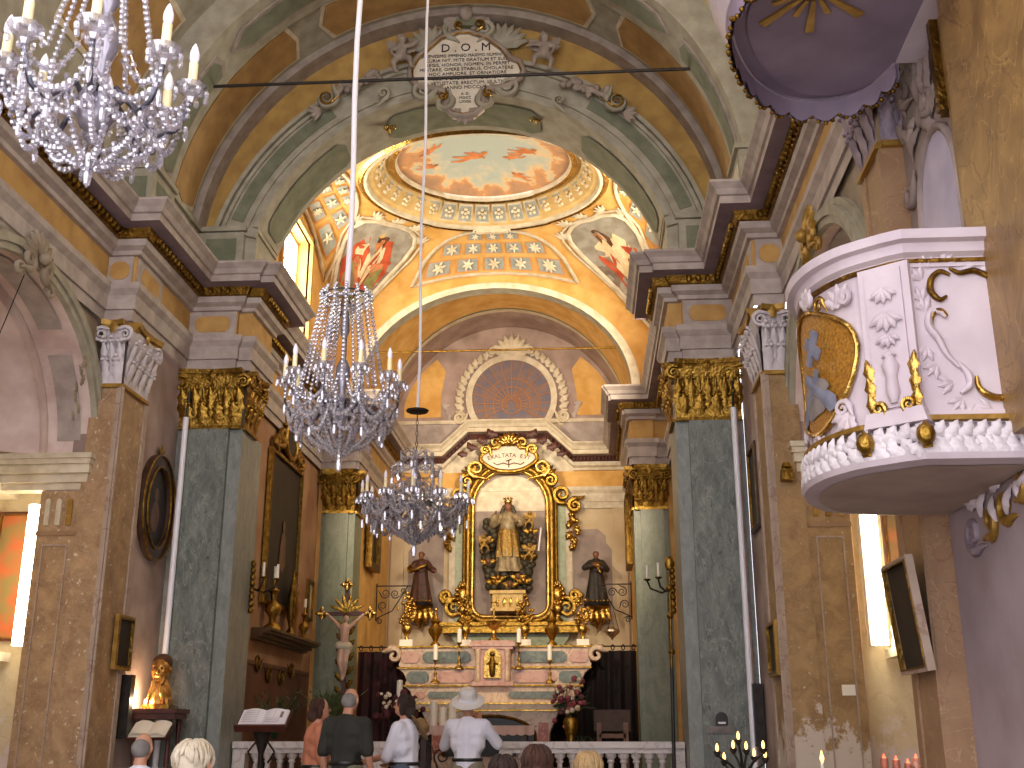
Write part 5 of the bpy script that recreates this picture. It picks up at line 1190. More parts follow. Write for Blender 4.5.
m.build('chains','iron',t,60)
# ---- curtains
MT['curtainshade']=M('wine curtain painted in shade','#1c0b0c','#0f0707',3,.9,.1)  # right curtain: same wine cloth, darkened to paint in shade
MT['curtain']=M('dark wine red curtain','#3a1216','#1c0a0d',3,.9,.1)  # left curtain: redder, its lit folds put into the colour
def curtain(x0,x1,label):
    t=thing('curtain',label,'curtain',((x0+x1)/2,21.25,.3)); m=MB(); cm='curtain' if x0<0 else 'curtainshade'
    def fn(u,v): 
        x=lerp(x0,x1,u); return (x,21.25+.05*math.sin(u*52+math.sin(v*3)),lerp(.32,2.78,v))
    m.grid(fn,90,6)
    def fn2(u,v): 
        x=lerp(x0,x1,u); return (x,21.28+.05*math.sin(u*52+math.sin(v*3)),lerp(.32,2.78,v))
    m.grid(fn2,90,6); m.build('cloth',cm,t,80)
    m=MB(); m.tube([(x0-.02,21.25,2.86),(x1+.02,21.25,2.86)],.014); m.build('rod','iron',t,60)
    for k in range(9): x=lerp(x0+.05,x1-.05,k/8); m=MB(); m.tube([(x+.03*math.cos(a),21.25,2.84+.05*math.sin(a)) for a in [i*PI/4 for i in range(8)]],.01,4,True); m.build('ring','curtain',t,60)
curtain(-2.58,-.95,'dark red curtain closing the gap left of the high altar'); curtain(.95,2.58,'wine curtain painted in shade closing the gap right of the high altar')
# ---- pictures high on the chancel side walls
for s,l in ((-1,'gilt framed picture high on the left chancel wall'),(1,'gilt carved picture frame high on the right chancel wall')):
    f0=(fL if s<0 else fR)((s*2.6,22.2,5.15)); t=thing('framed_picture',l,'picture',f0.o); m=MB(); m.ringprism(rect(.5,.72),rect(.38,.6),f0,0,.12); m.build('frame','golddk',t,30)
    m=MB(); m.prism(rect(.39,.61),f0,0,.04); m.build('canvas','canvas',t,0)
    m=MB()
    for k in range(5): leaf(m,f0,(k-2)*.16,.72,.22,.09,(k-2)*.3,.05,.03,3); leaf(m,f0,-.5,.4-.2*k,.16,.06,1.5,.04,.03,2)
    m.build('carved_crest','gold',t,60)
# ================================================================ CHANDELIERS
def bead(m,p,r,k=1.0): m.blob(p,(r,r,r*k),6,4)
def strand(m,p,q,sag,n,r,k=1.0,taper=0):
    p,q=Vector(p),Vector(q)
    m.tube([p.lerp(q,i/n)-Vector((0,0,sag*4*(i/n)*(1-i/n))) for i in range(n+1)],.003,3)
    for i in range(n+1):
        t=i/n; c=p.lerp(q,t); c.z-=sag*4*t*(1-t); bead(m,c,r*(1-taper*abs(2*t-1)),k)
def chandelier(label,loc,RR,na,top,low,cz,ph,bs,ropez,canopy=None,crown=None,nstr=10,dense=1.0):
    """loc: arm ring centre; top: height of the crown above it; low: depth of the basket below it; cz: height of the candle cups"""
    t=thing('chandelier',label,'chandelier',loc,'crystal chandeliers hanging down the nave'); L=Vector(loc)
    P=lambda r,a,z: L+Vector((r*math.cos(a),r*math.sin(a),z))
    m=MB(); m.lathe([(.008,-low*.7),(.03,-low*.62),(.02,-low*.5),(.05,-.10),(.075,-.04),(.08,0),(.05,.05),(.022,.1),(.03,.16),(.055,.22),(.05,.3),(.02,.36),(.018,top*.6),(.035,top*.66),(.03,top*.8),(.012,top*.86),(.012,top)],loc,10); m.build('stem','crystalstem',t,50)
    for k in range(na):
        a=ph+2*PI*k/na
        m=MB(); m.tube([P(r*RR,a,z) for r,z in ((.16,-.02),(.3,.03),(.48,-.03),(.68,-.10),(.86,-.07),(.98,.02),(1.0,cz-.02))],[.012,.011,.011,.010,.010,.009,.008],6); m.build('arm','armmetal',t,60)
        m=MB(); p=P(RR,a,cz); m.lathe([(.012,-.05),(.02,-.03),(.05,.0),(.062,.016),(.058,.018),(.02,.012),(.018,.02)],p,10)
        for j in range(8): b=j*PI/4; bead(m,p+Vector((.058*math.cos(b),.058*math.sin(b),-.02)),.013*bs,1.6)
        m.build('drip_cup','glass',t,0)
        m=MB(); m.lathe([(.017,.02),(.017,.115)],p,10); c=m.build('candle','wax',t,50)
        m=MB(); m.lathe([(.012,.115),(.019,.135),(.0185,.155),(.011,.182),(.002,.2)],p,8); m.build('bulb','bulb',c,60)
        m=MB(); z0=P(RR*.98,a,cz-.06)
        for j in range(3): bead(m,z0-Vector((0,0,.028*j*bs)),.014*bs,1.1)
        bead(m,z0-Vector((0,0,.14*bs)),.013*bs,3.2); m.build('pendant','glass',t,0)
        a2=ph+2*PI*(k+1)/na
        m=MB(); strand(m,P(RR*.93,a,-.02),P(RR*.93,a2,-.02),.13*low/.35,int(9*dense)+2,.0165*bs); m.build('crystal_swag','glass',t,0)
        m=MB(); strand(m,P(RR*.9,a,.0),P(.10,a+.2,-low*.86),-.0+.06,int(11*dense)+2,.0165*bs); m.build('crystal_strand','glass',t,0)
        m=MB(); strand(m,P(RR*.55,a+.25,.0),P(RR*.55,a2+.25,.0),.11,int(7*dense)+2,.015*bs); m.build('crystal_swag','glass',t,0)
        m=MB(); strand(m,P(RR*.62,a+.35,-.06),P(.05,a+.35,-low),.03,int(8*dense)+2,.0165*bs); m.build('crystal_strand','glass',t,0)
        m=MB(); strand(m,P(RR*.8,a+.1,-.04),P(RR*.8,a2+.1,-.04),.2*low/.35,int(9*dense)+2,.016*bs); m.build('crystal_swag','glass',t,0)
        m=MB(); strand(m,P(.09,a,.22),P(RR*.92,a,.03),.09,int(9*dense)+2,.0145*bs); m.build('crystal_strand','glass',t,0)
        m=MB(); strand(m,P(RR*.75,a+.2,.02),P(RR*.75,a+.2,-low*.55),0,int(5*dense)+2,.015*bs); bead(m,P(RR*.75,a+.2,-low*.55-.05*bs),.014*bs,2.8); m.build('crystal_drop','glass',t,0)
    if crown:
        cr,cb,czb=crown
        for k in range(nstr):
            a=ph+2*PI*(k+.5)/nstr
            if nstr>10: m=MB(); strand(m,P(cr*.6,a,top*.9),P(cb*.62,a,czb+.05),0,int((top-czb)/(.034*bs)),.0125*bs); m.build('crystal_strand','glass',t,0)
            m=MB(); strand(m,P(cr,a,top*.97),P(cb,a,czb),-.0,int((top-czb)/(.031*bs)),.0135*bs); m.build('crystal_strand','glass',t,0)
            m=MB()
            for j in range(3): bead(m,P(cr+.01*j,a,top*.97+.02*(2-j)),.014*bs,1.2)
            strand(m,P(cr,a,top*.97),P(cr,a+2*PI/nstr,top*.97),.04,5,.011*bs); m.build('crown_swag','glass',t,0)
        m=MB(); m.tube([P(cr,i*2*PI/20,top*.97) for i in range(20)],.007,5,True)
        for i in range(4): m.tube([P(.01,i*PI/2,top*.99),P(cr,i*PI/2,top*.97)],.005,5)
        m.build('crown_ring','armmetal',t,60)
    if canopy:
        for (r,z,n) in canopy:
            for k in range(n):
                a=ph+2*PI*k/n; m=MB(); m.tube([P(.02,a,z),P(r*.6,a,z+.07),P(r,a,z+.03),P(r*1.05,a,z-.02)],.007,5); strand(m,P(r,a,z+.02),P(r,a,z-.08),0,3,.016*bs); bead(m,P(r,a,z-.12),.016*bs,2)
                strand(m,P(r,a,z-.0),P(r,a+2*PI/n,z),.05,5,.014*bs); m.build('crystal_spray','glass',t,0)
    m=MB()
    for k in range(5): bead(m,L+Vector((0,0,-low*(.92+.05*k))),.022*bs*(1-.1*k),1.2)
    bead(m,L+Vector((0,0,-low*1.2)),.02*bs,3); m.build('bottom_pendant','glass',t,0)
    return t
MT['armmetal']=M('tarnished silver arms','#7a7a86','#54545e',9,.3,0,.8)
MT['crystalstem']=M('glass stem','#a9a4ae','#77727c',7,.12,0,.5)
def rope(label,x,y,z0,z1,r,mat='rope',rosette=False):
    t=thing('hanging_rope',label,'rope',(x,y,z0),'ropes the chandeliers hang on'); m=MB(); zs=(z0+.42 if rosette else z0)
    m.tube([(x+.012*math.sin(i*1.3),y,lerp(zs,z1,i/14)) for i in range(15)],r,6); m.build('cord',mat,t,60)
    if rosette:
        m=MB(); m.lathe([(.02,-.02),(.11,-.01),(.12,.01),(.03,.03)],(x,y,z0+.43),8); m.build('rosette','iron',t,40)
        for k in range(7): m=MB(); m.tube([(x+(.012 if k%2 else 0)*math.cos(i*PI/3),y+(0 if k%2 else .012)*math.cos(i*PI/3),z0+.03+.055*k+.032*math.sin(i*PI/3)) for i in range(6)],.004,4,True); m.build('chain_link','iron',t,40)
p1=atY(96,82,3.4); p2=atY(336,408,7.5); p3=atY(412,508,11.0)
chandelier('large crystal chandelier nearest, cut off by the top left corner of the picture',(0,3.4,3.44),.315,8,.62,.24,.10,.35,.82,None,None,(.10,.19,.16),8,1.0)
chandelier('tall crystal chandelier with long bead strands falling from its crown, over the left nave',(0,7.5,3.50),.40,10,.86,.34,.18,.2,1.05,None,None,(.17,.30,.12),14,1.15)
chandelier('crystal chandelier with branching sprays on top, hanging low in front of the altarpiece',(0,11.0,3.50),.53,12,.56,.38,.05,.1,1.35,None,[(.16,.50,7),(.24,.36,8),(.22,.16,9)],None,10,1.0)
rope('thin dark cord of the nearest chandelier, rising out of the picture',0,3.4,4.03,11.85,.008,'iron')
rope('thick white cord holding the chandelier with long bead strands',0,7.5,4.35,11.85,.022)
rope('white cord ending in a dark rosette and chain over the farthest chandelier',0,11.0,4.04,11.85,.017,'rope',True)
# ================================================================ PULPIT
MT['pulp']=M('pale lilac painted stucco','#d2c5c9','#bfb0b6',2.5,.5,.1,bscale=20)
MT['mosaic']=M('gold mosaic','#b9832e','#8a5c1c',60,.4,.3,.35,bscale=80)
MT['greycloud']=M('painted grey cloud','#8f8580','#6e6662',6,.7)
MT['pulpunder']=M('brown lilac boarding','#b8a798','#a39183',3,.7,.05)
MT['bluegrey']=M('painted blue grey sleeve','#7f8190','#66687a',6,.7)
PUL=[(3.99,5.72),(3.44,5.72),(3.37,5.76),(3.29,5.82),(3.17,5.93),(3.07,6.12),(3.03,6.36),(3.06,6.62),(3.16,6.86),(3.3,7.03),(3.6,7.12),(3.99,7.14)]
def smoothpath(pp,k=4):
    o=pp[:4]
    V=[Vector(p) for p in pp]
    for i in range(3,len(pp)-2):
        for j in range(1,k+1):
            t=j/k; a,b,c,d=V[i-1],V[i],V[i+1],V[i+2]
            q=.5*((2*b)+(c-a)*t+(2*a-5*b+4*c-d)*t*t+(3*b-a-3*c+d)*t**3); o.append((q.x,q.y))
    o.append(pp[-1]); return o
PP=smoothpath(PUL); ZB,ZT=2.63,3.89
T=thing('pulpit','pale lilac rococo pulpit with a gold mosaic medallion, projecting from the right pier','pulpit',(3.99,6.4,ZB))
NEG=lambda pr:[(-d,z,k) for d,z,k in pr]
m=MB(); sweep(m,PP,NEG([(-.25,ZB,0),(.0,ZB,0),(.03,ZB+.08,0),(.02,ZB+.15,0),(0,ZB+.2,0),(0,ZT-.16,0),(.0,ZT-.12,0)])); 

m.build('body','pulp',T,50)
PPr=PP
def psweep(prof,name,mat,parent=T,path=PP,sm=50):
    q=MB(); sweep(q,path,NEG(prof)); return q.build(name,mat,parent,sm)
psweep([(0,ZT-.13,0),(.03,ZT-.11,0),(.04,ZT-.06,0),(.08,ZT-.05,0),(.09,ZT,0),(.0,ZT+.01,0),(-.1,ZT+.01,0),(-.1,ZT-.1,0)],'rim','pulp')
psweep([(.0,ZT-.17,0),(.022,ZT-.165,0),(.028,ZT-.15,0),(.0,ZT-.135,0)],'gilt_line','golddk')
psweep([(.0,ZB+.205,0),(.05,ZB+.21,0),(.055,ZB+.235,0),(.0,ZB+.25,0)],'gilt_line','ochregold')
q=MB(); q.add([(x,y,ZB) for x,y in PP],[tuple(range(len(PP)))]); q.add([(x+.03*(3.4-x),y+.04*(6.4-y),ZB-.015) for x,y in PP],[tuple(range(len(PP)))]); q.build('underside','pulpunder',T,0)
def pathfr(path,s,z):
    d=0; 
    for i in range(len(path)-1):
        a,b=Vector(path[i]),Vector(path[i+1]); L=(b-a).length
        if d+L>=s or i==len(path)-2:
            t=(b-a).normalized(); p=a+t*(s-d); return frm((p.x,p.y,z),(-t.x,-t.y,0),(0,0,1))
        d+=L
LEN=sum((Vector(PP[i+1])-Vector(PP[i])).length for i in range(len(PP)-1))
def onp(s,z,d): f=pathfr(PP,s,z); return f(0,0,d)
# acanthus roll round the foot
q=MB(); ns=80
for i in range(ns):
    s=(i+.5)/ns*LEN; f=pathfr(PP,s,ZB+.02); leaf(q,f,0,0,.13,.045,1.1 if i%2 else .6,.04,.05,3); leaf(q,f,0,.09,.11,.04,-1.0 if i%2 else -.5,.04,.045,3)
    f=pathfr(PP,s,ZB+.1); q.blob(f(R.uniform(-.02,.02),R.uniform(-.05,.06),.05),.03,6,4)
q.build('acanthus_roll','white',T,60)
psweep([(-.03,ZB-.012,0),(.07,ZB-.0,0),(.085,ZB+.03,0),(.05,ZB+.04,0)],'foot_moulding','pulp')
# corner strip with shell drops
sc=.60
f=pathfr(PP,sc+.06,ZB)
q=MB(); q.prism([(-.14,.22),(.14,.22),(.14,1.1),(-.14,1.1)],frm(f.o,f.x,f.y),0,.03); q.prism([(-.1,.3),(.1,.3),(.1,1.07),(-.1,1.07)],f,.0,.045); q.prism([(-.17,.2),(.17,.2),(.15,.28),(-.15,.28)],f,0,.07); q.build('corner_strip','pulp',T,30)
q=MB()
for b,sz in ((.96,.09),(.82,.11),(.70,.08),(.60,.05)):
    for k in range(5): leaf(q,f,0,b,sz,sz*.3,PI+(k-2)*.5,.03,.05,1)
q.build('shell_drop','pulp',T,60)
for s_ in (-1,1):
    q=MB()
    for k in range(3): leaf(q,f,s_*.11,.26+.09*k,.15,.035,-s_*.15,.03,.04,2)
    scroll(q,f,s_*.08,.30,.035,PI/2,s_,.014,1.3,1,.06); q.build('gilt_husk','goldlt',T,60)
    q=MB(); q.blob(f(s_*.16,.12,.09),(.05,.05,.06),8,6); leaf(q,f,s_*.16,.05,.14,.05,0,.06,.08,2); q.build('gilt_boss','gold',T,60)
q=MB(); q.lathe([(.02,0),(.04,.06),(.03,.14),(.05,.2),(.01,.28)],tuple(f(0,.32,.05)),8); q.build('relief_vase','pulp',T,60)
# medallion on the bowed front
sm=1.27
def med(a,b,d=0): return onp(sm-a,ZB+.66+b,d)
out=[(.40*math.cos(t)*(1+.08*math.cos(2*t)),.37*math.sin(t)+(.03*math.cos(3*t))) for t in [2*PI*i/32 for i in range(32)]]
q=MB(); poly_on(q,lambda a,b,o: med(a,b,o),out,.02); q.build('medallion','mosaic',T,0)
q=MB(); q.tube([med(a,b,.025) for a,b in out],.016,6,True); md=q.build('medallion_rim','goldlt',T,60)
for nm,mt,pts in (('cross_upright','bluegrey',[(-.04,.06),(.02,.03),(.14,.2),(.08,.24)]),('cross_bar','bluegrey',[(.12,.04),(.16,.09),(-.01,.22),(-.05,.17)])):
    q=MB(); vs0=[med(a,b,.022) for a,b in pts]+[med(a,b,.036) for a,b in pts]; q.add(vs0,[(3,2,1,0),(4,5,6,7),(0,1,5,4),(1,2,6,5),(2,3,7,6),(3,0,4,7)]); q.build(nm,mt,md,0)
q=MB(); fm_=lambda a,b,o: med(a,b,o)
for kk,pp in enumerate((stroke(-.22,-.27,.10,-.03,.05,.035),stroke(.24,-.25,-.06,-.02,.05,.035))): poly_on(q,fm_,pp,.034+.002*kk)
q.build('crossed_arms','bluegrey',md,60)
q=MB(); poly_on(q,fm_,ov(.03,-.20,.17,.08,.1,18,.2),.026); poly_on(q,fm_,ov(-.05,-.13,.10,.06,.3,14,.2),.028); poly_on(q,fm_,ov(.12,-.12,.09,.05,-.2,14,.2),.030)
q.build('grey_cloud','greycloud',md,60)
for a,b,ro,sg in ((.34,.32,.3,1),(-.34,.32,-.3,-1),(.34,-.3,2.6,-1),(-.34,-.3,-2.6,1),(.02,.42,0,1),(.0,-.42,PI,1)):
    p=med(a,b,.0); ff=pathfr(PP,sm-a,ZB+.66+b); q=MB()
    for k in range(4): leaf(q,ff,0,-.03,.13,.035,ro+(k-1.5)*.55,.03,.02,3)
    scroll(q,ff,.04*sg,0,.05,ro,sg,.018,1.4,1.3,.02); q.build('rocaille','pulp',T,60)
q=MB(); ff=pathfr(PP,sm-.2,ZB+1.0); scroll(q,ff,0,0,.045,PI/2,-1,.014,1.2,2,.04); q.build('gilt_scroll','goldlt',T,60)
# rocaille frame on the flat side panel
fs=fF((3.72,5.72,ZB)); mb_=MB()
def crv(pts,r,mt,nm='rocaille_scroll'):
    V=[Vector(p) for p in [pts[0]]+list(pts)+[pts[-1]]]; o=[]
    for i in range(1,len(V)-2):
        for j in range(6):
            t=j/6; a,b,c,d=V[i-1],V[i],V[i+1],V[i+2]; q_=.5*((2*b)+(c-a)*t+(2*a-5*b+4*c-d)*t*t+(3*b-a-3*c+d)*t**3); o.append(q_)
    o.append(V[-1]); n_=len(o); q=MB(); q.tube([fs(p.x,p.y,.012) for p in o],[r*(.45+.75*math.sin(PI*(k+.5)/n_)) for k in range(n_)],6); q.build(nm,mt,T,60)
crv([(-.05,1.02),(-.10,1.04),(-.15,1.0),(-.16,.93),(-.12,.88),(-.08,.90)],.016,'golddk')
crv([(.24,.98),(.16,1.0),(.08,1.04),(-.0,1.03),(-.05,1.06)],.014,'golddk')
crv([(-.10,.78),(-.13,.81),(-.18,.80),(-.19,.73),(-.15,.66),(-.12,.58),(-.06,.5)],.018,'pulp')
crv([(-.09,.785),(-.12,.815),(-.165,.80),(-.175,.74)],.014,'goldlt')
crv([(-.06,.52),(-.02,.46),(-.02,.40),(-.07,.36)],.018,'pulp')
crv([(.02,.45),(.03,.38),(.09,.335),(.16,.335),(.2,.37)],.017,'goldlt')
crv([(.17,.36),(.22,.33),(.26,.36),(.25,.42),(.2,.43)],.016,'pulp')
q=MB()
for a,b,ro in ((-.20,1.0,.6),(-.17,1.06,.1),(-.08,1.09,-.9),(.02,1.07,-1.5),(.12,1.06,-1.3),(-.21,.88,.3),(-.2,.82,.2),(-.21,.62,2.8),(-.17,.52,2.4),(-.1,.42,1.8),(-.06,.33,2.4),(.0,.30,3.0),(.08,.27,1.3),(.24,.33,.8),(.22,1.08,-1.2)):
    for k in range(3): leaf(q,fs,a,b,.085,.020,ro+k*.6-.6,.02,.0,2)
q.build('rocaille_leaves','pulp',T,60)
q=MB(); q.prism([(-.28,.2),(.26,.2),(.26,.27),(-.28,.27)],fs,0,.015); q.prism([(-.28,.2),(-.25,.2),(-.25,1.08),(-.28,1.08)],fs,0,.013); q.prism([(-.28,1.07),(.26,1.07),(.26,1.1),(-.28,1.1)],fs,0,.012); q.build('panel_border','pulp',T,30)
# pendant scroll brackets under the pulpit against the pier
t=thing('pulpit_bracket','mauve scrolled leaf bracket clinging to the pier under the pulpit','bracket',(3.99,6.6,2.2)); fr_=fR((4.01,6.2,2.45))
for a,b,sz,ro,h in ((-.55,-.02,.11,PI,1),(-.25,.0,.09,0,-1),(.0,.04,.09,PI,1),(.25,.1,.07,0,-1)):
    q=MB(); scroll(q,fr_,a,b,sz,ro,h,.03,1.3,1.3,.02); q.build('scroll','ochregold' if sz<.1 else 'mauvecap',t,60)
q=MB()
for k in range(10): leaf(q,fr_,-.5+.1*k,.14+.03*(k%3),.17,.04,PI*.6+(k%4-1)*.8,.06,.02,3)
q.build('leaves','pulp',t,60)

# ---- sounding board
CN=[(3.8,5.25),(3.2,5.3),(2.85,5.5),(2.68,5.8),(2.66,6.1),(2.74,6.42),(2.9,6.75),(3.12,6.98),(3.36,7.06),(3.58,7.0),(3.72,6.84),(3.8,6.6)]
CP=smoothpath(CN); ZS=5.56
t=thing('sounding_board','mauve pulpit sounding board with a scalloped gilt fringe and a sunburst beneath','canopy',(3.99,6.1,ZS)); bigT=t
MT['mauveb']=M('mauve grey boarding','#8f8090','#7d6e7e',2.5,.7,.05)
q=MB(); q.add([(x,y,ZS) for x,y in CP],[tuple(range(len(CP)))]); 
q.add([(3.99+(x-3.99)*.92,6.15+(y-6.15)*.92,ZS-.02) for x,y in CP],[tuple(range(len(CP)))]); q.build('soffit','mauveb',t,0)
psweep([(-.02,ZS-.03,0),(.03,ZS-.02,0),(.07,ZS+.05,0),(.07,ZS+.12,0),(.12,ZS+.2,0),(-.3,ZS+.5,0)],'cornice','pulp',t,CP)
q=MB(); CL=sum((Vector(CP[i+1])-Vector(CP[i])).length for i in range(len(CP)-1)); nf=40
def val(u,v):
    s=u*CL; f=pathfr(CP,min(s,CL-.001),ZS); sc_=abs(math.sin(u*nf*PI/1.0*.5))
    return f(0,-(.02+.11+.05*sc_)*v,.02)
def val2(u,v):
    s=u*CL; f=pathfr(CP,min(s,CL-.001),ZS); sc_=abs(math.sin(u*nf*PI/1.0*.5))
    return f(0,-(.02+.11+.05*sc_)*v,-.005)
q.grid(val,160,2); q.grid(val2,160,2); q.build('scalloped_valance','mauveb',t,60)
q=MB()
for i in range(nf*2+1):
    u=i/(nf*2); 
    if u>.995: continue
    q.blob(val(u,1.0),.018,6,4)
q.build('gilt_fringe','golddk',t,60)
q=MB(); c0=Vector((3.12,5.78,ZS-.03)); fdn=frm(c0,(1,0,0),(0,-1,0))
for k in range(16):
    a=k*2*PI/16+.1; L=.42 if k%2==0 else .26; q.prism([(.1*math.cos(a-.12),.1*math.sin(a-.12)),(.1*math.cos(a+.12),.1*math.sin(a+.12)),(L*math.cos(a+.07),L*math.sin(a+.07)),(L*math.cos(a-.07),L*math.sin(a-.07))],fdn,0,.015)
q.build('sunburst_rays','ochregold',t,30)
q=MB(); q.blob(c0+Vector((0,0,-.03)),(.07,.05,.03),8,6)
for s_ in (-1,1): leaf(q,fdn,0,0,.2,.06,s_*1.4,.03,.02,3)
q.build('dove','mauveb',t,60)
q=MB(); q.box(3.8,3.99,5.2,6.6,ZS-.03,ZS+.35); q.build('mount_board','pulp',bigT,0)
# ---- back of the pulpit: panel with a round-headed opening and carved ornament
t=thing('pulpit_back_panel','carved grey stucco back panel with a pale lilac doorway above the pulpit','panel',(3.99,6.8,3.9)); fr_=fR((3.985,6.82,3.7))
MT['lavpanel']=M('pale lavender panel','#c3b8c8','#a9a0b4',3,.6,.1)
MT['stuccog']=M('brown grey stucco','#a08f86','#83736c',4,.7,.2,bscale=20)
q=MB(); q.prism([(-.38,0),(.69,0),(.69,2.0),(.58,2.3),(-.3,2.3),(-.38,2.0)],fr_,-.02,.015); q.build('ground','stuccog',t,30)
dp=[(-.1,0),(.66,0),(.66,.6)]+[(.28+.38*math.cos(a),.78+.5*math.sin(a)) for a in [i*PI/10 for i in range(11)]]+[(-.1,.6)]
q=MB(); q.prism(dp,fr_,0,.03); q.build('doorway','lavpanel',t,30)
q=MB(); q.tube([fr_(a,b,.03) for a,b in dp],.03,6,True); q.build('doorway_moulding','stuccog',t,60)
q=MB()
for k in range(26): leaf(q,fr_,.0+R.uniform(-.25,.35),1.3+R.uniform(0,.75),R.uniform(.16,.3),.06,R.uniform(-1.4,1.4),.06,.02,3)
for a,b,sz,ro,h in ((-.15,1.85,.12,PI/2,1),(.3,1.5,.1,0,-1),(-.25,1.1,.09,PI,1)): scroll(q,fr_,a,b,sz,ro,h,.03,1.5,1.4,.03)
q.build('carved_ornament','stuccog',t,60)
# ================================================================ PEOPLE
MT['skinp']=M('visitor skin','#cf9a7e','#c08a6c',8,.55)  # one skin tone with faint mottling for all visitors
MT['eye']=M('dark eye','#2a1c16',None,rough=.3)
CLO=dict(wshirt=('#efeef6','#e2e1ee'),khaki=('#8f8672','#7f7663'),blk=('#34342f','#2a2a26'),olive=('#77745e','#66634f'),pinkb=('#d08868','#c07a5c'),greyhair=('#8f8a86','#6f6a66'),brownhair=('#4b2f20','#38221a'),darkhair=('#3b2a22','#2a1c17'),blond=('#b89a6c','#98794e'),whitehair=('#c9bda6','#ac9d84'),hatw=('#e6e2de','#d2cec9'),straw=('#a3865a','#86693f'),denim=('#5d6474','#4c5262'))
for k,(a,b) in CLO.items(): MT[k]=M('cloth '+k,a,b,7 if 'hair' in k or k in('blond',) else 4,.85,.15,bscale=60 if 'hair' in k or k=='blond' else 25)
def person(label,x,y,z0,H,phi,shirt,pants,hair,arms,hairkind='short',lean=0,seated=False,female=False,head=(0,0),sleeve=.62):
    """arms: [(elbow),(wrist)] for the left and right side in body units (x right, y up, d forward), metres at 1.75 m"""
    t=thing('person',label,'person',(x,y,z0)); k=H/1.75
    Fv=Vector((math.sin(phi),math.cos(phi),0)); Rv=Vector((math.cos(phi),-math.sin(phi),0)); B=Vector((x,y,z0)); Z=Vector((0,0,1))
    dz=-.40 if seated else 0
    def p(a,b,d): return B+(Rv*a+Z*(b+(dz if b>.5 or not seated else 0))+Fv*(d+lean*max(0,b-.95)))*k
    sw=.19 if not female else .165
    hx,hd=head; hc=(hx,1.625,.03+hd)
    def body(m):
        m.blob(p(*hc),(.078*k,.082*k,.112*k),12,10); m.blob(p(hx*.9,1.575,.055+hd),(.058*k,.055*k,.06*k),10,8)
        cap2(m,p(0,1.44,-.01),p(hx*.8,1.56,.01+hd*.7),.058*k,.052*k)
        hv=Rv*hx+Fv*(.0+1)  # face direction
        nose=p(hx,1.61,.128+hd); cap2(m,p(hx,1.635,.105+hd),nose,.012*k,.017*k,6); m.blob(p(hx,1.56,.105+hd),(.024*k,.016*k,.011*k),7,5)
        for s in (-1,1): m.blob(p(hx+s*.08,1.615,.015+hd),(.014*k,.022*k,.032*k),7,5)
        limb(m,[p(0,1.0,0),p(0,1.15,0),p(0,1.33,.0),p(0,1.40,-.005)],[.125*k,.125*k,.13*k,.09*k])
        limb(m,[p(-sw+.03,1.40,0),p(sw-.03,1.40,0)],[.062*k,.062*k])
        for s,(el,wr) in zip((-1,1),arms):
            limb(m,[p(s*sw,1.40,0),p(*el),p(*wr)],[.055*k,.043*k,.029*k])
            e,w=Vector(el),Vector(wr); d=(w-e).normalized(); side=d.cross(Vector((0,.2,1))).normalized(); m.blob(p(*(w+d*.04)),(.032*k,.032*k,.036*k),8,6)
            up=side.cross(d)
            for q in range(4): b0=w+d*.07+side*(.021*(q-1.5)); L=(.062,.072,.068,.052)[q]; limb(m,[p(*b0),p(*(b0+d*L*.55+up*.006)),p(*(b0+d*L+up*.024))],[.0095*k,.009*k,.0075*k],6)
            limb(m,[p(*(w+d*.025+side*.028)),p(*(w+d*.06+side*.055+up*.012)),p(*(w+d*.085+side*.058+up*.024))],[.012*k,.010*k,.0085*k],6)
    def legs(m,g):
        for s in (-1,1):
            if seated: pts=[p(s*.09,.92,0),p(s*.11,.90,.42),p(s*.11,.10 if not seated else .08,.44)]; pts[2]=B+(Rv*s*.11+Z*.08+Fv*.44)*k
            else: pts=[p(s*.09,.93,0),p(s*.10,.48,.01),p(s*.10,.09,-.02)]
            limb(m,pts,[(.095+g)*k,(.062+g)*k,(.042+g)*k])
    m=MB(); body(m); legs(m,0)
    for s in (-1,1):
        a=B+(Rv*s*.105+Z*.035+Fv*((.46 if seated else -.02)))*k; cap2(m,a,a+Fv*.16*k,.04*k,.035*k)
    solid(m,'body','skinp',t,.011*k,2)
    m=MB(); g=.016
    limb(m,[p(0,.96,0),p(0,1.15,0),p(0,1.33,0),p(0,1.41,-.005)],[(.135+g)*k,(.132+g)*k,(.138+g)*k,(.085+g)*k]); limb(m,[p(-.05,.95,0),p(.05,.95,0)],[.135*k,.135*k]); limb(m,[p(-sw+.02,1.395,0),p(sw-.02,1.395,0)],[.076*k,.076*k]); limb(m,[p(-.07,1.2,0),p(.07,1.2,0)],[.135*k,.135*k]); limb(m,[p(-.09,1.31,0),p(.09,1.31,0)],[.125*k,.125*k])
    for s,(el,wr) in zip((-1,1),arms):
        a,e=Vector((s*sw,1.395,0)),Vector(el); limb(m,[p(*a),p(*a.lerp(e,sleeve*.55)),p(*a.lerp(e,sleeve*1.2))],[.076*k,.07*k,.068*k])
    solid(m,'shirt',shirt,t,.014*k,3)
    m=MB(); m.lathe([(.066*k,0),(.072*k,.02*k),(.062*k,.045*k)],p(0,1.435,-.008),14); m.build('collar',shirt,t,60)
    m=MB(); limb(m,[p(-.05,.95,0),p(.05,.95,0)],[.142*k,.142*k]); limb(m,[p(0,.9,0),p(0,1.0,0)],[.135*k,.13*k]); legs(m,.018); solid(m,'trousers',pants,t,.016*k,3)
    m=MB(); m.lathe([(.152*k,-.015*k),(.158*k,0),(.152*k,.02*k)],p(0,1.03,0),18,1.12,.98); m.build('belt','dark',t,60)
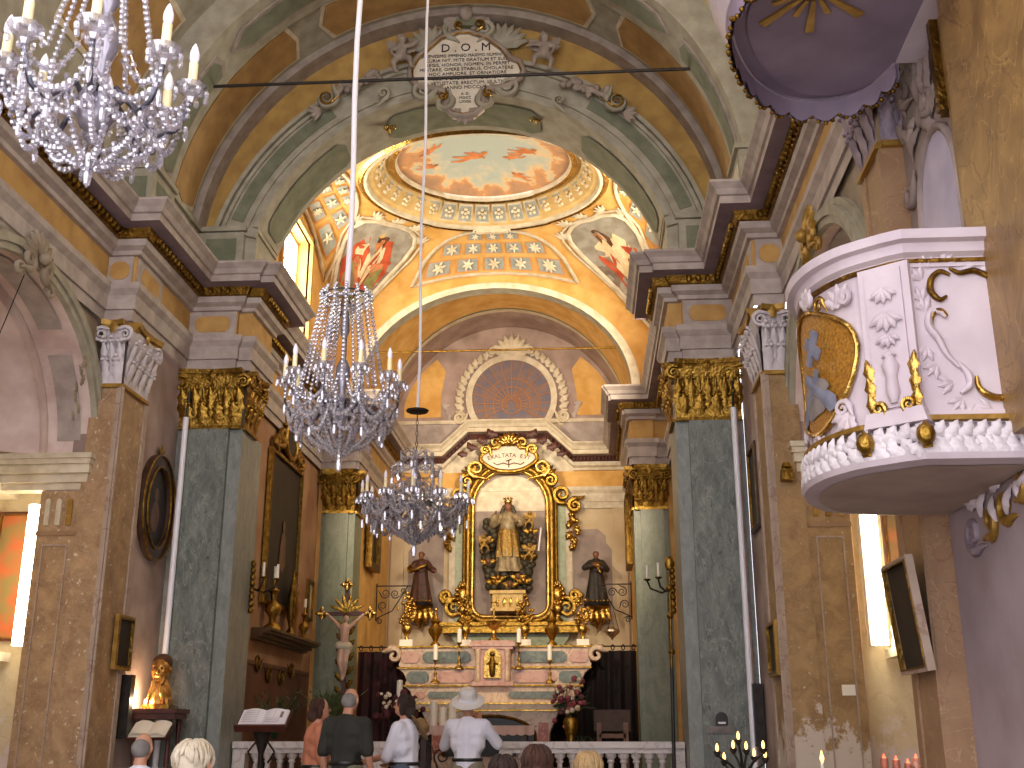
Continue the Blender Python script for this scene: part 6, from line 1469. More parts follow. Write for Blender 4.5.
    for s in (-1,1): m=MB(); a=B+(Rv*s*.105+Z*.04+Fv*((.44 if seated else -.05)))*k; cap2(m,a,a+Fv*.2*k,.05*k,.045*k); m.build('shoe','dark',t,60)
    m=MB()
    for s in (-1,1): m.blob(p(hx+s*.032,1.635,.103+hd),.0095*k,6,5)
    m.build('eyes','eye',t,60)
    m=MB()
    if hairkind=='bald':
        m.blob(p(hx,1.618,-.014+hd),(.081*k,.072*k,.078*k),12,9)
    else:
        m.blob(p(hx,1.665,.0+hd),(.086*k,.092*k,.08*k),12,9); m.blob(p(hx,1.63,-.03+hd),(.084*k,.064*k,.085*k),12,9)
        if female:
            for s in (-1,1): m.blob(p(hx+s*.07,1.60,.0+hd),(.035*k,.05*k,.085*k),8,7)
            m.blob(p(hx,1.56,-.055+hd),(.08*k,.045*k,.08*k),10,8)
    o=solid(m,'hair',hair,t,.013*k,1)
    m=MB()
    for q in range(70 if hairkind!='bald' else 0):      # locks of hair lying on the skull
        an=R.uniform(-2.2,2.2) if hairkind!='bald' else R.choice((-1,1))*R.uniform(1.0,3.1); an+=PI if hairkind!='bald' else 0
        e0=R.uniform(.1,1.2) if hairkind!='bald' else R.uniform(1.15,1.35); pts=[]
        L_=R.uniform(.5,.9)*(1.35 if female else 1)
        for i in range(4):
            e_=e0+L_*i/3*(1 if hairkind!='bald' else .5); rr=(.098 if e_<1.5 else .094) if hairkind!='bald' else .083; pts.append(p(hx+rr*math.sin(e_)*math.sin(an),1.64+(.105 if e_<1.5 else .09)*math.cos(e_),-.005+hd+rr*1.02*math.sin(e_)*math.cos(an)))
        m.tube(pts,[.004*k,.012*k,.011*k,.003*k],5)
    if hairkind!='bald': m.build('hair_locks',hair,t,60)
    return t,p,k
arm_dn=lambda s: ((s*.235,1.12,-.03),(s*.245,.86,.06))
t,p,k=person('man in white polo shirt and white sun hat facing the altar, hands raised',.335,13.1,0,1.76,.12,'wshirt','khaki','greyhair',[((-.30,1.18,.16),(-.08,1.42,.26)),((.31,1.20,.14),(.09,1.45,.26))],sleeve=.85)
m=MB(); m.lathe([(.185,-.02),(.19,-.012),(.12,.015),(.105,.02),(.1,.09),(.085,.125),(.04,.14),(.0,.142)],p(0,1.665,-.0),20,1,1.05,(0,-.5,.86)); m.build('sun_hat','hatw',t,60)
m=MB(); m.lathe([(.108,.018),(.11,.03),(.106,.045)],p(0,1.665,-.0),20,1,1.05,(0,-.5,.86)); m.build('hat_band','wshirt',t,60)
tag(MB().box(*[v for c in ((p(0,1.46,.31).x-.06,p(0,1.46,.31).x+.06),(p(0,1.46,.31).y-.02,p(0,1.46,.31).y+.02),(p(0,1.46,.31).z-.04,p(0,1.46,.31).z+.04)) for v in c]).build('compact_camera','dark',None,0,tuple(p(0,1.46,.31))),'small black camera held up by the man in the white sun hat','camera')
person('balding man in a black polo shirt standing with his back turned, arms down',-.70,11.5,0,1.76,.25,'blk','olive','greyhair',[arm_dn(-1),((.235,1.12,.0),(.24,.89,.12))],'bald',head=(.012,.012),sleeve=.76)
person('short haired woman in a salmon pink blouse standing left of the man in black',-1.13,12.1,0,1.68,1.15,'pinkb','khaki','brownhair',[((-.25,1.12,-.05),(-.18,.88,.08)),((.23,1.12,.02),(.14,1.0,.2))],'short',0,False,True,sleeve=.9)
t,p,k=person('dark haired woman in a white T-shirt turned left, a straw hat on her back',-.24,12.3,0,1.72,-1.25,'wshirt','denim','darkhair',[((-.2,1.12,.1),(-.16,1.05,.38)),((.23,1.14,.02),(.17,1.04,.24))],'short',.02,False,True,sleeve=.9)
m=MB(); hp=p(.02,1.40,-.17); m.lathe([(.15,-.01),(.155,0),(.09,.015),(.085,.06),(.05,.085),(.0,.09)],hp,18,1,1,(.75,.25,.55)); m.build('straw_hat','straw',t,60)
MT['bagp']=M('black and white print','#1e1e22','#d8d8de',16,.8,0,lo=.49,hi=.51)
bx=p(.26,.88,-.02); m=MB(); B0=thing('shoulder_bag','black and white patterned bag hanging at the side of the woman in the white T-shirt','bag',tuple(bx)); m.box(bx.x-.02,bx.x+.24,bx.y-.06,bx.y+.06,bx.z-.32,bx.z+.05); m.build('bag_body','bagp',B0,0)
m=MB(); m.tube([(bx.x,bx.y,bx.z+.05),(bx.x+.0,bx.y-.0,bx.z+.3),(bx.x+.06,bx.y,bx.z+.42),(bx.x+.16,bx.y,bx.z+.3),(bx.x+.22,bx.y,bx.z+.05)],.012,6,flat=.5); m.build('strap','dark',B0,60)
# the seated visitors in the foreground, on pews
def seat(px_,py_,Y,lab,shirt,hair,kind,female=False,phi=0):
    a=atY(px_,py_,Y); k=(a.z)/(1.745-.40); person(lab,a.x,Y,0,1.75*k,phi,shirt,'khaki',hair,[((-.24,1.14,.04),(-.14,.97,.26)),((.24,1.14,.04),(.14,.97,.26))],kind,.0,True,female,sleeve=.9)
    return a.x
SE=[(143,732,9.2,'balding seated man in white shirt with dark shoulder strap, leftmost of the seated','wshirt','greyhair','bald',False),(195,739,5.4,'seated visitor with short white hair near the left green pilaster','olive','whitehair','short',False),(503,754,7.2,'dark haired seated visitor in front of the man with the sun hat','blk','darkhair','short',False),(537,744,7.0,'seated visitor with bushy chestnut hair right of the sun hat man','pinkb','brownhair','short',True),(588,751,7.2,'blond seated visitor in front of the marble rail','khaki','blond','short',True)]
for a in SE: seat(*a)
sp=atY(143,732,9.2); tag(MB().tube([(sp.x-.1,9.14,1.04),(sp.x-.06,9.03,.98),(sp.x,9.01,.85),(sp.x+.1,9.03,.7)],.014,6,flat=.4).build('shoulder_strap','dark',None,40,(sp.x,9.05,.9)),'dark strap across the back of the balding seated man','strap')
def pew(x0,x1,y,label):
    t=thing('pew',label,'pew',((x0+x1)/2,y,0)); m=MB(); m.box(x0,x1,y-.22,y+.2,.40,.45); m.build('seat','wood',t,0); m=MB(); m.box(x0,x1,y-.27,y-.23,.40,.85); m.build('backrest','wood',t,0)
    for x in (x0,x1-.04): m=MB(); m.box(x,x+.04,y-.26,y+.2,0,.62); m.build('end_panel','wood',t,0)
pew(-2.6,-.7,9.22,'dark wooden pew under the balding man in the white shirt'); pew(-.9,.45,5.42,'dark wooden pew under the white haired visitor'); pew(.4,2.4,7.12,'dark wooden pew under the three visitors in the middle')
MT['shelfwood']=M('gilt brown shelf','#664a2c','#4a331e',6,.5)
mb=MB(); mb.box(-3.30,-3.285,15.4,20.38,.3,2.3); mb.box(-3.30,-3.27,15.4,20.38,2.3,2.36); MT['wains']=M('red brown wainscot','#6e4630','#573524',2.5,.6); struct(mb,'trim_20','wains',0)
MT['bustgold']=M('warm polished gold','#d8a050','#a86f2c',12,.35,.3,.7,bscale=30)
MT['cpaint']=M('faded painted figure','#6b4630','#4c3222',5,.5)
MT['paper']=M('white page','#ebe7ec','#dedae2',4,.7); MT['paper2']=M('bright mirror glass','#d8cbb4','#a89478',2,.2)
MT['textgrey']=M('printed text','#9a969c',None,rough=.8); MT['paleskin']=M('pale carved flesh','#d9b49a','#c49a80',6,.5)
MT['pinkfl']=M('pink flowers','#a85a62','#8a3f4c',6,.7); MT['pinkcloth']=M('pink cloth','#d9b7a6','#c9a492',5,.85); MT['curtain2']=M('dark red flowers','#5b2426','#3c1518',6,.8)
MT['woodpale']=M('pale brown wood','#8a6246','#6f4c34',6,.5); MT['railm']=marble('white rail marble','#cfc4bd','#ded5ce','#b4a69e',2,.4)
# ================================================================ FURNISHINGS
def picture(name,label,f,w,h,fw,frm_,mat='canvas',depth=.05,cat='picture',tilt=0):
    t=thing(name,label,cat,f.o); m=MB(); m.ringprism(rect(w,h),rect(w-fw,h-fw),f,0,depth); m.build('frame',frm_,t,30)
    m=MB(); m.ringprism(rect(w-fw*.75,h-fw*.75),rect(w-fw*1.15,h-fw*1.15),f,depth*.5,depth*1.15); m.build('inner_moulding','golddk',t,30)
    m=MB(); m.prism(rect(w-fw*.9,h-fw*.9),f,0,depth*.4); m.build('canvas',mat,t,0); return t
# oval portrait
f=fL((-3.8,13.82,4.07)); t=thing('oval_painting','dark oval portrait in a wide gilt frame on the left wall strip','picture',f.o)
el=lambda a,b,n=40:[(a*math.cos(2*PI*i/n),b*math.sin(2*PI*i/n)) for i in range(n)]
m=MB(); m.ringprism(el(.54,.68),el(.37,.50),f,0,.07); m.build('frame','wood',t,40)
for a,b,r_ in ((.53,.67,.016),(.39,.52,.018)): m=MB(); m.tube([f(x,y,.08) for x,y in el(a,b)],r_,8,True); m.build('frame_moulding','golddk',t,60)
m=MB(); m.prism(el(.38,.51),f,0,.03); m.build('canvas','canvas',t,0)
m=MB(); m.prism(ov(0,.16,.07,.09),f,.03,.034); m.prism(ov(0,-.12,.14,.2),f,.03,.033); m.build('painted_figure','cpaint',t,0)
m=MB(); [leaf(m,f,0,.66,.16,.05,a,.03,.03,3) for a in (-.8,0,.8)]; m.build('crest','golddk',t,60)
picture('framed_picture','small gold framed picture on the ochre pilaster beside the golden bust',fL((-3.75,13.12,2.33)),.24,.31,.04,'ochregold')
picture('framed_picture','small narrow framed picture on the right ochre pilaster above the flaking plaster',fR((3.75,12.78,2.2)),.3,.29,.04,'ochregold')
picture('framed_picture','dark framed picture high on the right wall strip by the chancel arch',fR((3.8,13.75,4.2)),.34,.52,.05,'wood')
tl=frm((3.74,7.38,2.02),(0,-1,0),(-.10,0,1)); picture('framed_picture','tilted dark picture in a pale frame hung on the pilaster under the pulpit',tl,.3,.35,.03,'olilac')
picture('framed_picture','edge of a white framed picture on the pier at the right border',fR((3.98,5.25,2.15)),.25,.2,.04,'cream')
# altarpieces glimpsed in the side chapels with their lamps
MT['chapelpic']=M('orange altarpiece paint','#a8562e','#7d6a3c',4,.5,lo=.4,hi=.6)
MT['chapelpic2']=M('brown orange altarpiece paint','#7a4a28','#544a30',4,.5,lo=.4,hi=.6)
MT['tube']=emit('lit tube lamp','#fff0d0',22)
for s,l1,l2,mt in ((-1,'orange painting in a thin frame in the left side chapel','bright upright tube lamp beside the left chapel painting','chapelpic'),(1,'brown painting in a thin frame in the right side chapel','bright upright tube lamp beside the right chapel painting','chapelpic2')):
    f=fF((-5.06 if s<0 else 5.2,12.97,3.1)); picture('chapel_painting',l1,f,.27 if s<0 else .14,.76,.035,'woodred',mt)
    x=-4.70 if s<0 else 4.84; t=thing('tube_lamp',l2,'lamp',(x,12.56,2.26)); z0,z1=(2.26,3.86) if s<0 else (2.22,3.7)
    m=MB(); m.tube([(x,12.56,z0),(x,12.56,z1)],.075,12); m.build('tube','tube',t,40); m=MB(); m.box(x-.02 if s<0 else x-.1,x+.1 if s<0 else x+.02,12.62,12.75,z0,z1); m.build('housing','cream',t,0)
    m=MB(); m.box(min(s*4.95,s*5.3),max(s*4.95,s*5.3),12.4,12.9,2.1,2.2); m.build('ledge','cream',t,0)
f=fF((5.03,12.72,2.2)); t=thing('figurine','tiny white figurine standing on the ledge by the right chapel lamp','figurine',f.o); m=MB(); m.lathe([(.05,0),(.055,.05),(.03,.12),(.045,.2),(.03,.26)],f.o,10); m.build('robe','white',t,60); m=MB(); m.blob(f(0,.3,0),.035,8,6); m.build('head','white',t,60)
# white tubes standing against the green pilasters
for s,x,z0,l in ((-1,-3.64,0,'long white tube standing against the left green marble pilaster'),(1,3.65,0,'long white tube standing against the right green marble pilaster')):
    t=thing('white_tube',l,'tube',(x,14.27,z0)); m=MB(); m.tube([(x,14.26,.02),(x,14.26,5.38)],.038,10); m.build('tube','tubewhite',t,50); m=MB(); m.tube([(x,14.27,5.38),(x+.01,14.27,5.75)],.018,6); m.build('top_cord','dark',t,50)
    m=MB(); m.tube([(x-s*-.045,14.28,.02),(x-s*-.045,14.28,5.36)],.012,6); m.build('red_edge','apink',t,50)
# loudspeakers
for s,x,y,z,l in ((-1,-3.74,13.42,1.62,'slim black column loudspeaker on the left wall under the small gold framed picture'),(1,3.72,14.2,1.53,'slim black column loudspeaker by the right green marble pilaster')):
    t=thing('loudspeaker',l,'loudspeaker',(x,y,z)); m=MB(); m.box(x-.06,x+.06,y-.06,y+.06,z-.36,z+.36); m.build('cabinet','dark',t,0); m=MB(); m.box(x-.048,x+.048,y-.07,y-.06,z-.33,z+.33); m.build('grille','iron',t,0)
# golden bust on a table, lamp behind
B=Vector((-3.53,13.9,1.6)); t=thing('reliquary_bust','glowing gilded bust of a bearded saint on a dark side table','bust',tuple(B)); f=fF(B); m=MB()
m.blob(f(0,.46,.02),(.112,.115,.165),14,12); limb(m,[f(0,.06,0),f(0,.2,0),f(0,.32,0)],[.155,.145,.10]); m.box(B.x-.15,B.x+.15,B.y-.1,B.y+.1,B.z+.02,B.z+.12)
cap2(m,f(0,.49,.12),f(0,.435,.145),.014,.024,6); cap2(m,f(-.07,.515,.105),f(.07,.515,.105),.018,.018); limb(m,[f(-.035,.39,.125),f(.035,.39,.125)],[.016,.016],6); [m.blob(f(s*.055,.44,.10),(.034,.022,.02),7,5) for s in (-1,1)]
[m.blob(f(R.uniform(-.07,.07),.32+R.uniform(-.05,.04),.10),.03,6,5) for k in range(12)]
for s in (-1,1): m.blob(f(s*.115,.45,.0),(.016,.022,.035),6,5)
for s in (-1,1): m.tube([f(s*.03,.30,.10),f(s*.07,.18,.13),f(s*.1,.06,.12)],[.02,.025,.02])
solid(m,'body','bustgold',t,.0085,1); m=MB(); m.blob(f(0,.555,-.02),(.122,.12,.105),12,8); m.build('hair','hairb',t,60); m=MB(); m.blob(f(-.045,.48,.125),.016,6,5); m.blob(f(.045,.48,.125),.016,6,5); m.build('eyes','eye',t,60)
m=MB(); m.box(B.x-.17,B.x+.17,B.y-.12,B.y+.12,B.z,B.z+.05); m.build('base','gold',t,0)
t=thing('side_table','dark turned side table carrying the golden bust','table',(-3.5,13.85,0)); m=MB(); m.box(-3.79,-3.2,13.62,14.1,1.55,1.6); m.box(-3.76,-3.23,13.65,14.08,1.48,1.55); m.build('top','woodred',t,0)
for x in (-3.7,-3.3):
    for y in (13.7,14.02): m=MB(); m.lathe([(.03,0),(.025,.3),(.04,.5),(.02,.7),(.035,1.0),(.025,1.3),(.035,1.48)],(x,y,0),8); m.build('leg','woodred',t,50)
t=thing('open_book','open book on a small stand in front of the golden bust','book',(-3.45,13.45,1.2)); m=MB()
for s in (-1,1): m.grid(lambda u,v,s=s: (-3.45+s*u*.22,13.38+v*.22,1.29+.15*v+.03*math.sin(u*PI)),6,3); m.grid(lambda u,v,s=s: (-3.45+s*u*.22,13.38+v*.22,1.275+.15*v+.0*u),6,3)
m.build('pages','candle',t,60); m=MB(); m.prism([(-.23,-.01),(.23,-.01),(.23,.26),(-.23,.26)],frm((-3.45,13.385,1.265),(1,0,0),(0,.82,.57)),-.02,0); m.build('cover','woodred',t,0); m=MB(); m.lathe([(.14,0),(.03,.04),(.02,1.22),(.05,1.28)],(-3.45,13.48,0),8); m.build('stand','iron',t,50)
# lectern with the big open missal
L=Vector((-1.97,13.0,0)); t=thing('lectern','black iron lectern at the altar rail, left of the visitors','lectern',tuple(L)); m=MB(); m.lathe([(.22,0),(.2,.03),(.04,.08),(.028,.5),(.045,.55),(.028,.6),(.03,1.1),(.1,1.3),(.12,1.34)],L,12); m.build('pole','iron',t,50)
fr_=frm((L.x,12.9,1.38),(1,-.04,0),(.0,.80,.60)); m=MB(); m.prism([(-.29,-.02),(.29,-.02),(.29,.3),(-.29,.3)],fr_,-.03,0); m.prism([(-.29,-.04),(.29,-.04),(.29,-.01),(-.29,-.01)],fr_,-.03,.05); m.build('desk','woodred',t,0)
m=MB(); m.tube([(L.x-.08,13,1.0),(L.x-.15,13,1.12),(L.x-.05,13,1.25)],.012); m.tube([(L.x+.08,13,1.0),(L.x+.15,13,1.12),(L.x+.05,13,1.25)],.012); m.build('scroll_brackets','iron',t,60)
t=thing('missal','large open missal with white pages and a grey picture on the iron lectern','book',tuple(fr_(0,.1,.02))); m=MB()
for s in (-1,1):
    m.prism([(0,0),(s*.27,0),(s*.27,.3),(0,.3)] if s>0 else [(s*.27,0),(0,0),(0,.3),(s*.27,.3)],fr_,.0,.012)
    m.grid(lambda u,v,s=s: fr_(s*.26*u,.005+.29*v,.014+.028*math.sin(min(1,u*1.15)*PI*.9)),10,2)
m.build('pages','paper',t,60); m=MB(); m.grid(lambda u,v: fr_(.12+.1*u,.14+.11*v,.030+.012*(1-u)),3,2); m.build('printed_picture','greycloud',t,0)
m=MB()
for r_ in range(7):
    for c_ in (-1,1):
        if c_>0 and r_>2: continue
        x0=-.23 if c_<0 else .03; m.grid(lambda u,v: fr_(x0+.17*u,.045+.033*r_+.007*v,.045-.012*abs(u-.4)),4,1)
m.build('text_lines','textgrey',t,0)
# presbytery left wall
f=fL((-3.28,18.0,4.45)); t=picture('altar_painting','tall dark painting in a gilt frame on the left chancel wall',f,1.0,1.22,.06,'gold','canvas',.07)
m=MB(); m.prism(stroke(0,-.5,.02,-.05,.2,.12),f,.04,.045); m.prism(ov(.02,.1,.08,.1),f,.04,.045); m.build('painted_figure','cpaint',t,0)
t=thing('painting_crest','carved gilded crest over the tall dark painting','ornament',f(0,1.25)); m=MB()
m.prism(el(.34,.28,24),frm(f(0,1.55),f.x,f.y),0,.08); m.build('dark_oval','canvas',t,40); m=MB(); m.tube([f(x,1.55+y,.08) for x,y in el(.36,.3,24)],.05,8,True); m.build('oval_rim','gold',t,60)
for s in (-1,1):
    for a,b,sz,ro,h in ((.52,1.5,.16,PI/2,s),(.78,1.36,.12,PI/2,-s),(.3,1.86,.1,PI/2,s)): m=MB(); scroll(m,f,s*a,b,sz,ro,h,.05,1.5,1.4,.05); m.build('scroll','gold',t,60)
m=MB(); [leaf(m,f,0,1.8,.28,.08,a,.06,.05,3) for a in (-.9,-.45,0,.45,.9)]; m.build('leaves','gold',t,60)
t=thing('console_shelf','dark wooden moulded shelf under the tall painting','shelf',(-3.1,18.1,2.7)); m=MB()
for z0,z1,d in ((2.66,2.70,.1),(2.70,2.75,.17),(2.75,2.79,.27),(2.79,2.83,.32)): m.box(-3.3,-3.3+d,16.75,19.9,z0,z1)
m.build('board','shelfwood',t,0); m=MB()
fs_=fL((-3.29,18.1,2.3))
for a,b,sz,ro,h in ((-1.0,.05,.14,PI,1),(-.35,-.08,.14,0,-1),(.35,-.08,.14,PI,1),(1.0,.05,.14,0,-1)): m=MB(); scroll(m,fs_,a,b,sz,ro,h,.022,1.4,1.6,.02); m.build('carved_swag','golddk',t,60)
for y,l,sc_ in ((17.3,'stout gilt candlestick at the near end of the shelf under the tall painting',1.0),(19.3,'gilt candlestick at the far end of the shelf under the tall painting',.72)):
    t=thing('gilt_candlestick',l,'candlestick',(-3.14,y,2.83)); m=MB(); m.lathe([(r_*sc_,z*sc_) for r_,z in ((.15,0),(.14,.05),(.05,.12),(.06,.2),(.13,.3),(.12,.38),(.04,.45),(.05,.55),(.09,.6),(.03,.66),(.02,.8))],(-3.14,y,2.83),12); m.build('stem','gold',t,50)
    m=MB(); m.lathe([(.025,.78*sc_),(.025,.98*sc_)],(-3.14,y,2.83),8); m.build('candle','candle',t,50)
f2=fL((-3.14,18.45,2.83)); t=thing('gilt_reliquary','tall pointed gilt reliquary in the middle of the shelf under the tall painting','reliquary',f2.o); m=MB(); m.lathe([(.16,0),(.12,.06),(.06,.14),(.1,.25),(.14,.45),(.11,.7),(.07,.85),(.03,.98),(.0,1.08)],f2.o,12,.7,1); m.build('body','golddk',t,50); m=MB(); [leaf(m,f2,s*.08,.15+.17*k,.2,.05,-s*.7,.03,.06,3) for s in (-1,1) for k in range(4)]; m.build('foliage','gold',t,60)
t=picture('wall_mirror','narrow bright framed mirror on the left chancel wall beyond the shelf',fL((-3.29,20.1,3.6)),.2,.36,.05,'golddk','paper2',.05)
def sconce(loc,s,label):
    x,y,z=loc; t=thing('wall_sconce',label,'sconce',loc); m=MB(); m.tube([(x,y,z-.3),(x,y,z+.35)],.02); m.tube([(x,y,z),(x+s*.15,y,z-.06),(x+s*.3,y,z),(x+s*.34,y,z+.1)],.014); m.tube([(x,y,z),(x+s*.1,y-.1,z-.05),(x+s*.18,y-.2,z+.0),(x+s*.2,y-.2,z+.1)],.014); m.build('arms','iron',t,60)
    for dx,dy in ((.34,0),(.2,-.2)): m=MB(); m.lathe([(.02,.1),(.05,.12),(.05,.13)],(x+s*dx,y+dy,z),8); m.build('drip_pan','golddk',t,50); m=MB(); m.lathe([(.018,.13),(.018,.32)],(x+s*dx,y+dy,z),8); m.build('candle','candle',t,50)
    m=MB(); [m.blob((x,y-.02,z-.3+.09*k),(.04,.03,.05),6,5) for k in range(8)]; m.build('backplate','golddk',t,60)
sconce((-2.87,15.25,3.22),1,'two armed iron sconce with white candles on the side of the left green pier')
sconce((2.86,15.5,3.2),-1,'two armed iron sconce with white candles beside the right green pier')
# crucifix
C=Vector((-2.47,19.5,0)); f=fF((C.x,19.5,0)); t=thing('crucifix','tall processional crucifix with a pale carved figure and gilt finials, left of the altar','crucifix',(C.x,19.5,.3))
m=MB(); m.box(C.x-.035,C.x+.035,19.53,19.58,1.9,3.72); m.box(C.x-.38,C.x+.38,19.53,19.58,3.27,3.34); m.build('cross','woodred',t,0)
for a,b in ((-.42,3.305),(.42,3.305),(0,3.8)): m=MB(); m.blob(f(a,b,-.05),(.075,.06,.085),9,7); [leaf(m,f,a,b,.13,.04,q,.03,.0,2) for q in (0,1.57,3.14,4.71)]; m.build('gilt_finial','goldlt',t,60)
m=MB(); [leaf(m,f,0,3.34,.34,.05,q*.5+.25,.02,-.03,1) for q in (-3,-2,-1,1,2,0)]; m.build('gilt_rays','gold',t,60)
cb=MB(); P=lambda a,b,d:f(a,b,d-.0); cb.blob(P(.03,3.22,.06),(.055,.055,.07),9,8); cap2(cb,P(0,3.08,.04),P(.02,3.16,.05),.035,.03); limb(cb,[P(0,2.78,.05),P(0,2.92,.06),P(0,3.05,.04)],[.075,.08,.095]); limb(cb,[P(-.08,3.07,.03),P(-.22,3.2,.01),P(-.35,3.32,.0)],[.04,.032,.022]); limb(cb,[P(.08,3.07,.03),P(.22,3.2,.01),P(.35,3.32,.0)],[.04,.032,.022]); limb(cb,[P(-.04,2.75,.05),P(-.05,2.5,.11),P(-.01,2.28,.05),P(0,2.2,.07)],[.07,.05,.035,.03]); limb(cb,[P(.04,2.75,.05),P(.05,2.5,.11),P(.02,2.28,.05),P(.0,2.2,.07)],[.07,.05,.035,.03])
for s in (-1,1): [limb(cb,[P(s*.36,3.33,.0),P(s*(.40+.0*q),3.33+.02*(q-1.5),.01)],[.011,.008],6) for q in range(4)]
solid(cb,'body','paleskin',t,.012,2); m=MB(); limb(m,[P(-.07,2.76,.06),P(.07,2.74,.06)],[.085,.085]); m.blob(P(.09,2.68,.08),(.04,.04,.09),7,6); m.build('loincloth','cream',t,60); m=MB(); m.blob(P(.03,3.245,.045),(.062,.06,.06),9,7); m.build('hair','hairb',t,60)
m=MB(); m.tube([f(0,.45,-.05),f(0,1.95,-.05)],.03,8); [m.lathe([(.03,0),(.07,.05),(.03,.1)],(C.x,19.55,z),8) for z in (1.0,1.5,1.85)]; m.lathe([(.3,.3),(.28,.36),(.08,.45),(.05,.6)],(C.x,19.55,0),12); m.build('gilt_pole','gold',t,50)
m=MB(); [leaf(m,f,-.035 if k%2==0 else .035,1.95+.11*k,.2,.055,.7 if k%2==0 else -.7,.05,-.06,3) for k in range(11)]; m.build('gilt_foliage','golddk',t,60)
# plants and flowers
def plant(label,x,y,z,h,w,n,mat,pot=True,flowers=None,arch=.5):
    t=thing('potted_plant',label,'plant',(x,y,z)); m=MB(); m.lathe([(.11,0),(.14,.22),(.15,.24),(.12,.24)],(x,y,z),12); m.build('pot','woodred',t,50)
    lv=MB()
    for k in range(n):
        a=R.uniform(0,2*PI); L=R.uniform(.5,1)*h; r_=R.uniform(.3,1)*w; d=Vector((math.cos(a),math.sin(a),0))
        c=[Vector((x,y,z+.2))+d*(r_*q)+Vector((0,0,L*(q*1.5-arch*q*q*1.2))) for q in (0,.35,.7,1.0)]
        lv.tube(c,[.006,.03*h+.012,.028*h+.01,.004],6,flat=.25)
        for q in (1,2,3):
            if h>.5: lv.tube([c[q],c[q]+Vector((R.uniform(-.1,.1),R.uniform(-.1,.1),R.uniform(0,.1)))],[.02,.003],5,flat=.3)
    lv.build('leaves',mat,t,60)
    if flowers:
        m=MB(); [m.blob((x+R.uniform(-w,w)*.7,y+R.uniform(-w,w)*.7,z+.2+h*R.uniform(.5,1)),R.uniform(.025,.05),6,5) for k in range(26)]; m.build('blossoms',flowers,t,60)
MT['leafg']=M('dark green leaves','#3f5530','#2c3f24',8,.6); MT['leafl']=M('grey green leaves','#6b7a4c','#4f5f38',8,.6)
plant('dark leafy plant in front of the left chancel wall, behind the lectern',-2.62,15.9,1.0,.75,.45,26,'leafg')
plant('bushy green plant at the foot of the crucifix',-2.55,19.1,1.25,.6,.5,60,'leafl')
plant('small plant at the right foot of the altar',1.5,19.4,.6,.55,.45,26,'leafg')
for x,y,z,l in ((-2.62,15.9,.3,'plain wooden plant stand under the dark leafy plant'),(-2.55,19.1,.3,'plain wooden plant stand beside the crucifix foot')):
    t=thing('plant_stand',l,'stand',(x,y,z)); m=MB(); h=1.0-.3 if y<17 else 1.25-.3; m.box(x-.18,x+.18,y-.18,y+.18,z+h-.04,z+h); m.build('top','wood',t,0)
    for a in (-1,1):
        for b in (-1,1): m=MB(); m.box(x+a*.15-.02,x+a*.15+.02,y+b*.15-.02,y+b*.15+.02,z,z+h-.04); m.build('leg','wood',t,0)
fp=atY(571,735,19.6); t=thing('flower_stand','gilt flower stand with pink and white flowers at the right of the altar','flowers',(fp.x,19.6,.3)); m=MB(); m.lathe([(.2,0),(.18,.04),(.05,.1),(.04,.6),(.09,.75),(.05,.9),(.1,1.05),(.13,1.2),(.1,1.28)],(fp.x,19.6,.3),12); m.build('stand','gold',t,50)
m=MB(); [m.blob((fp.x+R.gauss(0,.12),19.6+R.gauss(0,.1),1.85+R.gauss(0,.16)),R.uniform(.03,.06),6,5) for k in range(36)]; m.build('pink_flowers','pinkfl',t,60); m=MB(); [m.blob((fp.x+R.gauss(0,.12),19.55+R.gauss(0,.1),1.95+R.gauss(0,.16)),R.uniform(.025,.05),6,5) for k in range(18)]; m.build('white_flowers','flower',t,60)
lv=MB(); [lv.tube([(fp.x,19.6,1.55),(fp.x+R.gauss(0,.1),19.6,1.75),(fp.x+R.gauss(0,.22),19.6+R.gauss(0,.1),1.9+R.gauss(0,.2))],[.01,.03,.005],5,flat=.3) for k in range(26)]; lv.build('leaves','leafg',t,60)
# communion table in front of the high altar
t=thing('communion_table','wooden communion table with a pink cloth edge in front of the high altar','table',(.02,17.3,.3)); m=MB(); m.box(-.82,.86,17.0,17.7,1.36,1.42); m.build('top','wood',t,0)
for x in (-.72,.74):
    for y in (17.08,17.6): m=MB(); m.box(x-.04,x+.04,y-.04,y+.04,.3,1.36); m.build('leg','wood',t,0)
m=MB()
for x in (-.45,0,.45): scroll(m,fF((0,17.06,0)),x,1.0,.12,0,1,.014,1.6,1.4,0)
m.build('iron_scrollwork','iron',t,60)
t=thing('table_cloth','pale pink cloth with a scalloped lace edge on the communion table','tablecloth',(.02,17.3,1.42)); m=MB(); m.box(-.86,.90,16.97,17.73,1.421,1.432); m.build('top','pinkcloth',t,0)
m=MB(); m.grid(lambda u,v: (lerp(-.86,.90,u),16.968-.006*math.sin(u*90),1.432-v*(.12+.02*abs(math.sin(u*44)))),120,2); m.grid(lambda u,v: (lerp(-.86,.90,u),16.974-.006*math.sin(u*90),1.432-v*(.12+.02*abs(math.sin(u*44)))),120,2); m.build('lace_edge','pinkcloth',t,60)
for x,h,l in ((-.60,.34,'tallest of the three thick cream candles on the communion table'),(-.46,.26,'short thick cream candle in the middle of the communion table trio'),(-.32,.32,'rightmost thick cream candle beside the man in the sun hat')): tag(MB().lathe([(.055,1.433),(.055,1.433+h),(.01,1.434+h),(.005,1.46+h)],(x,17.2,0),12).build('pillar_candle','candle',None,50,(x,17.2,1.433)),l,'candle','pillar candles on the communion table')
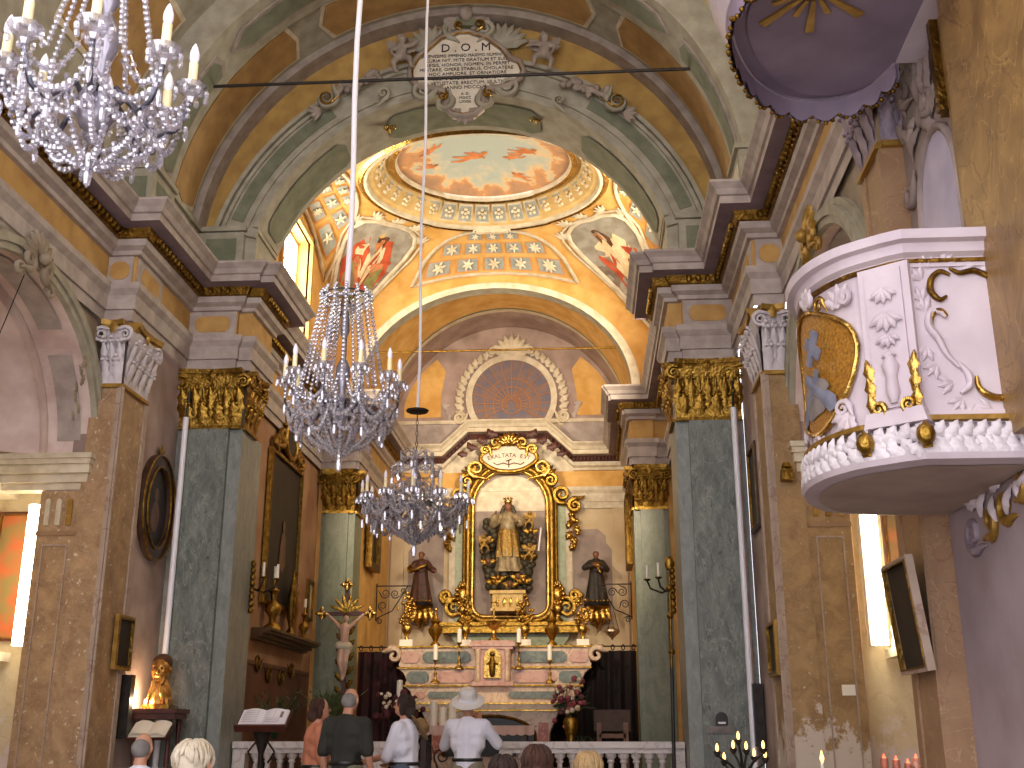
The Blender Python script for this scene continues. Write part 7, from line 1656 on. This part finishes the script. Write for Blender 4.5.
fa_=Vector((-.85,15.6,0)); q=atY(400,676,16.6); t=thing('flower_arrangement','dark red flower arrangement with a cream candle, behind the woman with the straw hat','flowers',(q.x,16.6,.3)); m=MB(); m.lathe([(.25,0),(.05,.06),(.04,1.1),(.2,1.25)],(q.x,16.6,.3),12); m.build('stand','iron',t,50)
m=MB(); [m.blob((q.x+R.gauss(0,.16),16.6+R.gauss(0,.1),1.66+R.gauss(0,.1)),R.uniform(.04,.07),6,5) for k in range(36)]; m.build('red_flowers','curtain2',t,60); m=MB(); [m.blob((q.x+R.gauss(-.1,.18),16.52+R.gauss(0,.1),1.76+R.gauss(0,.07)),R.uniform(.02,.035),6,5) for k in range(14)]; m.build('white_flowers','flower',t,60); m=MB(); m.lathe([(.045,1.75),(.045,2.05),(.01,2.06)],(q.x,16.6,0),10); m.build('candle','candle',t,50)
# low lectern at the right
q0,q1=atY(594,711,19.2),atY(631,711,19.2); t=thing('wooden_lectern','dark wooden reading desk in front of the right hand curtain','lectern',((q0.x+q1.x)/2,19.2,.3)); m=MB(); m.prism([(q0.x-.0,1.42),(q1.x,1.42),(q1.x,1.78),(q0.x,1.78)],frm((0,19.2,0),(1,0,0),(0,.3,.95)),-.03,.03); m.build('desk','wood',t,0)
for x in (q0.x+.08,q1.x-.08): m=MB(); m.box(x-.04,x+.04,19.6,19.68,.3,1.5); m.build('leg','woodpale',t,0)
m=MB(); m.box(q0.x+.08,q1.x-.08,19.6,19.66,1.25,1.32); m.build('stretcher','woodpale',t,0)
# marble rail
def rail(x0,x1,label,nb):
    t=thing('altar_rail',label,'railing',((x0+x1)/2,15.0,0)); m=MB(); m.box(x0,x1,14.86,15.14,1.14,1.22); m.box(x0,x1,14.9,15.1,1.08,1.14); m.build('handrail','railm',t,30); m=MB(); m.box(x0,x1,14.86,15.14,0,.3); m.build('plinth','railm',t,30)
    for x in (x0+.08,x1-.08): m=MB(); m.box(x-.08,x+.08,14.9,15.1,.3,1.08); m.build('end_post','railm',t,30)
    for k in range(nb):
        x=lerp(x0+.28,x1-.28,k/(nb-1)); m=MB(); m.lathe([(.075,.3),(.075,.34),(.04,.38),(.07,.5),(.075,.6),(.045,.8),(.03,.95),(.05,.98),(.035,1.0),(.07,1.04),(.07,1.08)],(x,15,0),12); m.build('baluster','railm',t,50)
rail(-2.88,-.9,'white marble altar rail with balusters on the left, behind the standing visitors',10); rail(.55,2.88,'white marble altar rail with balusters on the right, below the reading desk',12)
# banner pole, plaque, notice
a=atY(676,580,15.0); t=thing('processional_pole','tall black and gold processional pole leaning by the right green pier','pole',(2.72,14.6,0)); m=MB(); m.tube([(2.70,14.55,.02),(2.74,14.62,2.1)],.022,8); m.build('dark_shaft','dark',t,50); m=MB(); m.tube([(2.74,14.62,2.1),(2.76,14.66,3.3)],.02,8); [m.blob((2.75,14.64,z),.045,8,6) for z in (2.3,2.75,3.1)]; m.build('gilt_shaft','golddk',t,60); m=MB(); m.blob((2.765,14.67,3.42),(.06,.04,.1),8,6); m.build('finial','gold',t,60)
f=fF((3.29,14.31,1.47)); t=thing('wall_emblem','small dark round-topped emblem above the plaque on the right green pier','emblem',f.o); m=MB(); m.prism([(-.075,-.06),(.075,-.06)]+[(.075*math.cos(a_),.02+.075*math.sin(a_)) for a_ in [i*PI/8 for i in range(9)]],f,0,.02); m.build('plate','dark',t,30); m=MB(); m.prism(rect(.045,.012),frm(f(0,-.03),f.x,f.y),.02,.024); m.build('white_mark','tubewhite',t,0)
tag(MB().prism(rect(.15,.04),fF((3.28,14.31,1.36)),0,.02).build('plaque','greycloud',None,0,(3.28,14.31,1.36)),'small grey marble plaque under the dark emblem on the right green pier','plaque')
tag(MB().prism(rect(.07,.055),fF((4.42,12.43,1.75)),0,.008).build('paper_notice','candle',None,0,(4.42,12.43,1.75)),'small cream paper notice pinned on the right jamb pilaster','notice')
# votive lamps in the foreground
a=atY(742,748,8.6); t=thing('votive_candelabrum','black branched candelabrum with small glowing flame lamps, at the right pier','candelabrum',(a.x,8.6,0)); m=MB(); m.lathe([(.24,0),(.2,.05),(.03,.12),(.025,1.0),(.05,1.05)],(a.x,8.6,0),10); m.build('stem','iron',t,50)
MT['flame']=emit('flame lamp','#ffb868',5); MT['redflame']=emit('red votive flame','#ff5a3a',5)
for k,(x,y) in enumerate(((717,747),(733,744),(738,735),(746,745),(754,752),(763,744),(765,753),(724,756))):
    q=atY(x,y,8.6+.12*math.sin(k*2)); q.z=max(q.z,1.1); m=MB(); m.tube([(a.x,8.6,1.0),((a.x+q.x)/2,(8.6+q.y)/2,q.z-.12),(q.x,q.y,q.z-.06)],[.014,.01,.008],6); m.lathe([(.012,-.07),(.028,-.04),(.028,-.03)],q,8); b_=m.build('branch','iron',t,60); m=MB(); m.lathe([(.006,-.03),(.012,-.012),(.010,.008),(.002,.026)],q,8); m.build('flame_bulb','flame',b_,60)
a=atY(898,764,6.4); t=thing('votive_stand','dark tray of red glass votive lights at the lower right','candle stand',(a.x,6.4,0)); m=MB(); m.box(a.x-.2,a.x+.2,6.25,6.6,1.06,1.12); m.build('tray','dark',t,0); m=MB(); m.lathe([(.2,0),(.03,.06),(.03,1.06)],(a.x,6.42,0),8); m.build('stem','dark',t,50)
for x,y in ((884,758),(896,760),(908,763),(916,758)): q=atY(x,y,6.45); m=MB(); m.lathe([(.018,-.07),(.022,-.02),(.02,0)],q,8); g_=m.build('votive_glass','ared',t,50); m=MB(); m.lathe([(.005,-.01),(.009,.002),(.002,.022)],q,8); m.build('flame','redflame',g_,50)
q=atY(822,760,8.0); t=thing('votive_candle','single lit white candle left of the red votive lights','candle',(q.x,8,0)); m=MB(); m.lathe([(.12,0),(.02,.04),(.015,1.0),(.03,1.02)],(q.x,8,0),8); m.build('holder','iron',t,50); m=MB(); m.lathe([(.015,1.02),(.015,q.z-.02)],(q.x,8,0),8); m.build('candle','candle',t,50); m=MB(); m.lathe([(.005,-.02),(.015,.01),(.003,.06)],q,8); m.build('flame','flame',t,50)
p_=atX(797,465,3.9); f=fF((3.92,8.5,3.3)); t=thing('gilt_bracket_lamp','small gilt bracket on the pilaster just left of the foot of the pulpit','bracket',(3.93,12.4,3.97)); m=MB(); fb=fF((3.93,12.40,4.05)); m.prism([(-.07,-.06),(.06,-.08),(.06,.05),(-.06,.06)],fb,0,.12); m.build('block','golddk',t,0); m=MB(); m.lathe([(.03,.05),(.06,.08),(.04,.13)],fb(0,0,.07),8); m.build('gilt_cup','gold',t,50)
# ================================================================ LIGHT
w=bpy.data.worlds.new('world'); S_.world=w; w.use_nodes=True
bg=w.node_tree.nodes['Background']; bg.inputs[0].default_value=(.92,.88,.94,1); bg.inputs[1].default_value=3.6
def light(n,kind,loc,energy,color,size=.3,target=None,spot=None):
    l=bpy.data.lights.new(n,kind); l.energy=energy; l.color=color
    if kind=='AREA': l.size=size
    else: l.shadow_soft_size=size
    if spot: l.spot_size=math.radians(spot); l.spot_blend=.6
    o=bpy.data.objects.new(n,l); COL.objects.link(o); o.location=loc
    if target: o.rotation_euler=(Vector(target)-Vector(loc)).to_track_quat('-Z','Y').to_euler()
    return o
for sx in (-1,1): light('altar fill spot','SPOT',(sx*2.7,15.55,6.3),950,(1,.82,.60),.25,(sx*-.3,22.6,3.9),56)  # unseen spots added to brighten the altar
for sx in (-1,1): light('chancel vault fill','SPOT',(sx*2.7,15.55,6.9),1500,(1,.82,.60),.25,(sx*-.3,23.6,8.6),42)  # two more unseen spots, added to lift the far lunette and vault
light('bust lamp','POINT',(-3.66,13.76,1.69),28,(1,.74,.44),.03)
S_.view_settings.view_transform='Standard'; S_.view_settings.look='None'; S_.view_settings.gamma=1; S_.view_settings.use_curve_mapping=False
S_.view_settings.exposure=0.0
try:
    S_.cycles.use_denoising=True; S_.cycles.max_bounces=8; S_.cycles.transparent_max_bounces=24; S_.cycles.sample_clamp_indirect=4
except Exception: pass
